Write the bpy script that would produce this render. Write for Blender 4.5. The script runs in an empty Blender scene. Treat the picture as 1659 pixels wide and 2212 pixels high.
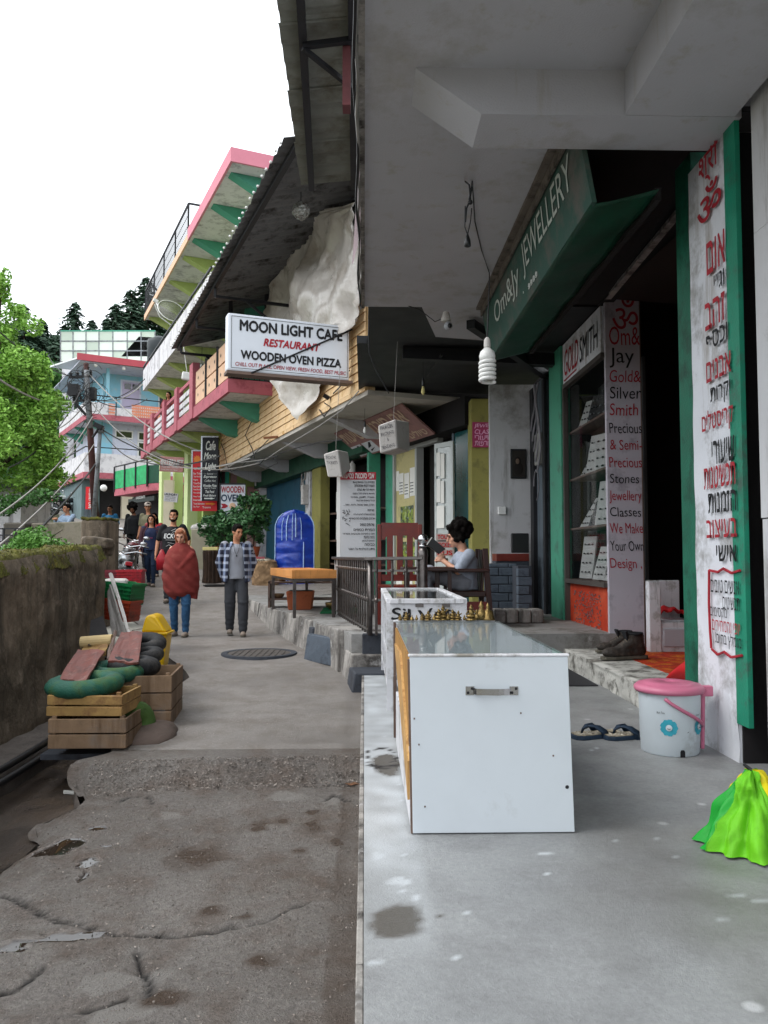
import bpy, bmesh, math, random
from mathutils import Vector as V, Matrix, Euler, noise as mn
R = math.radians
random.seed(7)
SC = bpy.context.scene
COL = SC.collection
# ---------------- camera (eye is the origin; street runs along +Y) ----------------
cd = bpy.data.cameras.new('camera'); cam = bpy.data.objects.new('camera', cd); COL.objects.link(cam)
cam.location = (0, 0, 0); cam.rotation_euler = (R(90 + 3.117), 0, R(-1.41))
cd.sensor_fit = 'VERTICAL'; cd.sensor_height = 24; cd.lens = 18.73; cd.clip_start = .05; cd.clip_end = 600
SC.camera = cam
# ---------------- sky, overcast daylight ----------------
w = bpy.data.worlds.new('World'); SC.world = w; w.use_nodes = True
nt = w.node_tree; bg = nt.nodes['Background']
sky = nt.nodes.new('ShaderNodeTexSky'); sky.sky_type = 'NISHITA'; sky.sun_disc = False
sky.sun_elevation = R(52); sky.sun_rotation = R(-100); sky.air_density = 1.0; sky.dust_density = 4; sky.ozone_density = 1
hs = nt.nodes.new('ShaderNodeHueSaturation'); hs.inputs['Saturation'].default_value = .12
mx = nt.nodes.new('ShaderNodeMix'); mx.data_type = 'RGBA'; mx.inputs[0].default_value = .72
mx.inputs[7].default_value = (11.0, 11.6, 12.2, 1)
nt.links.new(sky.outputs[0], hs.inputs['Color']); nt.links.new(hs.outputs[0], mx.inputs[6]); nt.links.new(mx.outputs[2], bg.inputs[0])
bg.inputs[1].default_value = .15
sl = bpy.data.lights.new('sun', 'SUN'); sl.energy = .8; sl.angle = R(25); sl.color = (1, .96, .9)
so = bpy.data.objects.new('sun', sl); COL.objects.link(so); so.rotation_euler = (R(38), 0, R(-100))
so.rotation_euler = V((math.cos(R(52)) * -.95, math.cos(R(52)) * -.2, math.sin(R(52)))).to_track_quat('Z', 'Y').to_euler()
SC.view_settings.view_transform = 'Standard'; SC.view_settings.look = 'None'; SC.view_settings.gamma = 1
SC.view_settings.exposure = .50; SC.view_settings.use_curve_mapping = False

# ---------------- pixel helper: the point of a sight line at a real distance ----------------
RC = cam.rotation_euler.to_matrix()
def ray(u, v): return RC @ V(((u - 829.5) / 1726, -(v - 1106) / 1726, -1))
def at(u, v, Y=None, X=None, Z=None):
    d = ray(u, v)
    t = Y / d.y if Y is not None else X / d.x if X is not None else Z / d.z
    return d * t

# ---------------- objects ----------------
WL = {}
def tag(o, label=None, cat=None, group=None, kind=None):
    if label: o['label'] = label
    if cat: o['category'] = cat
    if group: o['group'] = group
    if kind: o['kind'] = kind
    return o
def thing(name, label, cat, loc, group=None):
    o = bpy.data.objects.new(name, None); COL.objects.link(o); o.location = loc; o.empty_display_size = .1
    WL[o] = V(loc); return tag(o, label, cat, group)
def link_mesh(name, me, mat, parent=None, origin=None, vs=None):
    o = bpy.data.objects.new(name, me); COL.objects.link(o)
    if mat and not me.materials: me.materials.append(mat)
    return o
class MB:
    def __init__(s): s.v = []; s.f = []; s.uv = None
    def add(s, vs, fs):
        b = len(s.v); s.v += [V(p) for p in vs]; s.f += [tuple(i + b for i in f) for f in fs]; return s
    def hexa(s, p): return s.add(p, [(0, 3, 2, 1), (4, 5, 6, 7), (0, 1, 5, 4), (1, 2, 6, 5), (2, 3, 7, 6), (3, 0, 4, 7)])
    def box(s, x0, x1, y0, y1, z0, z1, T=None):
        p = [(x0, y0, z0), (x1, y0, z0), (x1, y1, z0), (x0, y1, z0), (x0, y0, z1), (x1, y0, z1), (x1, y1, z1), (x0, y1, z1)]
        return s.hexa([T(*q) for q in p] if T else p)
    def obox(s, c, size, rot=(0, 0, 0)):      # centred box with a rotation
        M = Euler([R(a) for a in rot]).to_matrix(); c = V(c); h = V(size) / 2
        return s.hexa([c + M @ V((a * h.x, b * h.y, d * h.z)) for d in (-1, 1) for a, b in ((-1, -1), (1, -1), (1, 1), (-1, 1))])
    def bar(s, p, q, w=.04, h=None, up=(0, 0, 1)):
        p = V(p); q = V(q); h = h or w; d = (q - p).normalized(); a = d.cross(V(up))
        if a.length < 1e-3: a = d.cross(V((0, 1, 0)))
        a.normalize(); b = a.cross(d).normalized(); a *= w / 2; b *= h / 2
        return s.hexa([p - a - b, p + a - b, p + a + b, p - a + b, q - a - b, q + a - b, q + a + b, q - a + b])
    def poly(s, pts, depth):                   # planar outline given thickness along a vector
        n = len(pts); d = V(depth); s.add([V(p) for p in pts] + [V(p) + d for p in pts],
            [tuple(range(n)), tuple(range(2 * n - 1, n - 1, -1))] + [(i, i + n, (i + 1) % n + n, (i + 1) % n) for i in range(n)]); return s
    def tube(s, pts, r, n=8, cap=True):
        pts = [V(p) for p in pts]; m = len(pts); rs = r if isinstance(r, (list, tuple)) else [r] * m
        vs = []; ref = None
        for i, p in enumerate(pts):
            d = (pts[min(i + 1, m - 1)] - pts[max(i - 1, 0)]).normalized()
            if ref is None: ref = d.orthogonal().normalized()
            a = (ref - d * ref.dot(d)); a = a.normalized() if a.length > 1e-4 else d.orthogonal().normalized(); ref = a; b = d.cross(a)
            vs += [p + (a * math.cos(2 * math.pi * k / n) + b * math.sin(2 * math.pi * k / n)) * rs[i] for k in range(n)]
        fs = [(i * n + k, i * n + (k + 1) % n, (i + 1) * n + (k + 1) % n, (i + 1) * n + k) for i in range(m - 1) for k in range(n)]
        if cap: fs += [tuple(range(n - 1, -1, -1)), tuple(range((m - 1) * n, m * n))]
        return s.add(vs, fs)
    def lathe(s, c, prof, n=20, M=None):       # prof: list of (radius, height) round a vertical axis
        c = V(c); vs = []
        for r, h in prof:
            for k in range(n):
                a = 2 * math.pi * k / n; q = V((r * math.cos(a), r * math.sin(a), h)); vs.append(c + (M @ q if M else q))
        m = len(prof)
        fs = [(i * n + k, i * n + (k + 1) % n, (i + 1) * n + (k + 1) % n, (i + 1) * n + k) for i in range(m - 1) for k in range(n)]
        if prof[0][0] > 1e-5: fs.append(tuple(range(n - 1, -1, -1)))
        if prof[-1][0] > 1e-5: fs.append(tuple(range((m - 1) * n, m * n)))
        return s.add(vs, fs)
    def ball(s, c, r, n=12, m=8, M=None):
        r = V((r, r, r)) if isinstance(r, (int, float)) else V(r); c = V(c); vs = []
        for i in range(m + 1):
            t = math.pi * i / m
            for k in range(n):
                a = 2 * math.pi * k / n; q = V((r.x * math.sin(t) * math.cos(a), r.y * math.sin(t) * math.sin(a), -r.z * math.cos(t)))
                vs.append(c + (M @ q if M else q))
        return s.add(vs, [(i * n + k, i * n + (k + 1) % n, (i + 1) * n + (k + 1) % n, (i + 1) * n + k) for i in range(m) for k in range(n)])
    def limb(s, pts, rs, n=12):                # rounded tapering limb with round ends
        s.tube(pts, rs, n)
        for p, r in zip(pts, rs): s.ball(p, r * 1.0, n, 8)
        return s
    def loft(s, rings, n=18):                  # rings: (centre, rx, ry)
        vs = []
        for c, rx, ry in rings:
            vs += [V(c) + V((rx * math.cos(2 * math.pi * k / n), ry * math.sin(2 * math.pi * k / n), 0)) for k in range(n)]
        m = len(rings)
        fs = [(i * n + k, i * n + (k + 1) % n, (i + 1) * n + (k + 1) % n, (i + 1) * n + k) for i in range(m - 1) for k in range(n)]
        return s.add(vs, fs + [tuple(range(n - 1, -1, -1)), tuple(range((m - 1) * n, m * n))])
    def grid(s, fn, nu, nv):
        b = [fn(i / nu, j / nv) for j in range(nv + 1) for i in range(nu + 1)]
        return s.add(b, [(j * (nu + 1) + i, j * (nu + 1) + i + 1, (j + 1) * (nu + 1) + i + 1, (j + 1) * (nu + 1) + i) for j in range(nv) for i in range(nu)])
    def xf(s, M): s.v = [M @ p for p in s.v]; return s
    def mesh(s, name, org, smooth=False, fix=True, weld=False):
        me = bpy.data.meshes.new(name); me.from_pydata([p - org for p in s.v], [], s.f)
        if fix:
            bm = bmesh.new(); bm.from_mesh(me)
            if weld: bmesh.ops.remove_doubles(bm, verts=bm.verts, dist=1e-5)
            bmesh.ops.recalc_face_normals(bm, faces=bm.faces); bm.to_mesh(me); bm.free()
        if smooth: me.shade_smooth()
        return me
    def build(s, name, mat, parent=None, smooth=False, bevel=0, seg=1, fix=True, label=None, auto=False, solid=0, weld=False):
        if not s.v: return None
        if parent is not None: org = WL[parent]
        else:
            xs = [p.x for p in s.v]; ys = [p.y for p in s.v]; zs = [p.z for p in s.v]
            org = V(((min(xs) + max(xs)) / 2, (min(ys) + max(ys)) / 2, min(zs)))
        me = s.mesh(name, org, smooth, fix, weld or bevel > 0)
        if mat: me.materials.append(mat)
        o = bpy.data.objects.new(name, me); COL.objects.link(o)
        if parent is not None: o.parent = parent
        else: o.location = org
        WL[o] = V(org)
        if label: o['label'] = label
        if solid: m = o.modifiers.new('thickness', 'SOLIDIFY'); m.thickness = solid; m.offset = 0
        if bevel:
            m = o.modifiers.new('edge', 'BEVEL'); m.width = bevel; m.segments = seg; m.limit_method = 'ANGLE'; m.angle_limit = R(35)
        return o
def S(o, kind='structure'): o['kind'] = kind; return o
def frame(x, y, a):                            # street-front frame: s along it, n into the building, z up
    sa, ca = math.sin(R(a)), math.cos(R(a))
    return lambda s, n, z: V((x - sa * s + ca * n, y + ca * s + sa * n, z))
def kids(o): return [c for c in o.children]
def copy_tree(o, parent=None):
    c = o.copy(); COL.objects.link(c); WL[c] = WL.get(o, V())
    if parent is not None: c.parent = parent
    for k in list(o.children): copy_tree(k, c)
    return c
def remeshed(mb, vox, smooth_it=2, fold=None, dec=None):
    """join all the lofts of a figure into one continuous skin"""
    me = mb.mesh('tmp', V()); o = bpy.data.objects.new('tmp', me); COL.objects.link(o)
    m = o.modifiers.new('r', 'REMESH'); m.mode = 'VOXEL'; m.voxel_size = vox; m.adaptivity = 0
    m2 = o.modifiers.new('s', 'SMOOTH'); m2.factor = .5; m2.iterations = smooth_it
    if dec: m3 = o.modifiers.new('d', 'DECIMATE'); m3.ratio = dec
    dg = bpy.context.evaluated_depsgraph_get(); me2 = bpy.data.meshes.new_from_object(o.evaluated_get(dg))
    bpy.data.objects.remove(o); bpy.data.meshes.remove(me)
    r = MB(); r.v = [v.co.copy() for v in me2.vertices]; r.f = [tuple(p.vertices) for p in me2.polygons]
    if fold:
        ns = [v.normal.copy() for v in me2.vertices]
        for i, p in enumerate(r.v): r.v[i] = p + ns[i] * fold(p)
    bpy.data.meshes.remove(me2); return r

# ---------------- lettering: flat print, laid on a surface ----------------
TC = {}
def glyphs(t, bold=0.0, shear=0.0):
    k = (t, bold, shear)
    if k in TC: return TC[k]
    c = bpy.data.curves.new('t', 'FONT'); c.body = t; c.offset = bold; c.shear = shear; c.resolution_u = 3
    o = bpy.data.objects.new('t', c); COL.objects.link(o)
    me = bpy.data.meshes.new_from_object(o.evaluated_get(bpy.context.evaluated_depsgraph_get()))
    vs = [v.co.copy() for v in me.vertices]; fs = [tuple(p.vertices) for p in me.polygons]
    bpy.data.objects.remove(o); bpy.data.curves.remove(c); bpy.data.meshes.remove(me)
    TC[k] = (vs, fs); return TC[k]
def isheb(t): return any('\u0590' <= ch <= '\u05ff' for ch in t)
def write(mb, t, p, r, up, w, h=None, bold=0.0, shear=0.0, align='c', eps=.003, wob=0):
    """p: centre (or left end) of the line's baseline; r: reading direction; w,h: size of the line in metres"""
    if isheb(t): t = t[::-1]
    lay = [(0, 0, 0)] if bold < .012 else [(0, 0, 0), (-bold, 0, 1), (bold, 0, 2), (0, bold, 3), (0, -bold, 4)]
    vs, fs = glyphs(t, 0.0, shear)
    if not vs: return
    r = V(r).normalized(); up = V(up).normalized(); n = r.cross(up)
    x0 = min(q.x for q in vs); x1 = max(q.x for q in vs); y0 = min(q.y for q in vs); y1 = max(q.y for q in vs)
    if h is None: h = w * (y1 - y0) / (x1 - x0)
    sx = w / (x1 - x0); sy = h / (y1 - y0); off = -w / 2 if align == 'c' else (-w if align == 'r' else 0)
    sg = 1 if eps > 0 else -1
    for dx, dy, k in lay:
        mb.add([V(p) + r * ((q.x + dx - x0) * sx + off + wob * math.sin(q.y * 5 + len(t))) + up * ((q.y + dy - y0) * sy + wob * math.sin(q.x * 4)) + n * (eps + sg * k * .0004) for q in vs], fs)

# ---------------- materials ----------------
def hexc(s):
    c = [int(s[i:i + 2], 16) / 255 for i in (0, 2, 4)]
    return tuple((x / 12.92 if x < .04045 else ((x + .055) / 1.055) ** 2.4) for x in c) + (1,)
def nd(t, ty, **kw):
    n = t.nodes.new(ty)
    for k, v in kw.items():
        if k.startswith('i_'): n.inputs[k[2:].replace('_', ' ')].default_value = v
        else: setattr(n, k, v)
    return n
def ramp(t, a, b, ca=(0, 0, 0, 1), cb=(1, 1, 1, 1)):
    n = t.nodes.new('ShaderNodeValToRGB'); e = n.color_ramp.elements; e[0].position = a; e[1].position = b; e[0].color = ca; e[1].color = cb; return n
def mixc(t, f, a, b, mode='MIX'):
    n = t.nodes.new('ShaderNodeMix'); n.data_type = 'RGBA'; n.blend_type = mode; n.clamp_factor = True
    for i, x in ((0, f), (6, a), (7, b)):
        if isinstance(x, (int, float)): n.inputs[i].default_value = x
        elif isinstance(x, tuple): n.inputs[i].default_value = x
        else: t.links.new(x, n.inputs[i])
    return n.outputs[2]
def mat(name, col, rough=.75, var=.25, vs=2.5, bump=.25, bs=60, metal=0, dirt=None, streak=None, spec=.35, alpha=1, trans=0, emit=0, coat=0, two=None, speck=None):
    """col may be a hex string or a linear triple; dirt=(hex, amount 0..1, scale); streak=(hex, amount, scale)"""
    m = bpy.data.materials.new(name); m.use_nodes = True; t = m.node_tree; P = t.nodes['Principled BSDF']; L = t.links.new
    c = hexc(col) if isinstance(col, str) else tuple(col) + (1,)
    tc = nd(t, 'ShaderNodeTexCoord'); ob = tc.outputs['Object']
    n1 = nd(t, 'ShaderNodeTexNoise'); n1.inputs['Scale'].default_value = vs; n1.inputs['Detail'].default_value = 6; n1.inputs['Roughness'].default_value = .6; L(ob, n1.inputs['Vector'])
    r1 = ramp(t, .3, .7); L(n1.outputs[0], r1.inputs[0])
    lo = tuple(x * (1 - var) for x in c[:3]) + (1,); hi = tuple(min(1, x * (1 + var)) for x in c[:3]) + (1,)
    out = mixc(t, r1.outputs[0], lo, hi)
    def patch(out, d, vec, scale):
        n = nd(t, 'ShaderNodeTexNoise'); n.inputs['Scale'].default_value = scale; n.inputs['Detail'].default_value = 8; n.inputs['Roughness'].default_value = .7; L(vec, n.inputs['Vector'])
        r = ramp(t, max(0, .66 - d[1] * .35), max(.05, .8 - d[1] * .3)); L(n.outputs[0], r.inputs[0])
        return mixc(t, r.outputs[0], out, hexc(d[0]))
    if dirt: out = patch(out, dirt, ob, dirt[2])
    if streak:
        mp = nd(t, 'ShaderNodeMapping'); mp.inputs['Scale'].default_value = (1, 1, .12); L(ob, mp.inputs[0]); out = patch(out, streak, mp.outputs[0], streak[2])
    if two: out = patch(out, two, ob, two[2])
    if speck:
        vo = nd(t, 'ShaderNodeTexVoronoi'); vo.inputs['Scale'].default_value = speck[2]; L(ob, vo.inputs['Vector'])
        r = ramp(t, speck[1], speck[1] + .02, (1, 1, 1, 1), (0, 0, 0, 1)); L(vo.outputs['Distance'], r.inputs[0]); out = mixc(t, r.outputs[0], out, hexc(speck[0]))
    L(out, P.inputs['Base Color']); P.inputs['Roughness'].default_value = rough; P.inputs['Metallic'].default_value = metal
    P.inputs['Specular IOR Level'].default_value = spec
    n2 = nd(t, 'ShaderNodeTexNoise'); n2.inputs['Scale'].default_value = bs; n2.inputs['Detail'].default_value = 5; L(ob, n2.inputs['Vector'])
    b = nd(t, 'ShaderNodeBump'); b.inputs['Strength'].default_value = bump; b.inputs['Distance'].default_value = .01; L(n2.outputs[0], b.inputs['Height']); L(b.outputs[0], P.inputs['Normal'])
    if rough > .15:
        rr = nd(t, 'ShaderNodeMapRange'); rr.inputs[3].default_value = max(.05, rough - .15); rr.inputs[4].default_value = min(1, rough + .12); L(n1.outputs[0], rr.inputs[0]); L(rr.outputs[0], P.inputs['Roughness'])
    if alpha < 1: P.inputs['Alpha'].default_value = alpha
    if trans: P.inputs['Transmission Weight'].default_value = trans
    if coat: P.inputs['Coat Weight'].default_value = coat
    if emit: P.inputs['Emission Color'].default_value = c; P.inputs['Emission Strength'].default_value = emit
    return m
M = {}
def mk(k, *a, **kw): M[k] = mat(k, *a, **kw)
mk('soffit', 'b8b8be', .85, .06, 1.2, .35, 90, dirt=('9f9b97', .4, .9), streak=('a8a49e', .3, 5))
mk('soffit_cream', 'b3aea6', .85, .1, 1.5, .15, 90, dirt=('8a8378', .5, .8))
mk('black_paint', '15161a', .6, .3, 3, .2, 50)
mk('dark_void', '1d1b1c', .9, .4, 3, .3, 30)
mk('white_wall', 'c4c4c6', .8, .05, 2, .2, 100, dirt=('8d8a84', .45, 1.2), streak=('77736c', .35, 3))
mk('pillar_white', 'd4d6dc', .7, .05, 2, .25, 80, dirt=('7d7a76', .42, 2.2), streak=('9a948e', .3, 5))
mk('green_paint', '1c8367', .55, .2, 4, .25, 60, dirt=('3f5c50', .4, 5), streak=('1a4a3a', .3, 6))
mk('green_dark', '0b4a33', .6, .3, 3, .2, 40, dirt=('0a2e24', .5, 3))
mk('green_panel', '46967a', .55, .12, 2, .15, 60, dirt=('45685a', .35, 4))
mk('sign_green', '2d4f45', .7, .15, 3, .15, 60, dirt=('585650', .5, 2))
mk('grey_paint', '5c6770', .55, .15, 4, .15, 80, dirt=('3b4046', .4, 4), streak=('2f3236', .35, 6))
mk('white_lam', 'c9d0d6', .35, .03, 3, .04, 200, dirt=('b4b8ba', .16, 2), spec=.5)
mk('wood_edge', '66534a', .6, .2, 6, .2, 60)
mk('ply', 'a67c42', .6, .2, 8, .2, 50, streak=('7e5526', .5, 20))
mk('chrome', 'b8b8ba', .25, .1, 5, .05, 60, metal=1)
mk('steel', '6d6866', .35, .3, 8, .1, 60, metal=.9, dirt=('4a3a34', .4, 8))
mk('iron', '1b1c20', .55, .3, 5, .2, 60)
mk('white_paint', 'd6d6da', .55, .06, 3, .15, 80, dirt=('8c8880', .42, 5), streak=('6a6660', .3, 8))
mk('letter_red', 'a02330', .7, .25, 12, .1, 80)
mk('letter_black', '17171b', .7, .3, 12, .1, 80)
mk('letter_white', 'd8dbd8', .7, .1, 12, .1, 80)
mk('concrete', '8d8c8a', .85, .15, 2, .5, 60, dirt=('615d58', .5, 2), two=('aaa9a7', .3, 5))
mk('kerb', '9b9792', .9, .2, 4, .6, 40, dirt=('4a4643', .55, 3), streak=('3a3633', .5, 4), two=('b4b2b0', .3, 6))
mk('dark_stone', '3b3f47', .8, .2, 5, .5, 40, dirt=('2b2c31', .5, 5))
mk('rubble', '615a55', .95, .35, 8, .9, 40)
mk('old_wall', '756859', .95, .3, 2.2, 1.0, 25, streak=('3f382f', .6, 3), dirt=('52493c', .55, 1.2), two=('87796a', .35, 5))
mk('moss', '4c4a1d', 1, .4, 9, 1.0, 60, dirt=('6b6a22', .5, 6), two=('3a3020', .5, 4))
mk('crate_wood', '7d6650', .8, .25, 6, .3, 60, streak=('5b4632', .5, 6), dirt=('6d6259', .4, 3))
mk('crate_wood_b', '937546', .8, .2, 6, .3, 60, dirt=('6a4a30', .45, 4))
mk('red_board', '6f3d35', .6, .25, 6, .2, 50, dirt=('4b302c', .5, 5), two=('94746a', .25, 9))
mk('tyre', '191a1d', .7, .25, 8, .5, 80, dirt=('3c3936', .45, 6))
mk('tyre_green', '1b5243', .7, .2, 6, .5, 90, dirt=('3c5a2a', .5, 4), streak=('2b3528', .3, 8))
mk('tyre_moss', '44602b', .8, .2, 6, .5, 90, dirt=('2e3a22', .5, 6))
mk('yellow_plastic', 'd9ad05', .4, .08, 3, .05, 60, spec=.5, dirt=('a98a20', .3, 5))
mk('red_plastic', 'a01c28', .45, .15, 4, .1, 60, dirt=('5a2026', .4, 6))
mk('green_plastic', '0b6b39', .45, .15, 4, .1, 60, dirt=('16402c', .4, 6))
mk('orange_plastic', '9c3a22', .5, .15, 4, .1, 60, dirt=('5a2c20', .45, 6))
mk('pink_plastic', 'c46e8a', .45, .08, 4, .05, 60, spec=.5)
mk('bucket_white', 'c9d2d8', .45, .04, 4, .05, 60, dirt=('a9aeb0', .3, 4), spec=.5)
mk('teal_print', '36a0b4', .6, .1, 8, .05, 60)
mk('slipper', '26384c', .65, .2, 10, .3, 120)
mk('cork', 'a39a88', .8, .25, 60, .3, 120, dirt=('5d5345', .5, 40))
mk('boot', '38332f', .7, .3, 14, .6, 90, dirt=('5a5048', .45, 14))
mk('boot_sole', '5e5a50', .8, .25, 14, .6, 60)
mk('lime_cloth', '68bc18', .6, .14, 5, .3, 240, dirt=('5aa81a', .4, 6))
mk('yellow_cloth', 'd9c80c', .55, .07, 4, .08, 120)
mk('red_cloth', 'c01a20', .7, .2, 5, .2, 80)
mk('carpet', 'b02e14', .95, .5, 14, .6, 90, dirt=('d07818', .5, 9))
mk('cafe_tile', 'e6c69a', .75, .1, 3, .2, 60, dirt=('b58a50', .45, 3), streak=('8a6a45', .35, 4))
mk('cafe_grout', 'b3956c', .9, .2, 3, .2, 60)
mk('corrugated', '6c6c6e', .7, .25, 2, .1, 50, dirt=('2b2826', .5, 2), streak=('24211f', .3, 4), metal=.1)
mk('corrugated_light', '7e8078', .7, .2, 2, .1, 50, dirt=('5e5a4c', .5, 1.5), metal=.1)
mk('tarp', 'bfb9b2', .32, .06, 3, 1.0, 7, dirt=('9d9286', .5, 1.6), two=('dedad6', .3, 2.5), spec=.6)
mk('hotel_green', 'b4c57a', .85, .08, 2, .15, 80, dirt=('98a66a', .4, 2))
mk('hotel_white', 'd5d3d6', .8, .06, 2, .15, 80, dirt=('9d9aa0', .45, 3), streak=('8a8688', .3, 3))
mk('hotel_red', 'b0606c', .75, .12, 2, .15, 80, dirt=('8c4350', .4, 3))
mk('hotel_pink', 'd38494', .75, .08, 2, .15, 80)
mk('hotel_teal', '4f9c84', .75, .1, 2, .15, 80)
mk('hotel_cream', 'e0b99a', .75, .08, 3, .15, 80)
mk('blue_wall', '8fc6da', .85, .08, 1.5, .15, 80, dirt=('a9c3cc', .4, 2))
mk('pale_wall', 'cfd3e2', .85, .05, 1.5, .15, 80, dirt=('a6a4b4', .35, 2))
mk('lattice', 'd98a6c', .8, .15, 6, .2, 60)
mk('glass_dark', '0b0f14', .08, .2, 3, .02, 10, spec=.8)
mk('tin_white', 'd8dede', .5, .06, 1, .1, 20, dirt=('b4bcb8', .4, 1))
mk('tin_red', 'b24a55', .6, .1, 2, .1, 20)
mk('shutter_blue', '075068', .5, .2, 1.5, .05, 30, dirt=('04384e', .5, 1.5))
mk('tarp_blue', '0c35a0', .35, .2, 5, .4, 22, spec=.6, dirt=('1c52c0', .4, 9))
mk('tarp_line', 'a8c4ea', .5, .1, 9, .1, 60)
mk('olive_paint', '8b8648', .75, .12, 2, .2, 60, dirt=('6f6a3e', .4, 3))
mk('pine', '7a4a2a', .7, .2, 5, .2, 50)
mk('wood_box', 'c98a4c', .6, .15, 5, .15, 50, streak=('9a6630', .35, 12))
mk('burlap', '8f7457', .95, .2, 6, .8, 140, dirt=('6c563e', .4, 8))
mk('terracotta', '9a5436', .85, .15, 5, .2, 60, dirt=('6d3f2c', .4, 6))
mk('bark', '35261c', .95, .4, 9, 1.0, 30, streak=('1b1410', .5, 12))
mk('red_wood', '6a1d12', .35, .25, 7, .1, 60, spec=.5)
mk('chair_wood', '2e130d', .4, .25, 7, .1, 60, spec=.5)
mk('brick_grey', '56606c', .8, .18, 5, .5, 50, dirt=('3c4450', .4, 6))
mk('mortar', '3c4048', .95, .2, 5, .5, 50)
mk('mat_green', '0a6a40', .95, .25, 20, .8, 160)
mk('paper', 'd9d8d2', .8, .05, 4, .05, 60)
mk('paper_y', 'cfc384', .8, .1, 4, .05, 60)
mk('photo_dark', '2f3a2c', .5, .8, 14, .02, 60, dirt=('95a53c', .6, 9), two=('b8c4cc', .3, 12))
mk('print_grey', '55585c', .7, .3, 30, .02, 60)
mk('board_white', 'c2c4c8', .5, .04, 3, .04, 60)
mk('board_red', 'a8122c', .5, .1, 3, .04, 60)
mk('sign_red', 'd01c26', .5, .08, 3, .04, 60)
mk('sign_navy', '10141f', .5, .1, 3, .04, 60)
mk('sun_orange', 'e8862c', .5, .1, 3, .04, 60)
mk('sign_faded', 'c08a86', .6, .15, 3, .04, 60, dirt=('a8706c', .4, 4))
mk('sign_white', 'cdd2da', .4, .04, 3, .03, 60, spec=.5)
mk('sign_brown', '8a6560', .6, .15, 3, .04, 60, dirt=('6a4c46', .4, 4))
mk('letter_tan', 'c0a890', .7, .15, 12, .1, 80)
mk('sign_pink', 'a83a62', .6, .15, 4, .04, 60)
mk('letter_pink', 'e6a8c8', .7, .2, 12, .1, 80)
mk('lantern', 'c4c0bc', .8, .08, 6, .15, 60, dirt=('948c86', .4, 6))
mk('lamp_white', 'e4e4e2', .35, .03, 4, .02, 60, spec=.5)
mk('brass', '8a7448', .35, .4, 30, .5, 90, metal=.85, dirt=('2e241a', .5, 30))
mk('silver_paint', 'a4a8ac', .3, .15, 6, .05, 60, metal=.7)
mk('black_plastic', '121316', .45, .2, 6, .1, 60, spec=.5)
mk('pole_rust', '4b2e2c', .8, .3, 4, .4, 40, metal=.2)
mk('pole_grey', '82868a', .7, .15, 4, .2, 40, dirt=('4a4644', .5, 5))
mk('wire', '1d1d20', .6, .2, 4, .1, 60)
mk('wire_pale', '8f8c88', .6, .2, 4, .1, 60)
mk('skin', 'b07a5c', .55, .08, 10, .1, 120, spec=.4)
mk('skin_pale', 'c8957c', .55, .08, 10, .1, 120, spec=.4)
mk('skin_dark', '7d5138', .55, .08, 10, .1, 120, spec=.4)
mk('hair_dark', '0d0907', .85, .4, 40, .8, 160, spec=.12)
mk('hair_red', '96593a', .6, .35, 40, .8, 160, spec=.4)
mk('shawl', '732a26', .92, .15, 5, .5, 160, dirt=('84423a', .3, 4))
mk('jeans', '24486a', .85, .2, 8, .4, 160, dirt=('3d6a92', .45, 5))
mk('jeans_dark', '13233a', .85, .2, 8, .4, 160)
mk('trousers_grey', '35373c', .85, .15, 8, .4, 140)
mk('tee_grey', '8c8f98', .85, .06, 8, .2, 140)
mk('tee_black', '111216', .85, .15, 8, .2, 140)
mk('tee_navy', '1d2746', .85, .15, 8, .2, 140)
mk('tee_blue', '1c5f86', .85, .15, 8, .2, 140)
mk('tee_olive', '747058', .85, .12, 8, .2, 140)
mk('tee_slate', '98a0ae', .85, .16, 18, .3, 140)
mk('cardigan', '4a3038', .9, .2, 8, .3, 140)
mk('shoe', '8a7d72', .8, .2, 12, .3, 90)
mk('eye', '160f0c', .3, 0, 5, 0, 10)
mk('lip', '8f4a40', .6, .1, 10, .1, 60)
mk('leaf_bright', (.22, .42, .07), .55, .35, 1.6, .1, 30, two=('a2d05a', .35, 3))
mk('leaf_mid', (.05, .14, .03), .6, .4, 3, .1, 30)
mk('leaf_hill', (.045, .10, .035), .7, .5, .6, .1, 30)
mk('leaf_conifer', (.040, .082, .048), .8, .5, .8, .1, 30)
mk('leaf_plant', (.045, .13, .045), .5, .5, 9, .1, 30, two=('6d8c50', .3, 12))
mk('weed', (.10, .24, .04), .6, .35, 6, .1, 30)
mk('leaf_litter', '6a4a34', .9, .4, 20, .2, 60)
for k in ('leaf_bright', 'leaf_mid', 'weed', 'leaf_plant'):
    P = M[k].node_tree.nodes['Principled BSDF']; P.inputs['Subsurface Weight'].default_value = 0
def glass(name, col, alpha, rough=.03):
    m = bpy.data.materials.new(name); m.use_nodes = True; P = m.node_tree.nodes['Principled BSDF']
    P.inputs['Base Color'].default_value = hexc(col); P.inputs['Roughness'].default_value = rough; P.inputs['Alpha'].default_value = alpha
    P.inputs['Specular IOR Level'].default_value = 1.0; P.inputs['Coat Weight'].default_value = 1.0; P.inputs['Coat Roughness'].default_value = .02; M[name] = m
glass('glass', '9fb4b4', .30); glass('shop_glass', '202828', .12); glass('film', 'd6dedc', .45, .3)
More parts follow.
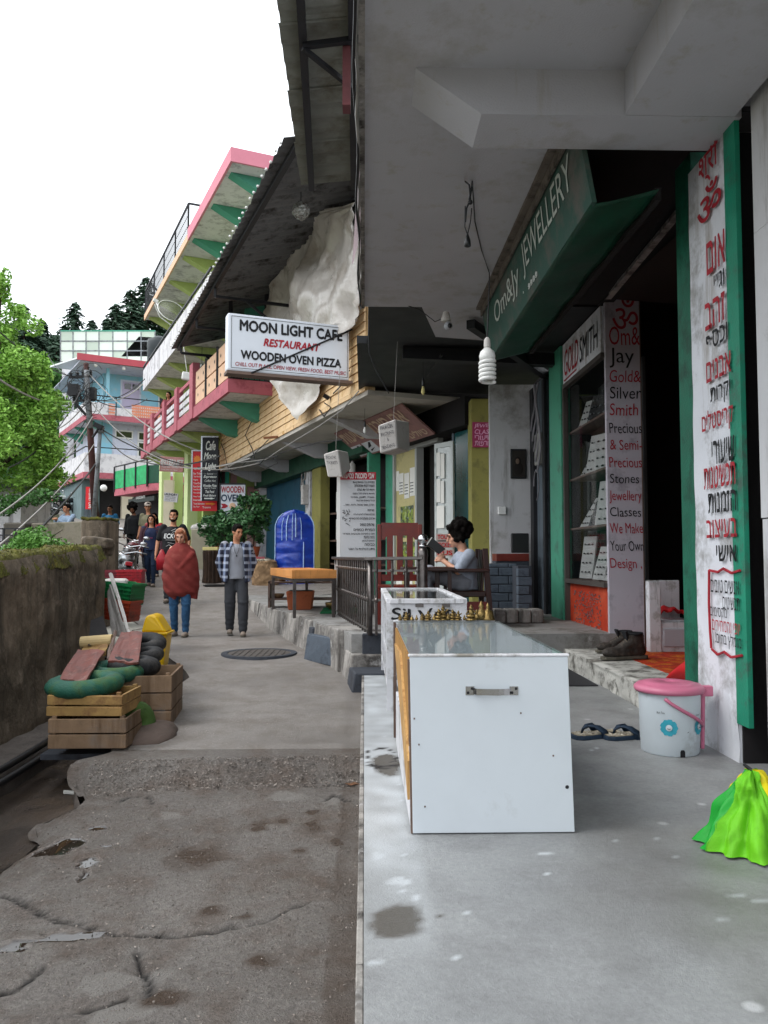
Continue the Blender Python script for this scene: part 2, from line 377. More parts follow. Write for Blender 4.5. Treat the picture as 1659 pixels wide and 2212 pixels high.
def plaid():
    m = bpy.data.materials.new('plaid'); m.use_nodes = True; t = m.node_tree; P = t.nodes['Principled BSDF']; L = t.links.new
    tc = nd(t, 'ShaderNodeTexCoord'); sx = nd(t, 'ShaderNodeSeparateXYZ'); L(tc.outputs['Object'], sx.inputs[0])
    outs = []
    for ax in (0, 2):
        w1 = nd(t, 'ShaderNodeMath', operation='MULTIPLY'); w1.inputs[1].default_value = 70 if ax == 0 else 60; L(sx.outputs[ax], w1.inputs[0])
        s1 = nd(t, 'ShaderNodeMath', operation='SINE'); L(w1.outputs[0], s1.inputs[0]); r = ramp(t, .25, .6); L(s1.outputs[0], r.inputs[0]); outs.append(r.outputs[0])
    c = mixc(t, outs[0], hexc('1d2236'), hexc('5f6e8e')); c = mixc(t, outs[1], c, hexc('b9c2d4'), 'MIX')
    c2 = mixc(t, outs[0], hexc('1d2236'), hexc('8a96b0')); c = mixc(t, .5, c, c2)
    L(c, P.inputs['Base Color']); P.inputs['Roughness'].default_value = .85; M['plaid'] = m
plaid()
# ================= ground, road, platform =================
PROF = [(-5, -1.6), (0, -1.55), (5.3, -1.5), (5.75, -1.38), (7.5, -1.33), (10, -1.2), (12.2, -1.19), (14, -1.05), (16, -.88), (18.4, -.69), (21, -.4), (25, -.1), (32, .6), (45, 2.2), (60, 4.6), (90, 8), (400, 30)]
def prof(y):
    for (a, za), (b, zb) in zip(PROF, PROF[1:]):
        if y <= b: return za + (zb - za) * (y - a) / (b - a)
    return PROF[-1][1]
def kerbx(y): return .0 if y < 7.6 else -.02 - .15 * (y - 7.6) if y < 8.6 else -.17 - .305 * (y - 8.6)
def leftx(y): return -1.84 + .03 * math.sin(y * 3) + (.10 * math.sin(y * 9) if y < 6 else 0) - (0 if y < 8.5 else .40 * (y - 8.5))
def seg_d(p, a, b):
    ab = b - a; t = max(0, min(1, (p - a).dot(ab) / max(1e-9, ab.dot(ab)))); return (p - a - ab * t).length
def g2(u, v, z): p = at(u, v, Z=z); return V((p.x, p.y))
def ell(lst, z):     # blobs given as they lie on the ground: centre and the two radii in metres
    out = []
    for u, v, ru, rv in lst:
        c = g2(u, v, z); out.append((c, abs(g2(u + ru, v, z).x - c.x), abs(g2(u, v - rv, z).y - g2(u, v + rv, z).y) / 2))
    return out
ZR = -1.52
puddle = ell([(115, 1838, 44, 16), (150, 1822, 45, 12), (188, 1866, 24, 14), (212, 1792, 22, 6), (232, 1830, 18, 5), (150, 2022, 72, 12), (205, 2012, 40, 7), (30, 2045, 42, 11), (75, 2030, 50, 8), (180, 1895, 10, 12)], ZR)
damp = ell([(677, 1793, 24, 20), (672, 1760, 18, 7), (565, 1783, 20, 8), (645, 1838, 20, 9), (612, 1776, 14, 6), (560, 1797, 24, 7), (728, 1824, 16, 8), (455, 1968, 26, 9), (525, 1980, 30, 9), (420, 1855, 60, 26), (365, 2165, 60, 20), (560, 2080, 40, 14)], ZR)
pale = ell([(230, 2125, 55, 22), (265, 2190, 60, 20), (620, 1730, 50, 8), (715, 1740, 30, 9), (365, 1768, 22, 8), (340, 2108, 40, 16)], ZR)
CR = [[(0, 640), (100, 680), (170, 735), (240, 765), (370, 780), (450, 808), (640, 815), (770, 820), (900, 800), (1080, 790), (1170, 760), (1210, 735), (1330, 700)],
      [(0, 1070), (60, 1055), (130, 1020), (185, 960)], [(590, 900), (612, 980), (650, 1030), (640, 1090)], [(360, 1140), (450, 1140), (530, 1105)], [(1400, 260), (1440, 235), (1500, 262)], [(500, 260), (560, 235), (640, 240), (660, 270)]]
CRW = [[g2(.5 * x, 1607 + .5 * y, ZR) for x, y in l] for l in CR]
CRS = [(a, b) for l in CRW for a, b in zip(l, l[1:])]
def blob(p, L, sh=1.0):
    m = 0
    for c, rx, ry in L:
        dx, dy = (p.x - c.x) / rx, (p.y - c.y) / ry
        if dx * dx + dy * dy < 4:
            q = math.hypot(dx, dy) + sh * .45 * mn.noise(V((p.x * 9, p.y * 9, 3))) + sh * .2 * mn.noise(V((p.x * 26, p.y * 26, 7)))
            m = max(m, min(1, max(0, (1.12 - q) / (.22 if sh < 1.35 else .6))))
    return m
def grid_attr(name, mt, xs, ys, zf, attrs, x_of=None):
    vs = []; A = {k: [] for k in attrs}
    for y in ys:
        for x in xs:
            X = x_of(x, y) if x_of else x
            z, a = zf(X, y); vs.append((X, y, z))
            for k in attrs: A[k].append(a.get(k, 0))
    nx = len(xs); fs = [(j * nx + i, j * nx + i + 1, (j + 1) * nx + i + 1, (j + 1) * nx + i) for j in range(len(ys) - 1) for i in range(nx - 1)]
    me = bpy.data.meshes.new(name); me.from_pydata(vs, [], fs)
    for k in attrs: at_ = me.attributes.new(k, 'FLOAT', 'POINT'); at_.data.foreach_set('value', A[k])
    me.shade_smooth(); me.materials.append(mt); o = bpy.data.objects.new(name, me); COL.objects.link(o); return o
def fr(a, b, s):
    n = max(1, int(round((b - a) / s))); return [a + (b - a) * i / n for i in range(n + 1)]
def ground_mat(name, base, c2, c3, rough, peb, white=False):
    m = bpy.data.materials.new(name); m.use_nodes = True; t = m.node_tree; P = t.nodes['Principled BSDF']; L = t.links.new
    tc = nd(t, 'ShaderNodeTexCoord'); ob = tc.outputs['Object']
    def nz(s, d=8, r=.62):
        n = nd(t, 'ShaderNodeTexNoise'); n.inputs['Scale'].default_value = s; n.inputs['Detail'].default_value = d; n.inputs['Roughness'].default_value = r; L(ob, n.inputs['Vector']); return n.outputs[0]
    def rp(x, a, b): r = ramp(t, a, b); L(x, r.inputs[0]); return r.outputs[0]
    c = mixc(t, rp(nz(1.1), .36, .64), hexc(base), hexc(c2)); c = mixc(t, rp(nz(3.7), .45, .7), c, hexc(c3))
    f = nz(45, 6, .8); c = mixc(t, rp(f, .34, .66), mixc(t, 1.0, c, (peb[6],) * 3 + (1,), 'MULTIPLY'), c)
    vo = nd(t, 'ShaderNodeTexVoronoi'); vo.inputs['Scale'].default_value = peb[0]; L(ob, vo.inputs['Vector'])
    sel = nd(t, 'ShaderNodeSeparateColor'); L(vo.outputs['Color'], sel.inputs[0])
    near = rp(vo.outputs['Distance'], .12, .22); inv = nd(t, 'ShaderNodeMath', operation='SUBTRACT'); inv.inputs[0].default_value = 1; L(near, inv.inputs[1])
    pick = nd(t, 'ShaderNodeMath', operation='GREATER_THAN'); pick.inputs[1].default_value = peb[1]; L(sel.outputs[0], pick.inputs[0])
    ps = nd(t, 'ShaderNodeMath', operation='MULTIPLY'); L(inv.outputs[0], ps.inputs[0]); L(pick.outputs[0], ps.inputs[1]); c = mixc(t, ps.outputs[0], c, hexc(peb[2]))
    def attr(k): a = nd(t, 'ShaderNodeAttribute'); a.attribute_name = k; return a.outputs['Fac']
    pa = attr('pale'); c = mixc(t, pa, c, hexc(peb[3])); da = attr('damp'); c = mixc(t, da, c, hexc(peb[4])); cr = attr('crack'); c = mixc(t, cr, c, hexc('171312'))
    pu = attr('puddle'); c = mixc(t, pu, c, hexc('2a221d')); L(c, P.inputs['Base Color'])
    rr = nd(t, 'ShaderNodeMapRange'); L(nz(2.3), rr.inputs[0]); rr.inputs[1].default_value = .35; rr.inputs[2].default_value = .65; rr.inputs[3].default_value = rough[0]; rr.inputs[4].default_value = rough[1]
    mr = nd(t, 'ShaderNodeMix'); L(da, mr.inputs[0]); L(rr.outputs[0], mr.inputs[2]); mr.inputs[3].default_value = .22
    m2 = nd(t, 'ShaderNodeMix'); L(pu, m2.inputs[0]); L(mr.outputs[0], m2.inputs[2]); m2.inputs[3].default_value = .03; L(m2.outputs[0], P.inputs['Roughness'])
    h = nd(t, 'ShaderNodeMath', operation='ADD'); L(nz(28, 8, .8), h.inputs[0]); h2 = nd(t, 'ShaderNodeMath', operation='MULTIPLY_ADD'); L(ps.outputs[0], h2.inputs[0]); h2.inputs[1].default_value = .4; L(nz(110, 4, .7), h2.inputs[2]); L(h2.outputs[0], h.inputs[1])
    b = nd(t, 'ShaderNodeBump'); b.inputs['Distance'].default_value = peb[5]; L(h.outputs[0], b.inputs['Height'])
    st = nd(t, 'ShaderNodeMath', operation='SUBTRACT'); st.inputs[0].default_value = 1; L(pu, st.inputs[1]); L(st.outputs[0], b.inputs['Strength']); L(b.outputs[0], P.inputs['Normal'])
    return m
RM = ground_mat('wet_road', '9a928c', 'b2aba5', '8d7c70', (.26, .6), (46, .74, 'c0b7af', 'aaa5a0', '6a5b50', .04, .5))
RM2 = ground_mat('dry_road', '87817c', '96908b', '7b736b', (.55, .8), (40, .82, 'b4aea8', '9a9693', '6a645f', .010, .72))
PM = ground_mat('platform_concrete', '939596', 'a0a2a3', '858687', (.38, .62), (7, .93, 'bcbec0', 'bfc4c8', '5a5650', .003, .76))
def lipy(x): return 5.62 - .13 * (x / -1.85) + .035 * mn.noise(V((x * 4, 0, 5)))   # where the newer slab of concrete ends
def roadz(x, y):
    a = {}; p = V((x, y))
    z = prof(y if y > 5.9 else min(y, 5.3))
    if y <= 5.95:
        z = -1.55 + .01 * y; e = lipy(x); k = max(0, min(1, (y - (e - .26)) / .26)); k = k * k * (3 - 2 * k) * .95
        z = z + (-1.375 - z) * (k if y < e else 1)
        if e - .36 < y < e: z += .02 * mn.noise(V((x * 16, y * 16, 2))) + .012 * mn.noise(V((x * 40, y * 40, 2)))
        if y < e - .29:
            z += .022 * mn.noise(V((x * 2.2, y * 2.2, 0))) + .012 * mn.noise(V((x * 7, y * 7, 4))) + .010 * mn.noise(V((x * 19, y * 19, 9)))
            dc = min(seg_d(p, s, t_) for s, t_ in CRS) + .012 * mn.noise(V((x * 20, y * 20, 1)))
            a['crack'] = max(0, min(1, (.017 - dc) / .012)); z -= .022 * max(0, min(1, (.03 - dc) / .03))
            a['puddle'] = blob(p, puddle); a['damp'] = blob(p, damp, 1.4); a['pale'] = blob(p, pale, 1.3) * .8
            if a['puddle'] > .3: z = -1.55 + .01 * y - .012
        elif y < e:
            dc = abs(y - (e - .29) - .03 * mn.noise(V((x * 6, 1, 1)))); a['crack'] = max(0, min(1, (.018 - dc) / .01)) if x > -1.5 else 0; z -= .02 * a['crack']
        if x < -1.55: z -= .10 * min(1, (-1.55 - x) / .3) ** 2 * max(0, min(1, (5.4 - y)))
    else:
        z += .006 * mn.noise(V((x * 3, y * 3, 0))); a['damp'] = .8 * max(0, mn.noise(V((x * 1.4, y * 1.1, 6))) + .4 * mn.noise(V((x * 6, y * 4, 3))))
    if x > kerbx(y) - .14: a['damp'] = max(a.get('damp', 0), .45 + .5 * mn.noise(V((x * 9, y * 3, 0))))
    return z, a
AT = ('crack', 'puddle', 'damp', 'pale')
def xo(k, y): return leftx(y) + (kerbx(y) + .02 - leftx(y)) * k
S(grid_attr('road', RM, fr(0, 1, .011), fr(.9, 5.34, .021), roadz, AT, xo))
S(grid_attr('road_slab_edge', RM, fr(0, 1, .011), fr(5.322, 5.9, .02), roadz, AT, xo))
S(grid_attr('road_slab', RM2, fr(0, 1, .04), fr(5.6, 16, .1), lambda x, y: (roadz(x, y)[0] + (0 if y > 5.75 else -.03), roadz(x, y)[1]), AT, xo)).location.z = .003
# the road further up the hill and the land round it
def hillz(x, y):
    z = prof(y) - .02
    if y > 15.9: z = prof(y) + .015 * mn.noise(V((x, y, 0)))
    if y > 60: z += min(60, y - 60) * .13 - max(0, y - 120) * .115
    if x < -19: z += (-19 - x) * .02
    if x > 4 and y > 20: z += (x - 4) * .25
    return z, {}
S(grid_attr('far_road', RM2, [0, .25, .5, .75, 1], fr(15.9, 62, .5), lambda x, y: (hillz(x, y)[0] + .02, {}), AT,
            lambda k, y: (leftx(15.9) - .42 * (y - 15.9)) + (kerbx(y) + min(6, (y - 15.9) * 2 + .2) - (leftx(15.9) - .42 * (y - 15.9))) * k))
S(grid_attr('hillside', M['leaf_hill'] if 0 else mat('earth', '4a4636', .95, .3, .6, .6, 12, dirt=('3a4a28', .6, .8)), fr(-140, 60, 4), fr(15, 260, 3), lambda x, y: (hillz(x, y)[0] - .05 - (0 if y < 62 else 0), {}), ()))
S(MB().add([(-60, 4, -1.2), (-3.1, 4, -1.2), (-3.1, 16, -1.1), (-60, 16, -1.1)], [(0, 1, 2, 3)]).build('lower_yard', mat('yard', '8a8880', .9, .2, 1, .3, 30)))
S(MB().add([(-600, -300, -2.6), (600, -300, -2.6), (600, 600, -2.6), (-600, 600, -2.6)], [(0, 1, 2, 3)]).build('ground', mat('earth_low', '55503f', .95, .3, .1, .3, 3)))
# gutter beside the road
gm = ground_mat('gutter_floor', '64554b', '50473f', '6b5a4a', (.2, .5), (40, .9, '6a6460', '5c5650', '2d2622', .012, .6))
def gutz(x, y):
    z = -1.70 + .03 * mn.noise(V((x * 4, y * 4, 0))) + max(0, 4.2 - y) * .05
    t = (x + 2.55) / .73; z += .10 * t * t * (1 if y < 5.4 else .2)
    return z, {'damp': .5 if y < 5 else 0}
S(grid_attr('gutter', gm, fr(0, 1, .1), fr(.9, 16, .12), gutz, AT, lambda k, y: -2.6 - max(0, (y - 8.5) * .4) + (.80 + .03 * math.sin(y * 3)) * k))
gs = MB()
for i in range(60):
    y = 1 + i * .25; x = leftx(y); x2 = leftx(y + .25); z = roadz(x, y)[0] + .01; z2 = roadz(x2, y + .25)[0] + .01
    gs.add([(x + .01, y, z - .01), (x2 + .01, y + .25, z2 - .01), (x2 - .05, y + .25, -1.95), (x - .05, y, -1.95)], [(0, 1, 2, 3)])
S(gs.build('road_side', M['rubble']))
lg = MB()
def led(a, b):
    def T(u, v): y = .9 + (9.2 - .9) * v; q = mn.noise(V((y * 3, u * 5, 0))) * .025; return V((-2.92 + .38 * min(1, u * 1.5) + (.02 * mn.noise(V((0, y * 6, 1)))), y, -1.50 + q if u < .7 else -1.50 - (u - .7) * 1.3 + q))
    return T
lg.grid(led(0, 0), 10, 120); S(lg.build('gutter_ledge', M['rubble'], smooth=True))
# litter and leaves
def small_thing(mb, name, mt, label, cat, group=None, **kw): return tag(mb.build(name, mt, **kw), label, cat, group)
p = at(156, 1724, Z=-1.72); b = MB(); b.obox(p + V((0, 0, .04)), (.12, .045, .012), (5, 10, 25)); small_thing(b, 'litter', M['paper'], 'crumpled white scrap of paper lying in the wet gutter', 'litter')
LF = []
for u, v in ((762, 1632), (659, 1410), (520, 1690), (438, 1902), (603, 1965), (330, 1770)):
    p = at(u, v, Z=prof(5 if v > 1640 else 8)); p.z = roadz(p.x, p.y)[0] + .012; LF.append(p)
for i, p in enumerate(LF[:2]):
    b = MB(); a = i * 2.1
    pts = [p + V((math.cos(a + k * 1.05) * (.05 if k % 3 == 0 else .025), math.sin(a + k * 1.05) * .03, .006 * (k % 2))) for k in range(6)]
    b.poly(pts, (0, 0, .003)); small_thing(b, 'dry_leaf', M['leaf_litter'], ['small brown dead leaf lying on the road edge close to the platform', 'curled brown dead leaf on the road just past the manhole'][i], 'leaf')
# gravel stones on the broken edge and the wet road: loose grit nobody could count
b = MB(); rr = random.Random(3)
for i in range(9500):
    if i < 3000: x = rr.uniform(-1.8, -.03); y = lipy(x) - rr.uniform(0, .34); s = rr.uniform(.004, .011)
    else: x = rr.uniform(-1.75, -.03); y = 1.3 + 4 * rr.random() ** .8; s = rr.uniform(.002, .0075)
    z = roadz(x, y)[0]; c = V((x, y, z + s * .3)); q = [c + V((rr.uniform(-1, 1), rr.uniform(-1, 1), rr.uniform(-.3, 1))) * s for _ in range(4)]
    b.add(q, [(0, 1, 2), (0, 2, 3), (0, 3, 1), (1, 3, 2)])
tag(b.build('grit', mat('grit', '8a827b', .8, .6, 14, .2, 60, two=('4a423c', .5, 30)), fix=True), 'loose grit and tiny stones scattered on the wet broken road', 'grit', kind='stuff')
# manhole
p = at(560, 1421, Z=-1.255); mhm = mat('manhole_iron', '55504c', .7, .25, 10, .4, 60, dirt=('3a3532', .5, 9))
t = thing('manhole_cover', 'round iron manhole cover set in the road with dark rim', 'manhole cover', V((p.x, p.y, roadz(p.x, p.y)[0])))
c = WL[t]
MB().lathe(c, [(0, .012), (.38, .012), (.38, -.02)], 40).build('lid', mhm, t)
MB().lathe(c, [(.39, -.02), (.39, .014), (.46, .016), (.47, -.02)], 40).build('rim', M['dark_stone'], t)
b = MB()
for i in range(-4, 5): x = i * .075; h = math.sqrt(.36 ** 2 - x * x); b.box(c.x + x - .008, c.x + x + .008, c.y - h, c.y + h, c.z + .012, c.z + .018)
b.build('rib', mhm, t)

# ---- platform ----
ZP = -1.15
pdamp = ell([(856, 1990, 62, 34), (952, 1979, 12, 6), (835, 1650, 30, 22)], ZP)
rr = random.Random(11)
pw = [(900, 2238 - 300, 14, 5), (870, 1922, 8, 4), (980, 2070, 9, 4), (805, 2082, 16, 6), (1010, 1970, 9, 3), (1175, 1842, 26, 2.2), (1240, 1846, 24, 1.6), (1595, 1775 + 160, 20, 1.5), (1640, 1945, 26, 1.5), (1320, 1840, 14, 1.4), (860, 1905, 26, 9), (815, 1850, 10, 9), (1560, 1985, 8, 4), (1470, 1985, 12, 2)] + \
     [(rr.uniform(800, 1650), 1200 + 1.15 * 1726 / rr.uniform(2, 5.2), rr.uniform(1.5, 5), rr.uniform(.7, 2.2)) for _ in range(60)]
pwhite = ell(pw, ZP)
def platz(x, y):
    a = {}; p = V((x, y)); z = ZP + .002 * mn.noise(V((x * 3, y * 3, 0)))
    a['damp'] = max(blob(p, pdamp, .7), .5 * max(0, mn.noise(V((x * 1.3, y * .9, 11))) + .4 * mn.noise(V((x * 5, y * 5, 2))))); a['pale'] = blob(p, pwhite, .8)
    e = .24 + .05 * mn.noise(V((y * 2, 0, 0)))
    if x < e and y > 2.2: a['pale'] = max(a['pale'], (.6 + .5 * mn.noise(V((x * 8, y * 8, 0)))) * min(1, (e - x) / .05) * min(1, (y - 2.2) / 1.2))
    a['crack'] = 1 if abs(math.hypot((x - .10) / 1.0, (y - 4.62) / 2.6) - .085 - .03 * mn.noise(V((x * 20, y * 20, 0)))) < .006 and y > 4.2 else 0
    return z, {k: max(0, v) for k, v in a.items()}
S(grid_attr('platform', PM, fr(.0, 3.2, .022), fr(.9, 9.0, .022) if 0 else fr(.9, 5.4, .022) + fr(5.42, 9.2, .06), platz, AT))
b = MB(); b.grid(lambda u, v: V((-.004 - .02 * (1 - u) + .010 * mn.noise(V((v * 60, u * 4, 0))), .9 + 7.4 * v, ZP - .6 + .6 * u)), 8, 150); S(b.build('platform_side', M['kerb'], smooth=True))
b = MB(); y = .9
while y < 7.6:
    L_ = random.Random(int(y * 100)).uniform(.25, .8); b.box(-.022, .0, y, y + L_ - .008, ZP - .12, ZP + .001); y += L_
S(b.build('platform_edge', M['kerb'], bevel=.004))
# entrance step of the jewellery shop
def stepg(u, v):
    y = 4.98 + 5.6 * v; q = .012 * mn.noise(V((y * 5, u * 6, 0)))
    if u < .5: return V((2.08 + q + .05 * max(0, math.sin(y * 2) * .3), y, ZP + .18 * u * 2))
    return V((2.08 + (u - .5) * 2 * .8 + (q if u < .6 else 0), y, ZP + .18 + q * .3))
S(MB().grid(stepg, 16, 120).build('shop_step', mat('step_plaster', 'bdbcb6', .85, .15, 3, .6, 40, dirt=('6a675f', .55, 4), two=('5c5a55', .45, 8)), smooth=True))
S(MB().box(2.5, 4.8, 4.97, 10.4, ZP, ZP + .183).build('shop_floor', M['carpet']))
b = MB().box(.9, 2.06, 7.05, 8.1, ZP + .004, ZP + .012); tag(b.build('door_mat', mat('rubber_mat', '2e2e32', .8, .2, 20, .4, 100), bevel=.003), 'flat dark grey mat on the platform behind the blue slippers', 'mat')
# ================= jewellery building (overhang, beams, pillar, shop) =================
ZC = 2.70
S(MB().box(0, 1.45, -1, 8.55, ZC, ZC + .14).box(1.45, 2.1, -1, 4.66, ZC, ZC + .14).build('ceiling', M['soffit']))
t = thing('concrete_building', 'grey plastered overhang building over the jewellery shop', 'building', (0, 0, ZP))
b = MB()
b.hexa([(.28, 4.28, ZC - .004), (.645, 4.28, 2.44), (.645, 4.65, 2.44), (.28, 4.65, ZC - .004), (.28, 4.28, ZC + .01), (.645, 4.28, ZC + .01), (.645, 4.65, ZC + .01), (.28, 4.65, ZC + .01)])
b.box(.645, 2.1, 4.28, 4.65, 2.44, ZC + .01); b.build('cross_beam', M['soffit'], t)
MB().box(1.446, 2.06, -1, 4.278, 2.443, ZC + .01).build('long_beam', M['soffit'], t)
MB().box(-.035, 0, -1, 8.55, ZC - .02, ZC + .5).build('slab_edge', M['kerb'], t)
b = MB().grid(lambda u, v: V((2.08 + .012 * mn.noise(V((v * 20, 0, u * 3))) * (1 if u < .15 else 0), 4.45 + .52 * u + .014 * mn.noise(V((3, v * 14, 1))) * (1 if u > .9 else 0), ZP + 3.6 * v)), 14, 70)
b.box(2.085, 2.5, 4.452, 4.96, ZP, 2.45); b.build('pillar', M['pillar_white'], t)
MB().box(2.10, 2.5, 4.436, 4.449, ZP, 2.44).build('dark_gap', M['dark_void'], t)  # near-black sheet over the pillar end, painting in the shade of the gap
MB().box(2.072, 2.099, 4.31, 4.449, ZP + .22, 2.44).build('green_strip', M['green_paint'], t)
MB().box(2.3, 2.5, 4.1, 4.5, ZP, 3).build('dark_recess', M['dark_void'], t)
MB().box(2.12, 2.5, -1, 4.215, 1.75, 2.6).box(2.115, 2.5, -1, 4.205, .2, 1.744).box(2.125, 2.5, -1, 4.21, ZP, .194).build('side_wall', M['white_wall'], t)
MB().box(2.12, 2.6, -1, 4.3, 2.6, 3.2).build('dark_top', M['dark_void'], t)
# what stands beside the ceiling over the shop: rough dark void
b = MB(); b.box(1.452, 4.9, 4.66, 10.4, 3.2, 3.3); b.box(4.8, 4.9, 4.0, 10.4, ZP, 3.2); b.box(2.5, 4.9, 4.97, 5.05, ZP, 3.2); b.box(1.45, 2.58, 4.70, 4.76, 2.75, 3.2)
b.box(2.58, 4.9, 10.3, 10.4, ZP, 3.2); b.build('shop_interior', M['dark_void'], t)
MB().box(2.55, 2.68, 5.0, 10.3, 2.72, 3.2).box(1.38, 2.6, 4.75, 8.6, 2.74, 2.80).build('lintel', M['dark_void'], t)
MB().box(2.10, 2.30, 4.975, 5.23, ZP + .18, 2.6).build('door_jamb', mat('jamb_green', '15604a', .55, .2, 4, .25, 60, dirt=('0f3f30', .5, 5)), t)
b = MB(); b.hexa([(2.36, 5.3, 2.62), (2.42, 5.3, 2.62), (2.62, 8.3, 2.72), (2.56, 8.3, 2.72), (2.36, 5.3, 2.65), (2.42, 5.3, 2.65), (2.62, 8.3, 2.76), (2.56, 8.3, 2.76)]); b.build('lintel_edge', M['kerb'], t)
# pale sloping soffit above the doorway inside
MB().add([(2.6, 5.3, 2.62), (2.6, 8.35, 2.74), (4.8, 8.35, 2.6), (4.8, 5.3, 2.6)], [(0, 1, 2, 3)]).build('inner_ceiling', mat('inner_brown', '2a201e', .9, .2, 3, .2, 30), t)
# pillar lettering, red and black brush painted
rd, upv = (0, -1, 0), (0, 0, 1)
def py(u): # Y on the pillar plane X=2.08 for a picture column
    return at(u, 1200, X=2.066).y
def pz(v, Y): return at(1550, v, Y=Y).z
red, blk = [], []
rows = [('श्री', 1525, 1572, 330, 420, 0), ('ॐ', 1520, 1577, 420, 512, 0), ('אום', 1538, 1583, 548, 618, 0), ('וג״י', 1553, 1580, 624, 672, 1), ('זהב', 1532, 1580, 688, 762, 0), ('וכסף', 1533, 1584, 770, 838, 1),
        ('אבנים', 1532, 1590, 840, 905, 0), ('יקרות', 1540, 1588, 918, 962, 1), ('קריסטלים', 1520, 1592, 970, 1040, 0), ('שיעורי', 1540, 1593, 1045, 1110, 1), ('תכשיטנות', 1522, 1596, 1116, 1178, 0),
        ('הזמנות', 1530, 1598, 1185, 1245, 1), ('בעיצוב', 1525, 1600, 1262, 1316, 0), ('אישי', 1545, 1592, 1330, 1375, 1)]
for s, u0, u1, v0, v1, k in rows:
    u0 += 4; ya, yb = py(u0), py(min(u1, 1594)); ym = (ya + yb) / 2; z0, z1 = pz(v1, ym), pz(v0, ym)
    (blk if k else red).append((s, (2.066, ym, z0), rd, upv, abs(ya - yb), (z1 - z0) * .92, dict(bold=.013, eps=.004)))
def lett(parent, mt, L, name='lettering'):
    for s, p, r, up, wd, ht, kw in L:
        mb = MB(); write(mb, s, p, r, up, wd, ht, **kw); mb.build(name, mt, parent, fix=False)
for s, u0, u1, v0, v1, k in [('אנשים טובים', 1535, 1596, 1253, 1282, blk), ('תכשיטים', 1560, 1596, 1290, 1318, blk), ('מקסימים', 1533, 1568, 1312, 1340, blk), ('יופי והמחירים', 1536, 1596, 1342, 1366, red), ('מומלץ בחום!', 1542, 1598, 1368, 1402, blk)]:
    v0 += 0; ya, yb = py(u0), py(u1); ym = (ya + yb) / 2; k.append((s, (2.066, ym, pz(v1, ym)), rd, upv, abs(ya - yb), pz(v0, ym) - pz(v1, ym), dict(bold=.004, eps=.004)))
v_fix = {'שיעורי': (948, 998), 'תכשיטנות': (1005, 1052), 'הזמנות': (1062, 1105), 'בעיצוב': (1122, 1160), 'אישי': (1178, 1212), 'קריסטלים': (880, 935), 'יקרות': (830, 872), 'אבנים': (772, 815), 'וכסף': (710, 760), 'זהב': (645, 702), 'וג״י': (588, 622), 'אום': (512, 580), 'ॐ': (398, 470), 'श्री': (308, 392)}
def refit(L):
    out = []
    for s, p, r, up, wd, ht, kw in L:
        if s in v_fix: v0, v1 = v_fix[s]; z1, z0 = pz(v0, p[1]), pz(v1, p[1]); p = (p[0], p[1], z0); ht = z1 - z0
        out.append((s, p, r, up, wd, ht, kw))
    return out
lett(t, M['letter_red'], refit(red)); lett(t, M['letter_black'], refit(blk))
b = MB()
def pl(pts, r=.008): b.tube([V((2.064, py(u), pz(v, py(u)))) for u, v in pts], r, 5)
pl([(1532, 1232), (1550, 1236), (1562, 1228), (1580, 1238), (1598, 1232)]); pl([(1532, 1232), (1530, 1300), (1531, 1360), (1533, 1400)]); pl([(1534, 1402), (1546, 1414), (1560, 1408), (1575, 1420), (1598, 1416)])
b.build('painted_line', M['letter_red'], t)

# JEWELLERY sign hanging below the ceiling
SG = lambda y, k: V((1.27 + .10 * k, y, ZC - .57 * k))          # k 0 top .. 1 bottom
t = thing('shop_sign', 'long dark green jewellery sign hanging under the overhang', 'sign', SG(6.6, 1))
b = MB(); b.hexa([SG(4.68, 1), SG(8.55, 1), SG(8.55, 1) + V((.03, 0, 0)), SG(4.68, 1) + V((.03, 0, 0)), SG(4.68, .02), SG(8.55, .02), SG(8.55, .02) + V((.03, 0, 0)), SG(4.68, .02) + V((.03, 0, 0))])
b.build('board', M['sign_green'], t)
b = MB(); b.bar(SG(4.7, .01) - V((.03, 0, 0)), SG(8.55, .01) - V((.03, 0, 0)), .05, .05); b.bar(SG(4.7, .12) - V((.01, 0, 0)), SG(8.55, .10) - V((.01, 0, 0)), .015, .09); b.build('frame', mat('sign_frame', '6c645c', .8, .25, 6, .3, 50, dirt=('3f3a34', .5, 8)), t)
def canopy(u, v):
    y = 4.72 + 3.86 * v; return V((1.375 + .42 * u, y, 2.128 + .10 * u + .015 * mn.noise(V((y * 2.5, u * 2, 1)))))
MB().grid(canopy, 8, 60).build('underside', mat('green_tin', '064430', .5, .3, 2.5, .3, 14, dirt=('053824', .5, 2)), t, smooth=True, solid=.006)
MB().box(1.80, 1.84, 4.8, 8.58, 2.20, 2.28).build('rail', M['dark_void'], t)
upk = (SG(5, 0) - SG(5, 1)).normalized(); W = M['letter_white']
lett(t, mat('faded_white', 'b4bcb4', .8, .15, 12, .1, 80), [('JEWELLERY', SG(5.72, .70), (0, -1, 0), upk, 1.62, .26, dict(bold=-.006, shear=.25, eps=.006)), ('Om&Jy', SG(7.3, .74), (0, -1, 0), upk, 1.25, .24, dict(bold=-.006, shear=.2, eps=.006)), ('.', SG(6.64, .84), (0, -1, 0), upk, .03, .02, dict(eps=.006))])
b = MB()
for i in range(4):
    c = SG(6.42 - i * .09, .86); b.tube([c + V((-.006, 0, 0)) + V((0, .025 * math.cos(a * 1.3), .022 * math.sin(a * 1.3))) for a in range(5)], .006, 5)
b.build('small_mark', M['letter_white'], t)['kind'] = 'stuff'

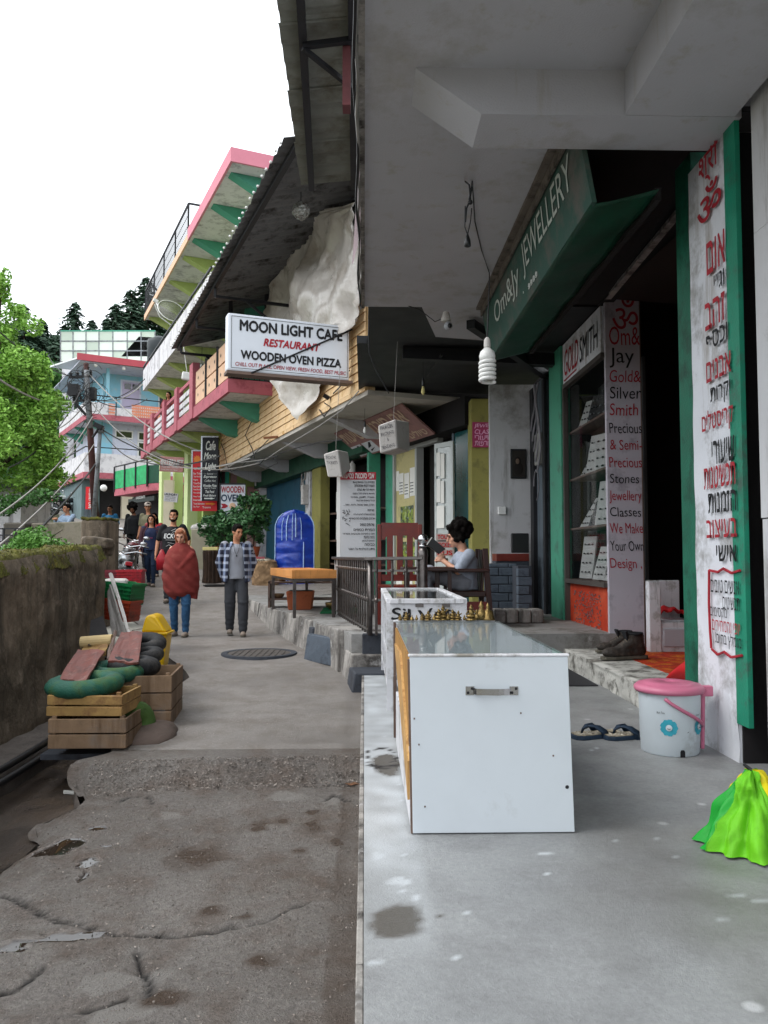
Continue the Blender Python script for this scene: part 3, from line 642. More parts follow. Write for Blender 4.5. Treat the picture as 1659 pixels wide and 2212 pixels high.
# GOLDSMITH shop window
t = thing('shop_window', 'green framed goldsmith display window with jewellery cards on shelves', 'shop window', (2.6, 9.3, ZP + .18))
b = MB()
b.box(2.52, 2.64, 10.12, 10.75, ZP + .18, 2.7); b.build('side_panel', M['green_panel'], t)
b = MB(); b.box(2.55, 2.60, 8.46, 10.1, 2.19, 2.7); b.build('header_board', M['pillar_white'], t)
b = MB(); b.box(2.54, 2.60, 8.44, 10.1, 2.13, 2.185); b.box(2.54, 2.60, 10.06, 10.12, -.93, 2.13); b.box(2.54, 2.60, 8.44, 10.1, -.97, -.90); b.box(2.54, 2.60, 8.44, 10.06, -.34, -.29); b.build('window_frame', mat('frame_brown', '4c4642', .6, .2, 6, .2, 60), t)
for z in (.33, .95, 1.55): MB().box(2.61, 2.98, 8.5, 10.05, z - .012, z + .012).build('shelf', M['wood_edge'], t)
MB().box(2.62, 2.95, 8.5, 10.05, -.33, -.29).build('shelf', M['wood_edge'], t)
MB().box(3.0, 3.03, 8.46, 10.1, -.9, 2.15).build('back_panel', mat('window_back', '3c3e3e', .8, .3, 2, .1, 30), t)
MB().box(2.585, 2.59, 8.5, 10.06, -.29, 2.13).build('glass_pane', M['shop_glass'], t)
MB().box(2.60, 2.61, 8.5, 10.06, -.90, -.34).build('lower_panel', mat('orange_felt', 'b23416', .85, .3, 2, .2, 60, dirt=('c85a3a', .45, 3)), t)
lm = [('GOLDSMITH', (2.548, 9.27, 2.27), (0, -1, 0), (0, .1, 1), 1.5, .32, dict(bold=.0, shear=.3, eps=.004))]
lett(t, M['letter_red'], [('GOLD', (2.548, 9.68, 2.27), (0, -1, 0), upv, .66, .33, dict(shear=.2, eps=.004))]); lett(t, M['letter_black'], [('SMITH', (2.548, 8.92, 2.27), (0, -1, 0), upv, .74, .30, dict(shear=.1, eps=.004))])
b = MB(); b.bar((2.545, 10.02, 2.22), (2.545, 9.45, 2.235), .012, .012); b.build('underline', M['letter_red'], t)
# jewellery cards in the window: each a card with rows of little pieces
def card(y, z, w_, h_, tilt, dark=False):
    k = thing('jewellery_card', '', 'display card', (2.72, y, z)); n = V((-math.cos(R(tilt)), -.15, math.sin(R(tilt))))
    r = V((0, -1, 0)); r = (V((.35, -1, 0))).normalized(); up = V((math.sin(R(tilt)), 0, math.cos(R(tilt))))
    c = V((2.72, y, z)); p = [c - r * w_ / 2, c + r * w_ / 2, c + r * w_ / 2 + up * h_, c - r * w_ / 2 + up * h_]; nn = r.cross(up).normalized()
    MB().poly(p, -nn * .02).build('card', M['black_plastic'] if dark else mat_card, k)
    b = MB()
    for i in range(4):
        for j in range(3):
            q = c + r * (w_ * (-.28 + .28 * j)) + up * (h_ * (.15 + .22 * i)) + nn * .012; b.obox(q, (.012, w_ * .13, .016))
    b.build('jewellery', M['silver_paint'] if dark else M['iron'], k)['kind'] = 'stuff'; return k
mat_card = mat('card_white', 'b6b8b6', .7, .06, 3, .05, 40)
spots = [(9.85, 1.56, .22, .40, 18), (9.42, 1.56, .24, .38, 14, True), (8.95, 1.57, .34, .42, 12, True), (9.86, .96, .18, .44, 30), (9.50, .96, .24, .50, 10), (9.02, .96, .36, .44, 4), (8.66, .96, .16, .48, 25),
         (9.86, .34, .18, .44, 30), (9.45, .34, .20, .34, 20, True), (8.98, .34, .38, .52, 8), (8.64, .34, .16, .50, 22), (9.80, -.28, .26, .52, 8), (9.28, -.28, .22, .40, 16), (8.86, -.28, .2, .46, 24), (8.62, -.28, .14, .40, 30)]
sh = ['bottom', 'lowest', 'second', 'top']
names = {1.56: 'top', 1.57: 'top', .96: 'second', .34: 'third', -.28: 'bottom'}
cnt = {}
for sp in spots:
    k = card(*sp[:5], dark=len(sp) > 5); z = names[sp[1]]; cnt[z] = cnt.get(z, 0) + 1; i = cnt[z]
    word = ['farthest', 'second from the green post', 'third from the green post', 'closest to the lettered board'][i - 1]
    k['label'] = ('black necklace pad' if len(sp) > 5 else 'white card of earrings') + ' on the %s window shelf, %s' % (z, word); k['group'] = 'jewellery cards in the goldsmith window'
b = MB(); rr = random.Random(5)
for i in range(170): y = rr.uniform(8.75, 9.85); z = rr.uniform(-.82, -.42); b.obox((2.592, y, z), (.008, .012, .014))
tag(b.build('bead_strings', M['silver_paint'], fix=False), 'rows of small silver beads hung before the orange panel of the window', 'beads', kind='stuff')
# lettered board facing the street corner
Yb = 8.40
t = thing('lettered_board', 'tall white painted board listing goldsmith services beside the doorway', 'sign', (2.76, Yb, ZP + .18))
x0, x1 = at(1311, 1000, Y=Yb).x, at(1388, 1000, Y=Yb).x; bz = lambda v: at(1350, v, Y=Yb).z
MB().box(x0, x1, Yb, Yb + .05, ZP + .18, bz(642)).build('board', mat('board_lilac', 'b9b4bd', .8, .06, 2, .1, 60, dirt=('77717a', .4, 2)), t, bevel=.004)
MB().box(x1 - .012, x1, Yb - .004, Yb - .001, ZP + .18, bz(645)).build('edge_strip', M['wood_edge'], t)
rows = [('ॐ', 1322, 1378, 647, 712, 0), ('Om&', 1316, 1382, 706, 746, 0), ('Jay', 1316, 1370, 752, 795, 1), ('Gold&', 1316, 1384, 800, 826, 0), ('Silver', 1317, 1386, 836, 862, 1), ('Smith', 1317, 1378, 872, 898, 0), ('Precious', 1316, 1386, 914, 936, 1), ('& Semi-', 1317, 1386, 950, 972, 0),
        ('Precious', 1316, 1386, 988, 1010, 0), ('Stones', 1317, 1380, 1024, 1044, 1), ('Jewellery', 1316, 1386, 1060, 1088, 0), ('Classes', 1317, 1384, 1096, 1116, 1), ('We Make', 1317, 1388, 1130, 1152, 0), ('Your Own', 1318, 1390, 1168, 1190, 1), ('Design ,', 1318, 1386, 1206, 1234, 0)]
for c_, mt in ((0, 'letter_red'), (1, 'letter_black')):
    lett(t, M[mt], [(s, ((at(u0, v1, Y=Yb).x + min(at(u1, v1, Y=Yb).x, x1 - .005)) / 2, Yb - .002, bz(v1)), (1, 0, 0), upv, min(at(u1, v1, Y=Yb).x, x1 - .005) - at(u0, v1, Y=Yb).x, bz(v0) - bz(v1), dict(bold=.004, eps=.004, wob=.003)) for s, u0, u1, v0, v1, k in rows if k == c_])
# white cabinet inside the doorway, red cloth, dim goods
x0, x1 = at(1402, 1300, Y=8.0).x, at(1502, 1300, Y=8.0).x
t = thing('white_cabinet', 'low white panelled cabinet inside the dark shop doorway', 'cabinet', ((x0 + x1) / 2, 8.2, -.97))
cz = lambda v: at(1450, v, Y=8.0).z
MB().box(x0, x0 + .12, 8.0, 8.1, -.97, cz(1256)).box(x0 + .12, x1, 8.02, 8.08, -.97, cz(1345)).box(x0 + .12, x1, 8.4, 8.45, -.97, cz(1256)).build('carcass', M['white_paint'], t, bevel=.006)
MB().box(x0 + .14, x1, 8.0, 8.03, cz(1398), cz(1358)).build('panel', mat('white_recess', 'b0aeb4', .7, .05, 3, .1, 60), t, bevel=.008)
MB().box(x0 + .12, x1, 8.1, 8.4, cz(1345) + .001, cz(1345) + .02).build('shelf', M['white_paint'], t)
c = MB().grid(lambda u, v: V((x0 + .16 + (x1 - x0 - .2) * u, 8.12 + .26 * v, cz(1330) + .05 * mn.noise(V((u * 4, v * 3, 0))) + .06 * math.sin(u * 3.1))), 16, 8)
tag(c.build('folded_cloth', M['red_cloth'], smooth=True, solid=.01), 'dark red folded cloth lying in the white cabinet', 'cloth')
def rc(u, v):
    a = at(1466 + 30 * u, 1500, Z=-.97); y = 5.35 + .35 * u; x = 2.34 + .55 * u * 0; z = -.97 + v * (.50 * u + .05)
    return V((2.32 + .35 * (1 - u) * .0 + .06 * math.sin(v * 5 + u * 4) + .14 * (1 - v) * u, 6.0 - .75 * u, z))
tag(MB().grid(rc, 14, 14).build('red_cloth', M['red_cloth'], smooth=True, solid=.008), 'bright red cloth hanging down by the green door jamb', 'cloth')
rr = random.Random(9)
for i in range(6):
    y = 5.6 + i * .45; x = 4.62; z = .1 + (i % 3) * .55; b = MB()
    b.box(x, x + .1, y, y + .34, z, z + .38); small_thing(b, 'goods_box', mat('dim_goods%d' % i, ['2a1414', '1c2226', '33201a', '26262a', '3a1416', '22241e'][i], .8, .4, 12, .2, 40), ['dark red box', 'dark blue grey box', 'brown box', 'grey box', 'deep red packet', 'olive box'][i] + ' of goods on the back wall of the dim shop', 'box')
# grey doorway pier beyond the green frame with the hanging cables
t = thing('shutter_pier', 'blue grey steel shutter pier with meter cables left of the goldsmith window', 'pier', (2.6, 11, ZP))
MB().box(2.56, 2.80, 11.15, 12.0, ZP, 2.55).build('pier', M['grey_paint'], t)
MB().box(2.52, 2.56, 11.1, 11.22, ZP, 2.5).box(2.50, 2.58, 11.75, 11.95, ZP, 2.5).build('channel', M['iron'], t, bevel=.004)
MB().box(2.60, 2.8, 10.76, 11.14, ZP, 2.6).build('dark_gap', M['dark_void'], t)
MB().box(2.47, 2.56, 11.2, 11.5, 1.3, 1.75).build('meter_box', mat('meter_grey', '8a8a86', .6, .15, 8, .2, 60), t, bevel=.01)
b = MB()
for i in range(5):
    y = 11.15 + i * .09; b.tube([V((2.46 - .03 * math.sin(k * .9 + i), y + .03 * math.sin(k * 1.7 + i * 2), 2.45 - k * .16)) for k in range(9 - i)], .014, 6)
b.tube([V((2.45, 11.3 + .16 * math.cos(a), 1.0 + .22 * math.sin(a))) for a in [k * .5 for k in range(10)]], .009, 6); b.build('cable', mat('cable_pale', '77757a', .6, .3, 9, .1, 60), t)
for y, z, l in ((11.5, 1.75, .3), (11.35, 1.6, .2)): pass
# ================= things on the platform =================
# big white display case in front
X0, X1, YA, YB, ZT = .19, .862, 3.36, 5.12, -.424
t = thing('display_case', 'big white laminate display case with handle and glass top, nearest the camera', 'display case', ((X0 + X1) / 2, 4.2, ZP))
b = MB(); b.hexa([(X0 + .012, YA, ZP + .005), (X1 + .012, YA, ZP + .005), (X1 + .012, YA + .02, ZP + .005), (X0 + .012, YA + .02, ZP + .005), (X0, YA, ZT), (X1 - .008, YA, ZT), (X1 - .008, YA + .02, ZT), (X0, YA + .02, ZT)])
b.build('front_panel', M['white_lam'], t, bevel=.002)
b = MB(); b.hexa([(X0 + .004, YA + .002, ZP + .004), (X0 + .012, YA + .002, ZP + .004), (X0 + .012, YA + .022, ZP + .004), (X0 + .004, YA + .022, ZP + .004), (X0 - .008, YA + .002, ZT - .01), (X0, YA + .002, ZT - .01), (X0, YA + .022, ZT - .01), (X0 - .008, YA + .022, ZT - .01)])
b.build('edge_band', M['wood_edge'], t)
MB().box(X0 - .006, X1 - .002, YA - .003, YA + .026, ZT + .001, ZT + .012).build('top_strip', M['white_paint'], t, bevel=.003)
MB().box(X0 - .004, X1 - .03, YB - .02, YB + .01, ZT + .001, ZT + .014).build('back_strip', M['white_paint'], t, bevel=.003)
MB().box(X0 + .02, X1 - .02, YB - .016, YB, ZP + .03, ZT).build('back_panel', M['white_lam'], t)
b = MB().box(X1 - .025, X1 - .008, YA + .022, YB - .018, ZP + .02, ZT - .004); b.build('right_panel', M['white_lam'], t)
MB().box(X0 + .02, X1 - .03, YA + .022, YB - .018, ZP + .03, ZP + .05).build('bottom_panel', M['ply'], t)
MB().box(X0 + .015, X1 - .03, YA + .025, YB - .02, -.80, -.785).build('inner_shelf', M['white_lam'], t)
b = MB(); b.box(X0 + .002, X0 + .016, YA + .03, YB - .25, ZP + .03, -.82); b.build('left_panel', M['white_paint'], t)
b = MB(); b.poly([(X0 + .004, YA + .03, -.45), (X0 + .004, YA + .03, -.80), (X0 + .004, YB - .1, -.62), (X0 + .004, YB - .1, -.45)], (.012, 0, 0)); b.build('side_board', M['ply'], t)
b = MB(); b.poly([(X0 - .008, YA + .04, -.86), (X0 - .008, 4.15, -.50), (X0 - .008, 4.85, -.53), (X0 - .008, YA + .04, -1.02)], (.012, 0, 0)); b.build('raw_plank', mat('raw_pine', 'b8925c', .8, .2, 6, .4, 40, streak=('8a5c30', .5, 18)), t)
b = MB(); b.box(X0 - .004, X0 + .014, YB - .03, YB, ZP + .02, ZT).box(X0 - .006, X0 + .012, YB - .09, YB - .075, ZP + .02, -.75); b.build('corner_post', M['wood_edge'], t)
MB().box(X0 + .006, X1 - .012, YA + .024, YB - .02, ZT + .002, ZT + .008).build('glass_top', M['glass'], t)
cx, zc_ = .475, -.567
hp = [at(u, v, Y=YA - .002) for u, v in ((1015, 1492), (1110, 1492))]
b = MB()
for q in hp: b.box(q.x - .018, q.x + .018, YA - .004, YA - .0005, q.z - .018, q.z + .018)
h = t
arc = [hp[0] + V((.012, 0, 0))] + [hp[0].lerp(hp[1], k / 8) + V((0, -.012 - .028 * math.sin(math.pi * min(1, max(0, k / 8))) ** .4, 0)) for k in range(1, 8)] + [hp[1] - V((.012, 0, 0))]
for p, q in zip(arc, arc[1:]): b.bar(p, q, .003, .026, up=(0, 0, 1)) if 0 else b.hexa([p + V((0, 0, -.013)), q + V((0, 0, -.013)), q + V((0, .003, -.013)), p + V((0, .003, -.013)), p + V((0, 0, .013)), q + V((0, 0, .013)), q + V((0, .003, .013)), p + V((0, .003, .013))])
hd = b.build('handle', M['chrome'], t)
for q in hp:
    for dx, dz in ((-.008, -.008), (.009, .009)): MB().lathe(q + V((dx, -.004, dz)), [(.006, 0), (.0045, .002)], 10, Euler((R(90), 0, 0)).to_matrix()).build('screw', M['iron'], hd)
q = at(1225, 1700, Y=YA); MB().lathe(q + V((0, -.0005, 0)), [(.008, 0), (.006, .002), (.002, .001)], 10, Euler((R(90), 0, 0)).to_matrix()).build('screw_hole', M['iron'], t)
b = MB()
for u, v in ((1195, 1632), (895, 1552), (905, 1608), (918, 1742), (1125, 1540)): q = at(u, v, Y=YA - .001); b.box(q.x - .003, q.x + .003, q.y - .001, q.y, q.z - .004, q.z + .003)
b.build('chip', M['wood_edge'], t)
# things kept inside the case, seen through the glass
for i, (x, y, w_, l_, col) in enumerate([(.33, 4.6, .16, .22, 'd6d6d0'), (.55, 4.3, .2, .16, '3c4446'), (.62, 4.8, .12, .2, '8d9294')]):
    b = MB().box(x - w_ / 2, x + w_ / 2, y - l_ / 2, y + l_ / 2, -.784, -.75); small_thing(b, 'jewellery_tray', mat('tray%d' % i, col, .7, .1, 8, .1, 60), ['white shallow tray under the glass of the front case', 'dark grey shallow tray under the glass of the front case', 'pale grey shallow tray at the back of the front case'][i], 'tray', bevel=.004)

# brass figures along the back edge of the case
b0 = []
specs = [(865, 1330, .028), (878, 1324, .038), (900, 1330, .026), (912, 1328, .032), (925, 1322, .045), (938, 1328, .034), (948, 1318, .048), (957, 1312, .055), (968, 1326, .038), (978, 1320, .05), (990, 1322, .05), (1003, 1330, .04), (1018, 1310, .085), (1040, 1300, .10), (1030, 1318, .06), (1054, 1304, .07), (890, 1332, .022)]
kinds = ['seated brass figure', 'little brass bell', 'brass standing figure', 'round brass pot']
def figurine(c, h, kind, name):
    b = MB()
    if kind == 3:
        b.lathe(c, [(h * .16, 0), (h * .3, h * .2), (h * .28, h * .4), (h * .10, h * .6), (h * .15, h * .7), (h * .09, h * .82), (.001, h)], 14)
    elif kind == 1:
        b.lathe(c, [(h * .42, 0), (h * .36, h * .12), (h * .28, h * .5), (h * .1, h * .6), (h * .12, h * .75), (.001, h)], 12)
    else:
        b.lathe(c, [(h * .42, 0), (h * .42, h * .1), (h * .3, h * .14)], 10)
        b.ball(c + V((0, 0, h * .28)), (h * .38, h * .26, h * .16), 10, 6); b.ball(c + V((0, 0, h * .5)), (h * .2, h * .16, h * .22), 10, 6); b.ball(c + V((0, 0, h * .8)), h * .15, 10, 6)
        for s in (-1, 1): b.limb([c + V((s * h * .2, 0, h * .62)), c + V((s * h * .34, -h * .1, h * (.42 if kind == 0 else .75)))], [h * .07, h * .05], 6)
        b.tube([c + V((0, 0, h * .9)), c + V((0, 0, h * 1.05))], [h * .1, h * .02], 8)
    return b.build('figurine' if kind in (0, 2) else 'brass_bell' if kind == 1 else 'brass_pot', M['brass'], smooth=True)
wherelab = ['leftmost of the row', 'second from the left', 'third from the left', 'fourth from the left', 'fifth from the left', 'sixth from the left', 'seventh from the left', 'eighth from the left', 'ninth from the left', 'tenth from the left', 'eleventh from the left', 'twelfth from the left', 'thirteenth from the left, tall', 'near the right end, tallest', 'low one between two tall ones', 'rightmost of the row', 'tiny one under the painted letters']
for i, (u, v, h) in enumerate(specs):
    q = at(u, 1342, Y=5.10 if i % 2 else 5.085); q.z = ZT + .014; kd = (0, 2, 3, 0, 0, 1, 2, 2, 3, 0, 2, 3, 0, 3, 3, 1, 1)[i]
    o = figurine(q, max(.035, (1342 - v) * 5.1 / 1726), kd, ''); tag(o, kinds[kd] + ' on the case, ' + wherelab[i], 'figurine' if kd in (0, 2) else ('bell' if kd == 1 else 'pot'), 'brass pieces standing along the back of the display case')
# small shelf edge they stand on
# second case painted white with SILVE(R)
YC, YD = 6.0, 8.0; zt2 = -.35
xa, xb = at(842, 1325, Y=YC).x, at(1002, 1325, Y=YC).x
t = thing('display_case', 'older white painted display case lettered silver, behind the front case', 'display case', ((xa + xb) / 2, 7, ZP))
PW = M['white_paint']
b = MB(); b.box(xa, xb, YC, YC + .025, ZP + .25, zt2).build('front_panel', PW, t, bevel=.003)
b = MB(); w2 = .05
for p, q in (((xa, YC), (xb, YC)), ((xa, YD), (xb, YD)), ((xa, YC), (xa, YD)), ((xb, YC), (xb, YD))):
    MB().bar(V((*p, zt2 + .01)), V((*q, zt2 + .01)), w2, .035).build('top_rail', PW, t, bevel=.003)
for x in (xa, xb):
    for y in (YC + .02, YD - .02): MB().bar((x, y, ZP), (x, y, zt2), .045, .045).build('leg', PW, t)
for z in (-1.0, -.75): MB().bar((xa, YC, z), (xa, YD, z), .03, .03).build('side_rail', PW, t)
for i in range(7): y = YC + .25 + i * .25; MB().bar((xa - .002, y, -1.0), (xa - .002, y, zt2), .03, .018).build('slat', PW, t)
MB().box(xa + .02, xb - .02, YC + .03, YD - .03, zt2 + .012, zt2 + .018).build('glass_top', M['glass'], t)
MB().box(xa + .03, xb - .03, YC + .03, YD - .03, -.80, -.785).build('inner_shelf', mat('felt_dark', '2c2e33', .9, .2, 6, .1, 40), t)
MB().box(xb - .03, xb - .01, YC + .03, YD - .03, -1.0, zt2 - .01).build('right_panel', PW, t)
q = at(845, 1342, Y=YC - .003)
lett(t, M['letter_black'], [('SiLVeR', (q.x + .25, YC - .001, q.z + .006), (1, 0, 0), upv, .50, .085, dict(bold=.015, eps=.003, wob=.01))])
for u in (905, 960):
    q = at(u, 1308, Y=YC - .003); q.z = zt2 - .05; b = MB()
for u in (906, 963): q = at(u, 1300, Y=YC); MB().box(q.x - .03, q.x + .03, YC - .01, YC, zt2 - .035, zt2 - .01).build('hinge', M['steel'], t)
# bucket with pink lid
c = at(1470, 1600, Z=ZP); bc = at(1472, 1637, Z=ZP); c = V((bc.x, bc.y + .17, ZP)); sc = c.y / 1726
t = thing('bucket', 'white plastic bucket with pink lid and blue printed flowers', 'bucket', c)
rb, rt, hh = 60 * sc, 64 * sc, 134 * sc
MB().lathe(c, [(rb * .97, 0), (rb, .006), (rb * 1.01, hh * .18), (rb * 1.02, hh * .19), (rt * .99, hh * .96), (rt, hh)], 40).build('body', M['bucket_white'], t, smooth=True)
MB().lathe(c, [(rt * 1.10, hh * .95), (rt * 1.14, hh * .98), (rt * 1.14, hh * 1.02), (rt * 1.02, hh * 1.07), (rt * .9, hh * 1.06), (rt * .86, hh * 1.09), (rt * .25, hh * 1.11), (rt * .2, hh * 1.07), (.001, hh * 1.07)], 44).build('lid', M['pink_plastic'], t, smooth=True)
def onb(a, z, e=.004): r = rb + (rt - rb) * (z / hh) + e; return c + V((math.sin(R(a)) * r, -math.cos(R(a)) * r, z))
b = MB(); pts = [onb(-28 + k * 8.8, hh * (.90 - .47 * (k / 11) ** .85), .012) for k in range(12)] ; b.tube(pts, .0105, 8); b.build('handle', M['pink_plastic'], t, smooth=True)
b = MB(); b.tube([onb(78, hh * k, .016) for k in (.92, .7, .45, .2, .05)], .013, 8); b.obox(onb(76, hh * .97, .03), (.07, .05, .06)); b.build('handle_strap', M['pink_plastic'], t, bevel=.006)
for a0 in (-22, 46):
    b = MB()
    for k in range(9):
        a = k * 2 * math.pi / 9; m_ = onb(a0 + 10.5 * math.cos(a), hh * (.45 + .085 * math.sin(a)), .002); n = V((math.sin(R(a0)), -math.cos(R(a0)), 0)); r = V((math.cos(R(a0)), math.sin(R(a0)), 0))
        b.add([m_ + (r * math.cos(j * 1.05) + V((0, 0, 1)) * math.sin(j * 1.05)) * .019 for j in range(6)], [(0, 1, 2, 3, 4, 5)])
    f = b.build('flower_petals', M['teal_print'], t, fix=False); q = onb(a0, hh * .45, .005)
    MB().lathe(q, [(.018, 0), (.001, .002)], 14, Matrix.Rotation(R(90), 3, 'X') if 0 else (V((0, 0, 1)).rotation_difference(n).to_matrix())).build('flower_centre', M['bucket_white'], t)
    MB().tube([q + n * .004 + r * (.009 * math.cos(a)) + V((0, 0, .008 * math.sin(a))) for a in (3.5, 4.0, 4.7, 5.4, 5.9)], .0016, 4).build('smile', M['letter_black'], t)
MB().tube([onb(12, 0, .002) + V((.014 * math.cos(a), 0, hh * .40 + .010 * math.sin(a))) for a in (3.6, 4.2, 4.7, 5.2, 5.8)], .0016, 4).build('smile', M['letter_black'], t)
q = onb(3, .001, .003); b = MB(); b.poly([q + V((x, 0, z)) for x, z in ((-.014, 0), (.014, 0), (.014, .030), (.008, .041), (-.008, .041), (-.014, .030))], (0, -.001, 0)); b.build('notch', M['letter_black'], t)
def wtxt(s, a, z, w_):
    q = onb(a, z, .004); r = V((math.cos(R(a)), math.sin(R(a)), 0)); mb = MB(); write(mb, s, q, r, upv, w_, w_ * .28, bold=0, shear=.2, eps=.004); mb.build('lettering', M['letter_black'], t, fix=False)
wtxt('Bath Time', -36, hh * .66, .045); wtxt('Cute!', 38, hh * .63, .035)
# slippers
def slipper(c, ang, L_=.35):
    Mt = Matrix.Translation(c) @ Matrix.Rotation(R(ang), 4, 'Z')
    t = thing('slipper', '', 'slipper', c)
    prof = [(-.5, .13), (-.46, .20), (-.3, .235), (-.05, .20), (.2, .24), (.36, .25), (.47, .18), (.5, .06)]
    out = [(x * L_, y * L_ * .8) for x, y in prof] + [(x * L_, -y * L_ * .72) for x, y in reversed(prof)]
    b = MB(); b.poly([V((x, y, 0)) for x, y in out], (0, 0, .026)); b.xf(Mt).build('sole', M['slipper'], t, bevel=.005, seg=2)
    b = MB(); b.poly([V((x * .94, y * .92, .0265)) for x, y in out], (0, 0, .005)); b.xf(Mt).build('footbed', M['cork'], t, bevel=.002)
    b = MB(); rr = random.Random(2)
    for i in range(40): x, y = rr.uniform(-.42, .42) * L_, rr.uniform(-.13, .13) * L_; b.ball((x, y, .032), (.009, .006, .004), 6, 4)
    b.xf(Mt).build('massage_dot', mat_dots, t)['kind'] = 'stuff'
    b = MB()
    for s in (-1, 1):
        P = [V((-.12 * L_, s * .19 * L_, .01)), V((-.04 * L_, s * .19 * L_, .055)), V((.06 * L_, s * .13 * L_, .082)), V((.16 * L_, s * .05 * L_, .085)), V((.27 * L_, 0, .062)), V((.31 * L_, 0, .03))]
        vs = []; n = len(P)
        for p, w_ in zip(P, (.034, .034, .03, .024, .014, .008)):
            vs += [p + V((-w_ * .7, 0, 0)), p + V((w_ * .7, 0, -.004)), p + V((w_ * .7, 0, -.012)), p + V((-w_ * .7, 0, -.010))]
        b.add(vs, [(4 * i + k, 4 * i + (k + 1) % 4, 4 * i + 4 + (k + 1) % 4, 4 * i + 4 + k) for i in range(n - 1) for k in range(4)])
    b.xf(Mt).build('strap', M['slipper'], t, smooth=True, weld=True); return t
mat_dots = mat('dots', 'b9b2a4', .6, .4, 80, .1, 60)
q = at(1288, 1592, Z=ZP); q.z = ZP; tag(slipper(q, 195), 'left blue flip flop with studded footbed, nearer the white case', None, 'pair of blue flip flops on the platform')
q = at(1358, 1594, Z=ZP); q.z = ZP; tag(slipper(q, 190), 'right blue flip flop touching the pink lidded bucket', None, 'pair of blue flip flops on the platform')
# boots on the step
def boot(c, ang, s=1.0, label=''):
    t = thing('hiking_boot', label, 'boot', c, 'pair of worn hiking boots on the shop step'); Mt = Matrix.Translation(c) @ Matrix.Rotation(R(ang), 4, 'Z') @ Matrix.Diagonal((s, s, s * .8, 1))
    b = MB() # toe towards -x
    b.ball((-.10, 0, .055), (.075, .045, .045), 14, 10); b.ball((-.02, 0, .06), (.10, .045, .05), 14, 10); b.ball((.08, 0, .065), (.07, .042, .06), 14, 10)
    b.limb([(-.04, 0, .085), (.03, 0, .13), (.075, 0, .10)], [.036, .044, .046]); b.loft([(V((.075, 0, .09)), .062, .044), (V((.078, 0, .13)), .056, .042), (V((.072, 0, .175)), .06, .046), (V((.068, 0, .20)), .062, .048)])
    r = remeshed(b, .007, 3, lambda p: .003 * mn.noise(p * 60)); r.xf(Mt); up_ = r.build('upper', M['boot'], t, smooth=True)
    b = MB(); b.lathe((.068, 0, .200), [(.048, -.012), (.056, .004), (.052, .016), (.040, .012), (.038, -.01)], 20); b.xf(Mt).build('collar', mat_collar, t, smooth=True)
    b = MB(); b.hexa([(.0, -.02, .14), (.01, .02, .14), (.02, .02, .15), (.01, -.02, .15), (-.018, -.03, .225), (-.018, .03, .225), (.0, .03, .23), (.0, -.03, .23)]); b.xf(Mt).build('tongue', mat_collar, t, bevel=.004)
    pr = [(-.178, .02), (-.165, .036), (-.10, .046), (-.02, .036), (.06, .036), (.13, .04), (.155, .02)]
    out = [(x, y) for x, y in pr] + [(x, -y) for x, y in reversed(pr)]
    b = MB(); b.poly([V((x, y, 0)) for x, y in out], (0, 0, .026)); b.xf(Mt).build('sole', M['boot_sole'], t, bevel=.005, seg=2)
    b = MB()
    for k in range(6):
        x = -.055 + k * .016; z = .098 + k * .017; y = .028
        b.tube([(x, -y, z - .01), (x + .004, 0, z + .014), (x + .012, y, z)], .0026, 5)
    b.xf(Mt).build('lace', mat('lace%d' % len(bpy.data.materials), '6f6456', .8, .2, 50, .1, 60), t)
    return t
mat_collar = mat('boot_collar', '191a1e', .8, .3, 30, .5, 100)
q = at(1352, 1424, Z=-.965); q.z = -.962; boot(q, 14, 1.42, 'muddy brown hiking boot with high collar, nearer the doorway')
q = at(1326, 1415, Z=-.965); q = q + V((.10, .20, 0)); q.z = -.962; boot(q, 4, 1.25, 'second muddy hiking boot, mostly hidden behind the first')
# green and yellow umbrella resting on the platform
q = at(1624, 1662, Y=3.18); t = thing('umbrella', 'lime green and yellow umbrella cloth spread on the platform at right', 'umbrella', V((q.x + .1, q.y, ZP)))
def panel(a0, a1, mt, hem=0):
    def f(u, v):
        a = R(a0 + (a1 - a0) * u); sag = .035 * math.sin(math.pi * u) * v
        rad = (.02 + .19 * v) * (1 - .10 * math.sin(math.pi * u) * v); z = q.z + (ZP + .006 - q.z) * (v ** 1.15 if v < 1 else 1)
        w_ = .020 * math.sin(a * 11) * v + .05 * mn.noise(V((a * 2.5, v * 3, 0))) + .02 * mn.noise(V((a * 8, v * 7, 0)))
        return V((q.x + (rad + w_) * math.cos(a), q.y - (rad + w_) * math.sin(a) * .9, max(ZP + .004, z + sag * -.2 + .035 * math.sin(math.pi * u) * max(0, v - .7))))
    MB().grid(f, 14, 22).build('canopy_panel', mt, t, smooth=True)
panel(165, 205, mat('green_deep', '12962c', .55, .07, 4, .08, 120)); panel(118, 166, M['lime_cloth']); panel(72, 119, M['lime_cloth']); panel(-20, 73, M['yellow_cloth']); panel(-110, -19, M['lime_cloth']); panel(205, 250, M['yellow_cloth'])
b = MB(); e = at(1606, 1650, Y=3.2); b.tube([q + V((.01, 0, -.015)), e], [.010, .006], 8); b.build('ferrule', M['black_plastic'], t)
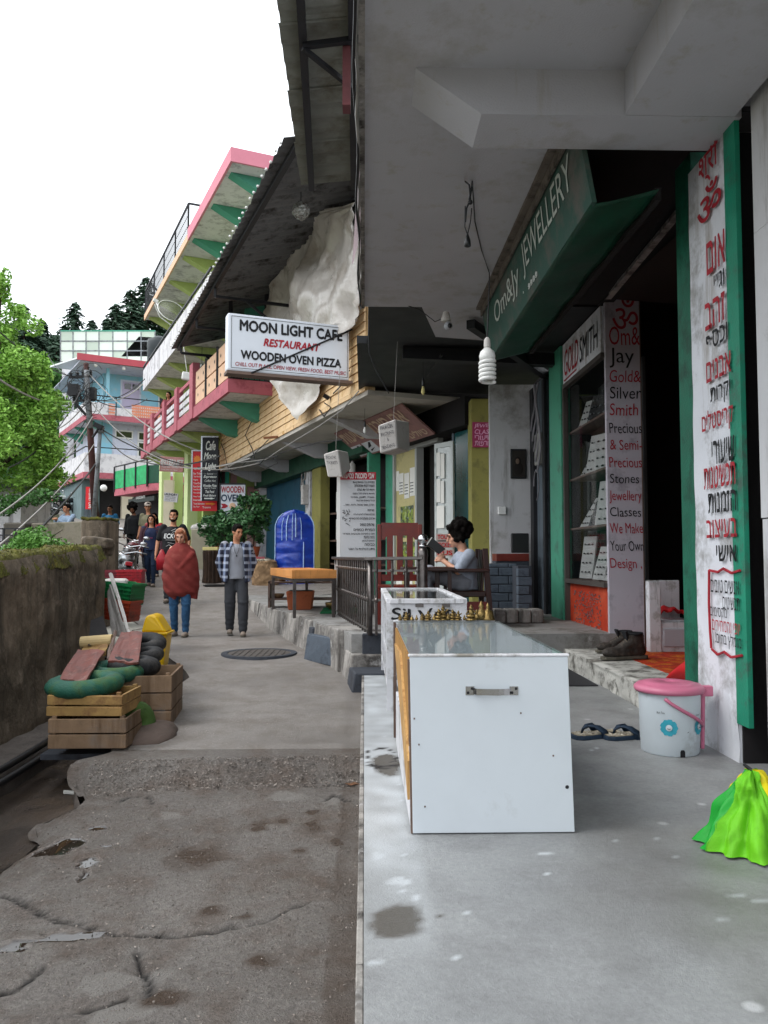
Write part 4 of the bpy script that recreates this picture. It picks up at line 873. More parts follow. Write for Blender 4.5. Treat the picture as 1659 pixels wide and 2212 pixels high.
# ---- hanging things under the ceiling ----
def pix_tube(b, pts, Y, r, n=5, dy=0): b.tube([at(u, v, Y=Y + dy * i) for i, (u, v) in enumerate(pts)], r, n); return b
Yl = 5.2
t = thing('spiral_bulb', 'white spiral energy saving bulb hanging below the green sign', 'light bulb', at(1054, 780, Y=Yl))
c = at(1053, 830, Y=Yl); sc = Yl / 1726
b = MB(); n = 110; b.tube([c + V((15.5 * sc * math.cos(a), 15.5 * sc * math.sin(a), (5 + a / (2 * math.pi) * 9.2) * sc)) for a in [k / n * 2 * math.pi * 5.2 for k in range(n)]], 4.2 * sc, 8); b.build('spiral_tube', M['lamp_white'], t, smooth=True)
MB().lathe(c, [(6 * sc, 50 * sc), (17 * sc, 53 * sc), (18 * sc, 62 * sc), (15 * sc, 72 * sc), (7 * sc, 80 * sc)], 20).build('ballast', M['lamp_white'], t, smooth=True)
MB().lathe(c, [(7 * sc, 80 * sc), (7.5 * sc, 84 * sc), (7 * sc, 98 * sc), (3 * sc, 104 * sc)], 16).build('lamp_socket', M['lantern'], t, smooth=True)
cl = lambda u, v: at(u, v, Z=ZC - .01)
b = MB(); b.tube([c + V((0, 0, 104 * sc)), at(1054, 690, Y=Yl), at(1056, 640, Y=Yl + .3), at(1057, 612, Y=Yl + .7), cl(1057, 590), cl(1040, 540), cl(1026, 480), cl(1022, 420), cl(1020, 392)], .005, 5); b.build('flex', M['wire'], t)
t = thing('lamp_holder', 'empty black bulb holder dangling on knotted wires from the ceiling', 'lamp holder', at(1010, 535, Y=5.3)); Yh = 4.95
c = at(1010, 534, Y=Yh); sc = Yh / 1726
MB().lathe(c, [(4 * sc, 0), (7.5 * sc, 2 * sc), (7 * sc, 14 * sc), (4 * sc, 24 * sc), (2 * sc, 30 * sc)], 14).build('socket', M['black_plastic'], t, smooth=True)
b = MB(); b.tube([c + V((0, 0, 28 * sc)), at(1016, 480, Y=Yh), at(1019, 450, Y=Yh)], .004, 5); b.tube([at(1005, 480, Y=Yh), at(1008, 450, Y=Yh), at(1016, 430, Y=Yh), at(1014, 400, Y=Yh), cl(1005, 392)], .006, 5); b.tube([c + V((0, 0, 28 * sc)), at(1004, 490, Y=Yh), at(1005, 445, Y=Yh)], .004, 5)
b.ball(at(1016, 437, Y=Yh), .016, 8, 6); b.tube([at(1014, 432, Y=Yh), at(1019, 405, Y=Yh), cl(1020, 395)], .007, 5); b.build('wire', M['wire'], t)
# camera on the ceiling edge
t = thing('security_camera', 'small grey dome security camera under the overhang edge', 'security camera', at(968, 704, Y=8.1)); c = at(968, 704, Y=8.1)
MB().ball(c, .045, 14, 10).build('dome', mat('cam_grey', '9fa2a8', .4, .05, 5, .05, 60), t, smooth=True); MB().ball(c + V((.012, -.03, -.006)), .026, 12, 8).build('lens', M['black_plastic'], t, smooth=True)
MB().lathe(c + V((-.02, .02, .03)), [(.05, .02), (.05, .05), (.03, .12)], 14).build('mount', M['lantern'], t); MB().tube([c + V((-.02, .03, .1)), at(940, 695, Y=8.4), at(905, 668, Y=8.5), at(870, 657, Y=8.53)], .005, 5).build('cable', M['wire'], t)
# cables down the slab edge
t = thing('cable_run', 'white and black cables running along the edge of the overhang', 'cables', (0, 5, ZC))
b = MB(); b.tube([V((-.045 + .006 * math.sin(y * 9), y, ZC - .03 + .01 * math.sin(y * 5))) for y in [1.5 + k * .2 for k in range(36)]], .010, 6); b.build('cable', M['wire_pale'], t)
b = MB(); b.tube([V((-.055 + .010 * math.sin(y * 4), y, ZC - .04 + .02 * math.sin(y * 3))) for y in [2 + k * .2 for k in range(33)]], .009, 6); b.build('cable', M['wire'], t)
b = MB(); b.tube([at(u, v, Y=Y) for u, v, Y in ((797, 690, 8.3), (797, 760, 8.4), (812, 800, 8.45), (840, 850, 8.5), (800, 730, 9), (870, 760, 10), (960, 790, 11), (1040, 800, 11))][:4], .006, 5); b.build('cable', M['wire'], t)
# ================= terrace, travel agency, cafe block =================
C = frame(0, 12.9, 20.7)
nC = V((math.cos(R(20.7)), math.sin(R(20.7)), 0)); sC = V((-math.sin(R(20.7)), math.cos(R(20.7)), 0)); C0 = V((0, 12.9, 0))
def atC(u, v, n): d = ray(u, v); return d * ((C0 + nC * n).dot(nC) / d.dot(nC))
def sC_of(p): return (p - C0).dot(sC)
TZ = -.815
tp = [(0.03, 8.35), (2.6, 8.35), (2.6, 13), (-2, 30), (-5.4, 27)]
kl = [(kerbx(y), y) for y in (26, 22, 18, 15.4, 12.5, 11.6, 10.5, 9.4, 8.6, 8.35)]
b = MB(); pts = [V((2.7, 8.35, TZ)), V((2.7, 13.5, TZ)), V((-.4, 26.5, TZ))] + [V((x - .0, y, TZ)) for x, y in kl]; b.poly(pts, (0, 0, -.9)); S(b.build('terrace', M['concrete']))
# kerb stones along the terrace, each its own block
t = thing('kerb_wall', 'low stained stone kerb wall holding up the shop terrace along the road', 'kerb wall', V((-.6, 10, -1.25)))
ys = [7.75, 8.2, 8.75, 9.35, 9.95, 10.15, 10.75, 11.5, 12.2, 13.0, 13.9, 14.9, 16, 17.2, 18.4]
for i, (y, y2) in enumerate(zip(ys, ys[1:])):
    rr = random.Random(i); x1, x2 = kerbx(y), kerbx(y2); top = TZ + rr.uniform(-.03, .012) if y > 8.3 else ZP + .02 + (.12 if y > 8 else 0); d = rr.uniform(.0, .05); g = .012
    zb = prof(y) - .1
    if 9.9 < y < 10.1: top -= .06; d += .05
    q = lambda s, o: V((x1 + (x2 - x1) * s - o, y + (y2 - y) * s, 0))
    b = MB(); b.hexa([q(g, d + rr.uniform(.02, .06)) + V((0, 0, zb)), q(g, -.3) + V((0, 0, zb)), q(1 - g, -.3) + V((0, 0, zb)), q(1 - g, d + rr.uniform(.02, .06)) + V((0, 0, zb)), q(g, d) + V((0, 0, top)), q(g, -.3) + V((0, 0, top)), q(1 - g, -.3) + V((0, 0, top)), q(1 - g, d) + V((0, 0, top))])
    b.build('kerb_stone', M['dark_stone'] if i in (4, 0) else M['kerb'], t, bevel=.014, seg=2)
q = at(682, 1425, Y=9.6); b = MB(); b.hexa([V((-.72, 9.55, -1.24)), V((-.34, 9.0, -1.24)), V((-.29, 9.03, -1.24)), V((-.67, 9.6, -1.24)), V((-.68, 9.62, -.93)), V((-.36, 9.1, -.93)), V((-.31, 9.13, -.93)), V((-.62, 9.67, -.93))])
small_thing(b, 'stone_slab', mat('slate', '4c5560', .75, .2, 6, .4, 60, dirt=('2f343c', .45, 6)), 'flat blue grey stone slab leaning against the kerb wall', 'stone slab', bevel=.012)
MBx = MB().box(-.02, .30, 8.28, 8.36, ZP, TZ + .01); tag(MBx.build('step_block', M['dark_stone'], bevel=.01), 'dark blue painted block under the corner of the railing', 'block')
# railing
t = thing('steel_railing', 'steel terrace railing of thin balusters with flat handrail and ball post', 'railing', V((.06, 8.24, TZ)))
P0, P1, P2 = V((-.40, 11.3, TZ)), V((.06, 8.24, TZ)), V((.60, 8.15, TZ))
ht = .78
for a, b_ in ((P0, P1), (P1, P2)):
    for z, w_ in ((.05, .02), (.36, .022), (.66, .022)): MB().bar(a + V((0, 0, z)), b_ + V((0, 0, z)), w_, w_).build('rail', M['steel'], t)
MB().bar(P0 + V((-.02, 0, ht)), P1 + V((-.02, 0, ht)), .09, .035).bar(P1 + V((-.05, 0, ht)), P2 + V((0, 0, ht + .01)), .10, .035).build('handrail', M['steel'], t, bevel=.006)
def bal(p, r=.011): 
    b = MB(); b.lathe(p, [(r, 0), (r, .33), (r * 1.7, .345), (r * 1.7, .365), (r, .38), (r, .64), (r * 1.6, .655), (r * 1.6, .67), (r, .68), (r, ht)], 8); b.build('baluster', M['steel'], t, smooth=False)
for i in range(17): bal(P0.lerp(P1, (i + .5) / 17.5))
for k in (.12, .42, .68, .9): bal(P1.lerp(P2, k), .014)
MB().tube([P1, P1 + V((0, 0, ht))], .026, 12).build('post', M['steel'], t, smooth=True)
MB().tube([P0, P0 + V((0, 0, ht))], .02, 10).build('post', M['steel'], t, smooth=True)
b = MB(); prf = [(.045, 0)] + [(.042 + .006 * (k % 2), .05 + k * .03) for k in range(26)] + [(.05, .86), (.03, .9)]; b.lathe(P2, prf, 16); b.build('thick_post', M['steel'], t, smooth=True)
MB().ball(P2 + V((0, 0, .98)), .055, 18, 12).lathe(P2, [(.03, .9), (.05, .91), (.03, .93)], 14).build('ball', M['chrome'], t, smooth=True)
# chair, red wood with slatted back
def bx(b, x0, x1, y0, y1, z0, z1): return b.box(x0, x1, y0, y1, z0, z1)
cy = 9.9; xl, xr = at(815, 1150, Y=cy).x, at(912, 1150, Y=cy).x; zt = at(815, 1129, Y=cy).z
t = thing('dining_chair', 'tall red brown wooden chair with slatted back behind the railing', 'chair', ((xl + xr) / 2, cy, TZ))
for x in (xl, xr - .05): MB().box(x, x + .05, cy, cy + .05, TZ, zt - .02).build('leg', M['red_wood'], t, bevel=.006)
for x in (xl, xr - .05): MB().box(x, x + .05, cy - .45, cy - .40, TZ, TZ + .42).build('leg', M['red_wood'], t, bevel=.006)
b = MB(); n = 12; top = [V((xl + .05 + (xr - xl - .1) * k / n, cy + .01, zt)) for k in range(n + 1)]; bot = [V((xl + .05 + (xr - xl - .1) * k / n, cy + .01, zt - .16 - .05 * (abs(k - n / 2) > n / 2 - 1.5))) for k in range(n, -1, -1)]
b.poly(top + bot, (0, .03, 0)); b.build('top_rail', M['red_wood'], t)
MB().box(xl + .05, xr - .05, cy + .01, cy + .04, TZ + .5, TZ + .58).build('lower_rail', M['red_wood'], t)
for k in range(3): x = xl + .12 + k * (xr - xl - .24 - .07) / 2; MB().box(x, x + .075, cy + .012, cy + .032, TZ + .58, zt - .15).build('slat', M['red_wood'], t, bevel=.004)
MB().box(xl, xr, cy - .45, cy + .03, TZ + .42, TZ + .46).build('seat', M['red_wood'], t, bevel=.008)
# dark table between
t = thing('cafe_table', 'small dark wooden table between the red chair and the reading man', 'table', (.75, 9.0, TZ))
MB().box(.42, 1.0, 8.75, 9.35, -.17, -.13).build('table_top', M['chair_wood'], t, bevel=.008)
for x in (.46, .92):
    for y in (8.8, 9.27): MB().box(x, x + .04, y, y + .04, TZ, -.17).build('leg', M['chair_wood'], t)
# armchair
t = thing('armchair', 'dark wooden armchair in which the reading man sits', 'armchair', (1.25, 9.3, TZ)); CW = M['chair_wood']
for y in (9.02, 9.62):
    MB().box(.80, .85, y, y + .05, TZ, -.19).build('leg', CW, t, bevel=.004); b = MB(); b.hexa([(1.40, y, TZ), (1.46, y, TZ), (1.46, y + .05, TZ), (1.40, y + .05, TZ), (1.34, y, .08), (1.40, y, .08), (1.40, y + .05, .08), (1.34, y + .05, .08)]); b.build('leg', CW, t, bevel=.004)
    MB().box(.76, 1.42, y - .01, y + .06, -.19, -.15).build('armrest', CW, t, bevel=.01)
MB().box(.84, 1.38, 9.05, 9.64, -.47, -.40).build('seat', CW, t, bevel=.01)
MB().box(.85, 1.42, 9.03, 9.05, -.62, -.52).build('side_rail', M['red_wood'], t)
for k in range(4): y = 9.1 + k * .13; b = MB(); b.hexa([(1.33, y, -.42), (1.35, y, -.42), (1.35, y + .08, -.42), (1.33, y + .08, -.42), (1.37, y, .07), (1.39, y, .07), (1.39, y + .08, .07), (1.37, y + .08, .07)]); b.build('back_slat', CW, t)
# travel agency front along n=1.72
nA = 1.72
t = thing('agency_front', 'travel agency shopfront with green wall, poster panel and open white door', 'shopfront', C(1.5, nA, TZ))
TC_ = lambda a, n, z: C(a, n, z)
MB().box(2.85, 3.3, nA, nA + .15, TZ, 2.4, C).build('green_wall', M['green_panel'], t)
MB().box(1.75, 2.85, nA + .03, nA + .12, TZ, 2.4, C).build('poster_panel', mat('poster_panel', 'b8ae7c', .75, .08, 3, .08, 60, dirt=('98926c', .4, 3)), t)
MB().box(1.68, 1.76, nA - .03, nA + .12, TZ, 2.05, C).box(2.80, 2.88, nA - .02, nA + .10, TZ, 2.05, C).box(.80, 2.86, nA - .015, nA + .1, 2.052, 2.12, C).build('door_frame', mat('frame_grey', 'a2a5a2', .6, .08, 3, .1, 60), t)
MB().box(-.5, 1.68, nA + .25, nA + .35, TZ, 2.5, C).box(-.6, 3.3, nA - .2, nA + .4, 2.13, 2.6, C).build('dark_interior', M['dark_void'], t)
dp = C(.80, nA, 0); dr = V((.45, -.75, 0)).normalized()   # the open door leaf swings towards the street
dx0, dx1 = at(942, 1100, Y=13.6), at(982, 1100, Y=13.2)
dx0.z = dx1.z = 0
lz0, lz1 = at(960, 1180, Y=13.4).z, at(960, 956, Y=13.4).z
rD = (dx1 - dx0); wD = rD.length; rD.normalize(); nD = V((rD.y, -rD.x, 0))
def D(a, z, e=0): return dx0 + rD * a + V((0, 0, z)) + nD * e
def dbox(b, a0, a1, z0, z1, e0, e1): return b.hexa([D(a0, z0, e0), D(a1, z0, e0), D(a1, z0, e1), D(a0, z0, e1), D(a0, z1, e0), D(a1, z1, e0), D(a1, z1, e1), D(a0, z1, e1)])
b = MB(); fw = .05; dbox(b, 0, fw, TZ + .02, lz1, 0, .035); dbox(b, wD - fw, wD, TZ + .02, lz1, 0, .035); dbox(b, fw, wD - fw, lz1 - .08, lz1, 0, .035); dbox(b, fw, wD - fw, TZ + .02, .35 - .2, 0, .03); dbox(b, fw, wD - fw, .28, .36, 0, .035)
dl = b.build('door_leaf', mat('door_white', 'b4bab8', .6, .06, 3, .1, 60, dirt=('8a8e8c', .4, 4)), t)
b = MB(); dbox(b, fw, wD - fw, .36, lz1 - .08, .012, .016); b.build('door_glass', M['film'], dl)
for i, (a, z, w_, h_) in enumerate([(.06, 1.35, .10, .40), (.17, 1.30, .10, .42), (.06, .90, .10, .40), (.17, .88, .09, .38), (.06, .46, .20, .38)]):
    b = MB(); dbox(b, a, a + w_, z, z + h_, .037, .039); k = b.build('paper', M['paper'], dl)
# pasted papers and photographs on the poster panel
def plC(s, z, w_, h_, m, name='paper', n=nA + .026, e=.004): b = MB().box(s, s + w_, n - e, n, z, z + h_, C); return b.build(name, m, t)
for s, z, w_, h_ in ((1.85, 1.15, .26, .55), (2.14, 1.12, .24, .5), (2.42, 1.22, .22, .42), (2.65, 1.3, .14, .4)):
    plC(s, z, w_, h_, M['paper'])
plC(1.95, .35, .62, .62, M['photo_dark'], 'photograph'); plC(1.86, -.45, .70, .72, M['photo_dark'], 'photograph')
for s in (2.0, 2.5): plC(s, -.75, .3, .26, M['paper'])
upz = (0, 0, 1)
for i, (s, z) in enumerate(((2.02, 1.4), (2.28, 1.38), (2.54, 1.44))):
    for k in range(4): plC(s - .08, z - k * .06, .16, .018, M['print_grey'], 'print', n=nA + .021, e=.002)
b = MB()
plC(1.1, -.85, .5, .22, M['sign_white'], n=nA + .2)
for i, z in enumerate((.1, -.12, -.34)):
    p = at(961, 1160 + i * 17, Y=13.15); bb = MB().obox(p, (.30, .01, .11)); o = bb.build('ticket_notice', mat('ticket%d' % i, 'c8b4b0', .6, .05, 3, .05, 60), t); mb = MB(); write(mb, ['TOURS', 'TICKET', 'BUS'][i], p + V((0, -.006, -.035)), (1, 0, 0), upz, .24, .07, bold=.03); mb.build('lettering', M['sign_red'], o, fix=False)
# teal window strip and olive column with pink sign
MB().box(-.52, .12, nA - .02, nA + .05, TZ, 2.1, C).build('teal_pane', mat('teal_glass', '1a4a4c', .2, .2, 2, .03, 20, spec=.7), t)
MB().box(.12, .18, nA - .04, nA + .06, TZ, 2.1, C).build('frame_post', M['frame_grey'] if 'frame_grey' in M else M['grey_paint'], t)
t = thing('olive_column', 'mustard olive painted column behind the reading man', 'column', V((1.95, 12.9, TZ)))
xa_, xb_ = at(1018, 1000, Y=12.6).x, at(1072, 1000, Y=12.6).x
MB().box(xa_, xb_, 12.6, 13.0, TZ, 2.5).build('shaft', M['olive_paint'], t, bevel=.01)
pa_, pb_ = at(1021, 966, Y=12.55), at(1066, 912, Y=12.55)
o = MB().box(pa_.x, pb_.x, 12.55, 12.575, pa_.z, pb_.z).build('pink_notice', M['sign_pink']); tag(o, 'pink hand lettered notice high on the olive column', 'sign')
for i, s in enumerate(('JEWEL', 'CLASS', 'שיעורי', 'צורפות')):
    mb = MB(); write(mb, s, ((pa_.x + pb_.x) / 2, 12.547, pb_.z - .10 - i * .092), (1, 0, 0), upz, .27, .07, bold=.02, wob=.006); mb.build('lettering', M['letter_pink'], o, fix=False)
t = thing('side_wall', 'white side wall with picture behind the stone steps', 'wall', V((2.5, 14, TZ)))
MB().box(1.9, 2.6, 12.0, 12.1, TZ, 2.6).build('wall', M['white_wall'], t)
p = at(1103, 1034, Y=11.98); q = at(1137, 970, Y=11.98)
t = thing('framed_picture', 'dark framed portrait of a long haired figure on the white side wall', 'picture', V(((p.x + q.x) / 2, 11.98, p.z)))
MB().box(p.x, q.x, 11.965, 11.998, p.z, q.z).build('frame', M['black_plastic'], t, bevel=.006)
y0, y1 = p.x + .025, q.x - .025; z0, z1 = p.z + .03, q.z - .03
MB().box(y0, y1, 11.958, 11.964, z0, z1).build('painting', mat('portrait_ground', '2b2622', .4, .4, 6, .05, 20), t)
ym = (y0 + y1) / 2
b = MB(); b.ball((ym - .02, 11.956, z0 + .23), (.055, .004, .07), 14, 8).ball((ym - .01, 11.956, z0 + .12), (.075, .004, .10), 14, 8); b.build('hair_shape', mat('portrait_hair', '1a130f', .6, .3, 8, .05, 20), t)
b = MB(); b.ball((ym - .02, 11.951, z0 + .23), (.028, .003, .042), 14, 8); b.build('face_shape', mat('portrait_skin', '6c5a4c', .6, .3, 8, .05, 20), t)
p = at(1084, 1103, Y=11.98); o = MB().box(p.x - .06, p.x + .06, 11.94, 11.998, p.z - .06, p.z + .06).build('switch_box', M['lamp_white'], bevel=.008); tag(o, 'white electrical switch box on the side wall', 'switch box')
# grey brick steps
BM = M['brick_grey']
def brick_block(label, x0, x1, y0, y1, z0, z1, bw=.26, bh=.11, dp=.12, cat='brick wall'):
    t = thing('brick_pier', label, cat, V(((x0 + x1) / 2, y0, z0)))
    MB().box(x0 + .01, x1 - .01, y0 + .012, y1, z0, z1 - .004).build('mortar', M['mortar'], t)
    z = z0; r = 0; rr = random.Random(int(x0 * 100)); sh_ = {}
    while z < z1 - .03:
        x = x0 - (bw / 2 if r % 2 else 0)
        while x < x1 - .02:
            a, c_ = max(x, x0), min(x + bw, x1)
            if c_ - a > .04: MB().box(a + .006, c_ - .006, y0 + rr.uniform(-.006, .006), y0 + dp, z + .006, min(z + bh, z1) - .006).build('brick', BM, t, bevel=.006)
            x += bw
        z += bh; r += 1
    return t
brick_block('blue grey painted brick wall to the right of the armchair', at(1056, 1250, Y=10.4).x, at(1117, 1250, Y=10.4).x, 10.4, 10.9, TZ, at(1100, 1217, Y=10.4).z)
brick_block('narrow blue grey brick pier against the steel door pier', at(1118, 1250, Y=9.9).x, at(1150, 1250, Y=9.9).x, 9.9, 10.3, TZ, at(1130, 1222, Y=9.9).z, bw=.3)
t = thing('stone_steps', 'worn grey stone steps going up between brick piers', 'steps', V((2.0, 9.3, ZP)))
for k in range(3):
    x0, x1 = at(1088 - 6 * k, 1300, Y=9.3).x, at(1188, 1300, Y=9.3).x
    for j in range(4): w_ = (x1 - x0) / 4; MB().box(x0 + j * w_ + .006, x0 + (j + 1) * w_ - .006, 9.05 + k * .28, 9.36 + k * .28, ZP + .17 * k, ZP + .17 * (k + 1) - .01).build('stone', M['brown_stone'] if 'brown_stone' in M else M['kerb'], t, bevel=.012)
# shelf with a dark screen
t = thing('wall_shelf', 'red brown shelf above the grey bricks', 'shelf', V((2.1, 11.5, 0)))
p, q = at(1070, 1212, Y=11.5), at(1140, 1196, Y=11.5); MB().box(p.x, q.x, 11.4, 11.8, p.z, q.z).build('board', M['red_wood'], t, bevel=.006)
MB().box(p.x, q.x, 11.42, 11.78, TZ, p.z - .002).build('support', M['mortar'], t)
p, q = at(1104, 1196, Y=11.6), at(1141, 1152, Y=11.6); o = MB().box(p.x, q.x, 11.55, 11.62, p.z + .012, q.z).build('dark_screen', M['black_plastic'], bevel=.01); tag(o, 'dark flat screen standing on the red brown shelf', 'screen')
# ---- cafe block: parapet of cream tiles, soffit, brackets, green fascia ----
t = thing('cafe_building', 'cafe block with cream tiled parapet over the green shuttered shops', 'building', C(6, 1, TZ))
ZL, ZU = 2.73, 4.15
MB().box(-.05, 12.7, .03, .14, ZL + .0, ZU, C).build('parapet_wall', M['cafe_grout'], t)
MB().box(-.08, 12.74, -.03, .17, ZU, ZU + .05, C).box(-.06, 12.72, -.012, .16, ZL - .05, ZL + .02, C).build('coping', M['cafe_tile'], t)
rows_, L_ = 9, .62; hh_ = (ZU - ZL) / rows_
tm = None
for r_ in range(rows_):
    n_ = 20
    for k in range(n_):
        s0 = k * 12.7 / n_ ; z0 = ZL + .02 + r_ * (hh_ - .002)
        if tm is None:
            b = MB(); T0 = lambda s, n, z: sC * s + nC * n + V((0, 0, z))
            b.hexa([T0(.008, -.016, 0), T0(12.7 / n_ - .008, -.016, 0), T0(12.7 / n_ - .008, .03, 0), T0(.008, .03, 0), T0(.008, .004, hh_ - .014), T0(12.7 / n_ - .008, .004, hh_ - .014), T0(12.7 / n_ - .008, .03, hh_ - .014), T0(.008, .03, hh_ - .014)])
            tm = b.mesh('tile', V()); tm.materials.append(M['cafe_tile'])
        o = bpy.data.objects.new('tile', tm); COL.objects.link(o); o.parent = t; o.location = C(s0, 0, z0) - WL[t]; WL[o] = C(s0, 0, z0)
MB().box(-.1, 12.7, .02, 3.0, 2.60, ZL - .052, C).build('soffit', M['soffit_cream'], t)
for s in (2.2, 5.6, 9.0, 12.2):
    b = MB(); b.hexa([C(s, .15, 2.598), C(s + .22, .15, 2.598), C(s + .22, .16, 2.60), C(s, .16, 2.60), C(s, .15, 2.601), C(s + .22, .15, 2.601), C(s + .22, .16, 2.601), C(s, .16, 2.601)]) if 0 else b.poly([C(s, .15, 2.598), C(s, 1.2, 2.598), C(s, 1.2, 2.28), C(s, .95, 2.28)], sC * .22); b.build('bracket', M['soffit'], t)
b = MB(); b.box(3.3, 13.2, 1.2, 1.5, 2.14, 2.596, C); b.build('fascia', M['green_dark'], t)
MB().box(13.2, 13.3, 1.3, 3.2, TZ, 2.6, C).box(3.3, 13.2, 3.0, 3.1, TZ, 2.6, C).build('back_wall', M['dark_void'], t)
MB().box(7.9, 12.75, 1.50, 1.56, TZ, 2.14, C).build('shutter_curtain', M['shutter_blue'], t)
MB().box(12.75, 13.25, 1.28, 1.5, TZ, 2.14, C).build('white_post', M['hotel_white'], t)
pf = at(569, 1054, Y=25.0)
for i, s in enumerate(('COFFEE', 'HOME', 'CAFE', 'FOOD', 'MUSIC', 'PIZZA')):
    p = C(13.26, 1.275, 1.95 - i * .26); mb = MB(); write(mb, s, C(13.0, 1.27, 1.9 - i * .30), -sC, upz, .42, .17, bold=.02, eps=.006); mb.build('lettering', M['letter_black'] if i else M['letter_red'], t, fix=False)
MB().box(6.3, 7.0, 1.25, 1.48, TZ, 2.14, C).build('olive_pier', M['olive_paint'], t); MB().box(7.35, 7.75, 1.3, 1.5, TZ, 2.14, C).build('white_pier', M['white_paint'], t)
MB().box(7.45, 7.65, 1.15, 1.3, 1.3, 1.8, C).build('meter_box', M['lantern'], t, bevel=.01)
b = MB(); b.tube([C(7.5, 1.22, 2.1), C(7.45, 1.2, 1.95), C(7.6, 1.18, 1.9), C(7.55, 1.2, 1.75)], .03, 6); b.tube([C(7.9, 1.25, 2.12), C(7.8, 1.2, 1.7), C(7.6, 1.2, 1.4)], .02, 6); b.build('cable', M['wire_pale'], t)
MB().box(3.3, 3.42, 1.35, 1.6, TZ, 2.3, C).build('green_post', M['green_panel'], t)
MB().tube([C(12.9, 1.18, 2.2), C(12.9, 1.17, 2.45)], .03, 6).build('tube_light', M['lamp_white'], t)
# open shop bay between olive pier and banner: shelves of cards and bowls
t = thing('craft_shelves', 'dark craft shop bay with shelves of white cards and bowls', 'shelves', C(5, 1.6, TZ))
for z in (-.2, .35, 1.0): MB().box(3.5, 6.3, 1.5, 1.9, z - .02, z + .02, C).build('shelf', M['wood_edge'], t)
MB().box(3.5, 6.3, 2.0, 2.05, TZ, 2.14, C).build('back', M['dark_void'], t)
k = 0
for z in (.38, 1.03):
    for s in (4.3, 4.9, 5.5):
        k += 1; o = MB().box(s, s + .42, 1.52, 1.6, z, z + .48, C).build('card_box', M['paper']); tag(o, ['white carton on the middle craft shelf, ', 'white carton on the upper craft shelf, '][z > 1] + {4.3: 'right one nearest the banner', 4.9: 'centre one', 5.5: 'left one nearest the olive pier'}[s], 'carton', 'white cartons on the craft shelves')
for s in (4.6, 5.3):
    for q_ in (0, 1):
        c = C(s, 1.45, 1.72 + .0); o = MB().lathe(c + V((0, 0, 0)), [(.05, 0), (.075, .05), (.07, .3), (.02, .38)], 10).build('hanging_lantern', M['lantern']) if q_ == 0 else None
        if o: tag(o, 'pale paper lantern in the craft shop bay, ' + ('nearer the banner' if s < 5 else 'nearer the olive pier'), 'lantern', 'paper lanterns in the craft bay')
# corrugated roof over the cafe terrace
def corr(b, T, s0, s1, n0, n1, z0, z1, per=.22, amp=.036, nn=2):
    k = int((s1 - s0) / per * 4); vs = []
    prof_ = [0, 1, 1, 0]
    for i in range(k + 1):
        s = s0 + (s1 - s0) * i / k; h = amp * prof_[i % 4]
        for j in range(nn + 1): q = j / nn; vs.append(T(s, n0 + (n1 - n0) * q, z0 + (z1 - z0) * q + h))
    m = nn + 1; b.add(vs, [(i * m + j, i * m + j + 1, (i + 1) * m + j + 1, (i + 1) * m + j) for i in range(k) for j in range(nn)]); return b
t = thing('metal_roof', 'dark corrugated metal roof over the cafe terrace on black trusses', 'roof', C(4, 0, 5.6))
for k in range(6):
    s0 = -1.9 + k * 1.98; b = corr(MB(), C, s0, s0 + 2.02, -1.86 + (.02 if k % 2 else 0), 2.6, 5.60 + .004 * (k % 2), 7.0, per=.25); b.build('roof_sheet', M['corrugated'], t, fix=False, solid=.003)
IR = M['iron']; rz = lambda n: 5.60 + (n + 1.86) * 1.4 / 4.46 - .07
MB().bar(C(-1.9, -1.66, rz(-1.66)), C(9.9, -1.66, rz(-1.66)), .08, .08).build('edge_beam', IR, t)
MB().bar(C(-1.9, .1, rz(.1)), C(9.9, .1, rz(.1)), .07, .07).bar(C(-1.9, 1.4, rz(1.4)), C(9.9, 1.4, rz(1.4)), .07, .07).build('purlin', IR, t)
for s in (4.4, 6.8, 9.4):
    b = MB(); b.bar(C(s, -1.66, rz(-1.66)), C(s, -1.66, rz(-1.66) - .22), .05); b.bar(C(s, -1.66, rz(-1.66) - .22), C(s, .9, rz(-1.66) - .22), .06); b.bar(C(s, -1.0, rz(-1.66) - .24), C(s, .0, rz(-1.66) - .95), .05); b.bar(C(s, .0, rz(-1.66) - .95), C(s, .9, rz(-1.66) - .95), .06); b.bar(C(s, .05, ZU), C(s, .05, rz(0)), .07); b.build('truss', IR, t)
MB().box(-1.5, 12.6, 2.6, 2.7, 2.7, 7.2, C).build('dark_back_wall', M['dark_void'], t)
b = corr(MB(), C, 9.7, 12.6, -.9, 1.5, 5.15, 5.5); b.build('roof_sheet', M['corrugated'], t, fix=False, solid=.003); MB().bar(C(9.7, -.8, 5.13), C(12.6, -.8, 5.13), .06).bar(C(11.3, -.8, 5.1), C(11.3, 1.4, 5.4), .06).build('purlin', IR, t)
b = MB(); 
for k in range(44): c = C(-1.8 + k * .266, -1.90, 5.57 + .02 * math.sin(k * 2.1)); b.ball(c, .022, 6, 4)
tag(b.build('string_light', M['lamp_white'], t), kind='stuff')
t = thing('steel_post', 'black double steel post at the far end of the cafe parapet', 'post', C(12.95, .12, TZ))
for n in (.02, .16): MB().bar(C(12.95, n, TZ), C(12.95, n, 6.4), .11, .11, up=(1, 0, 0)).build('post_tube', IR, t)
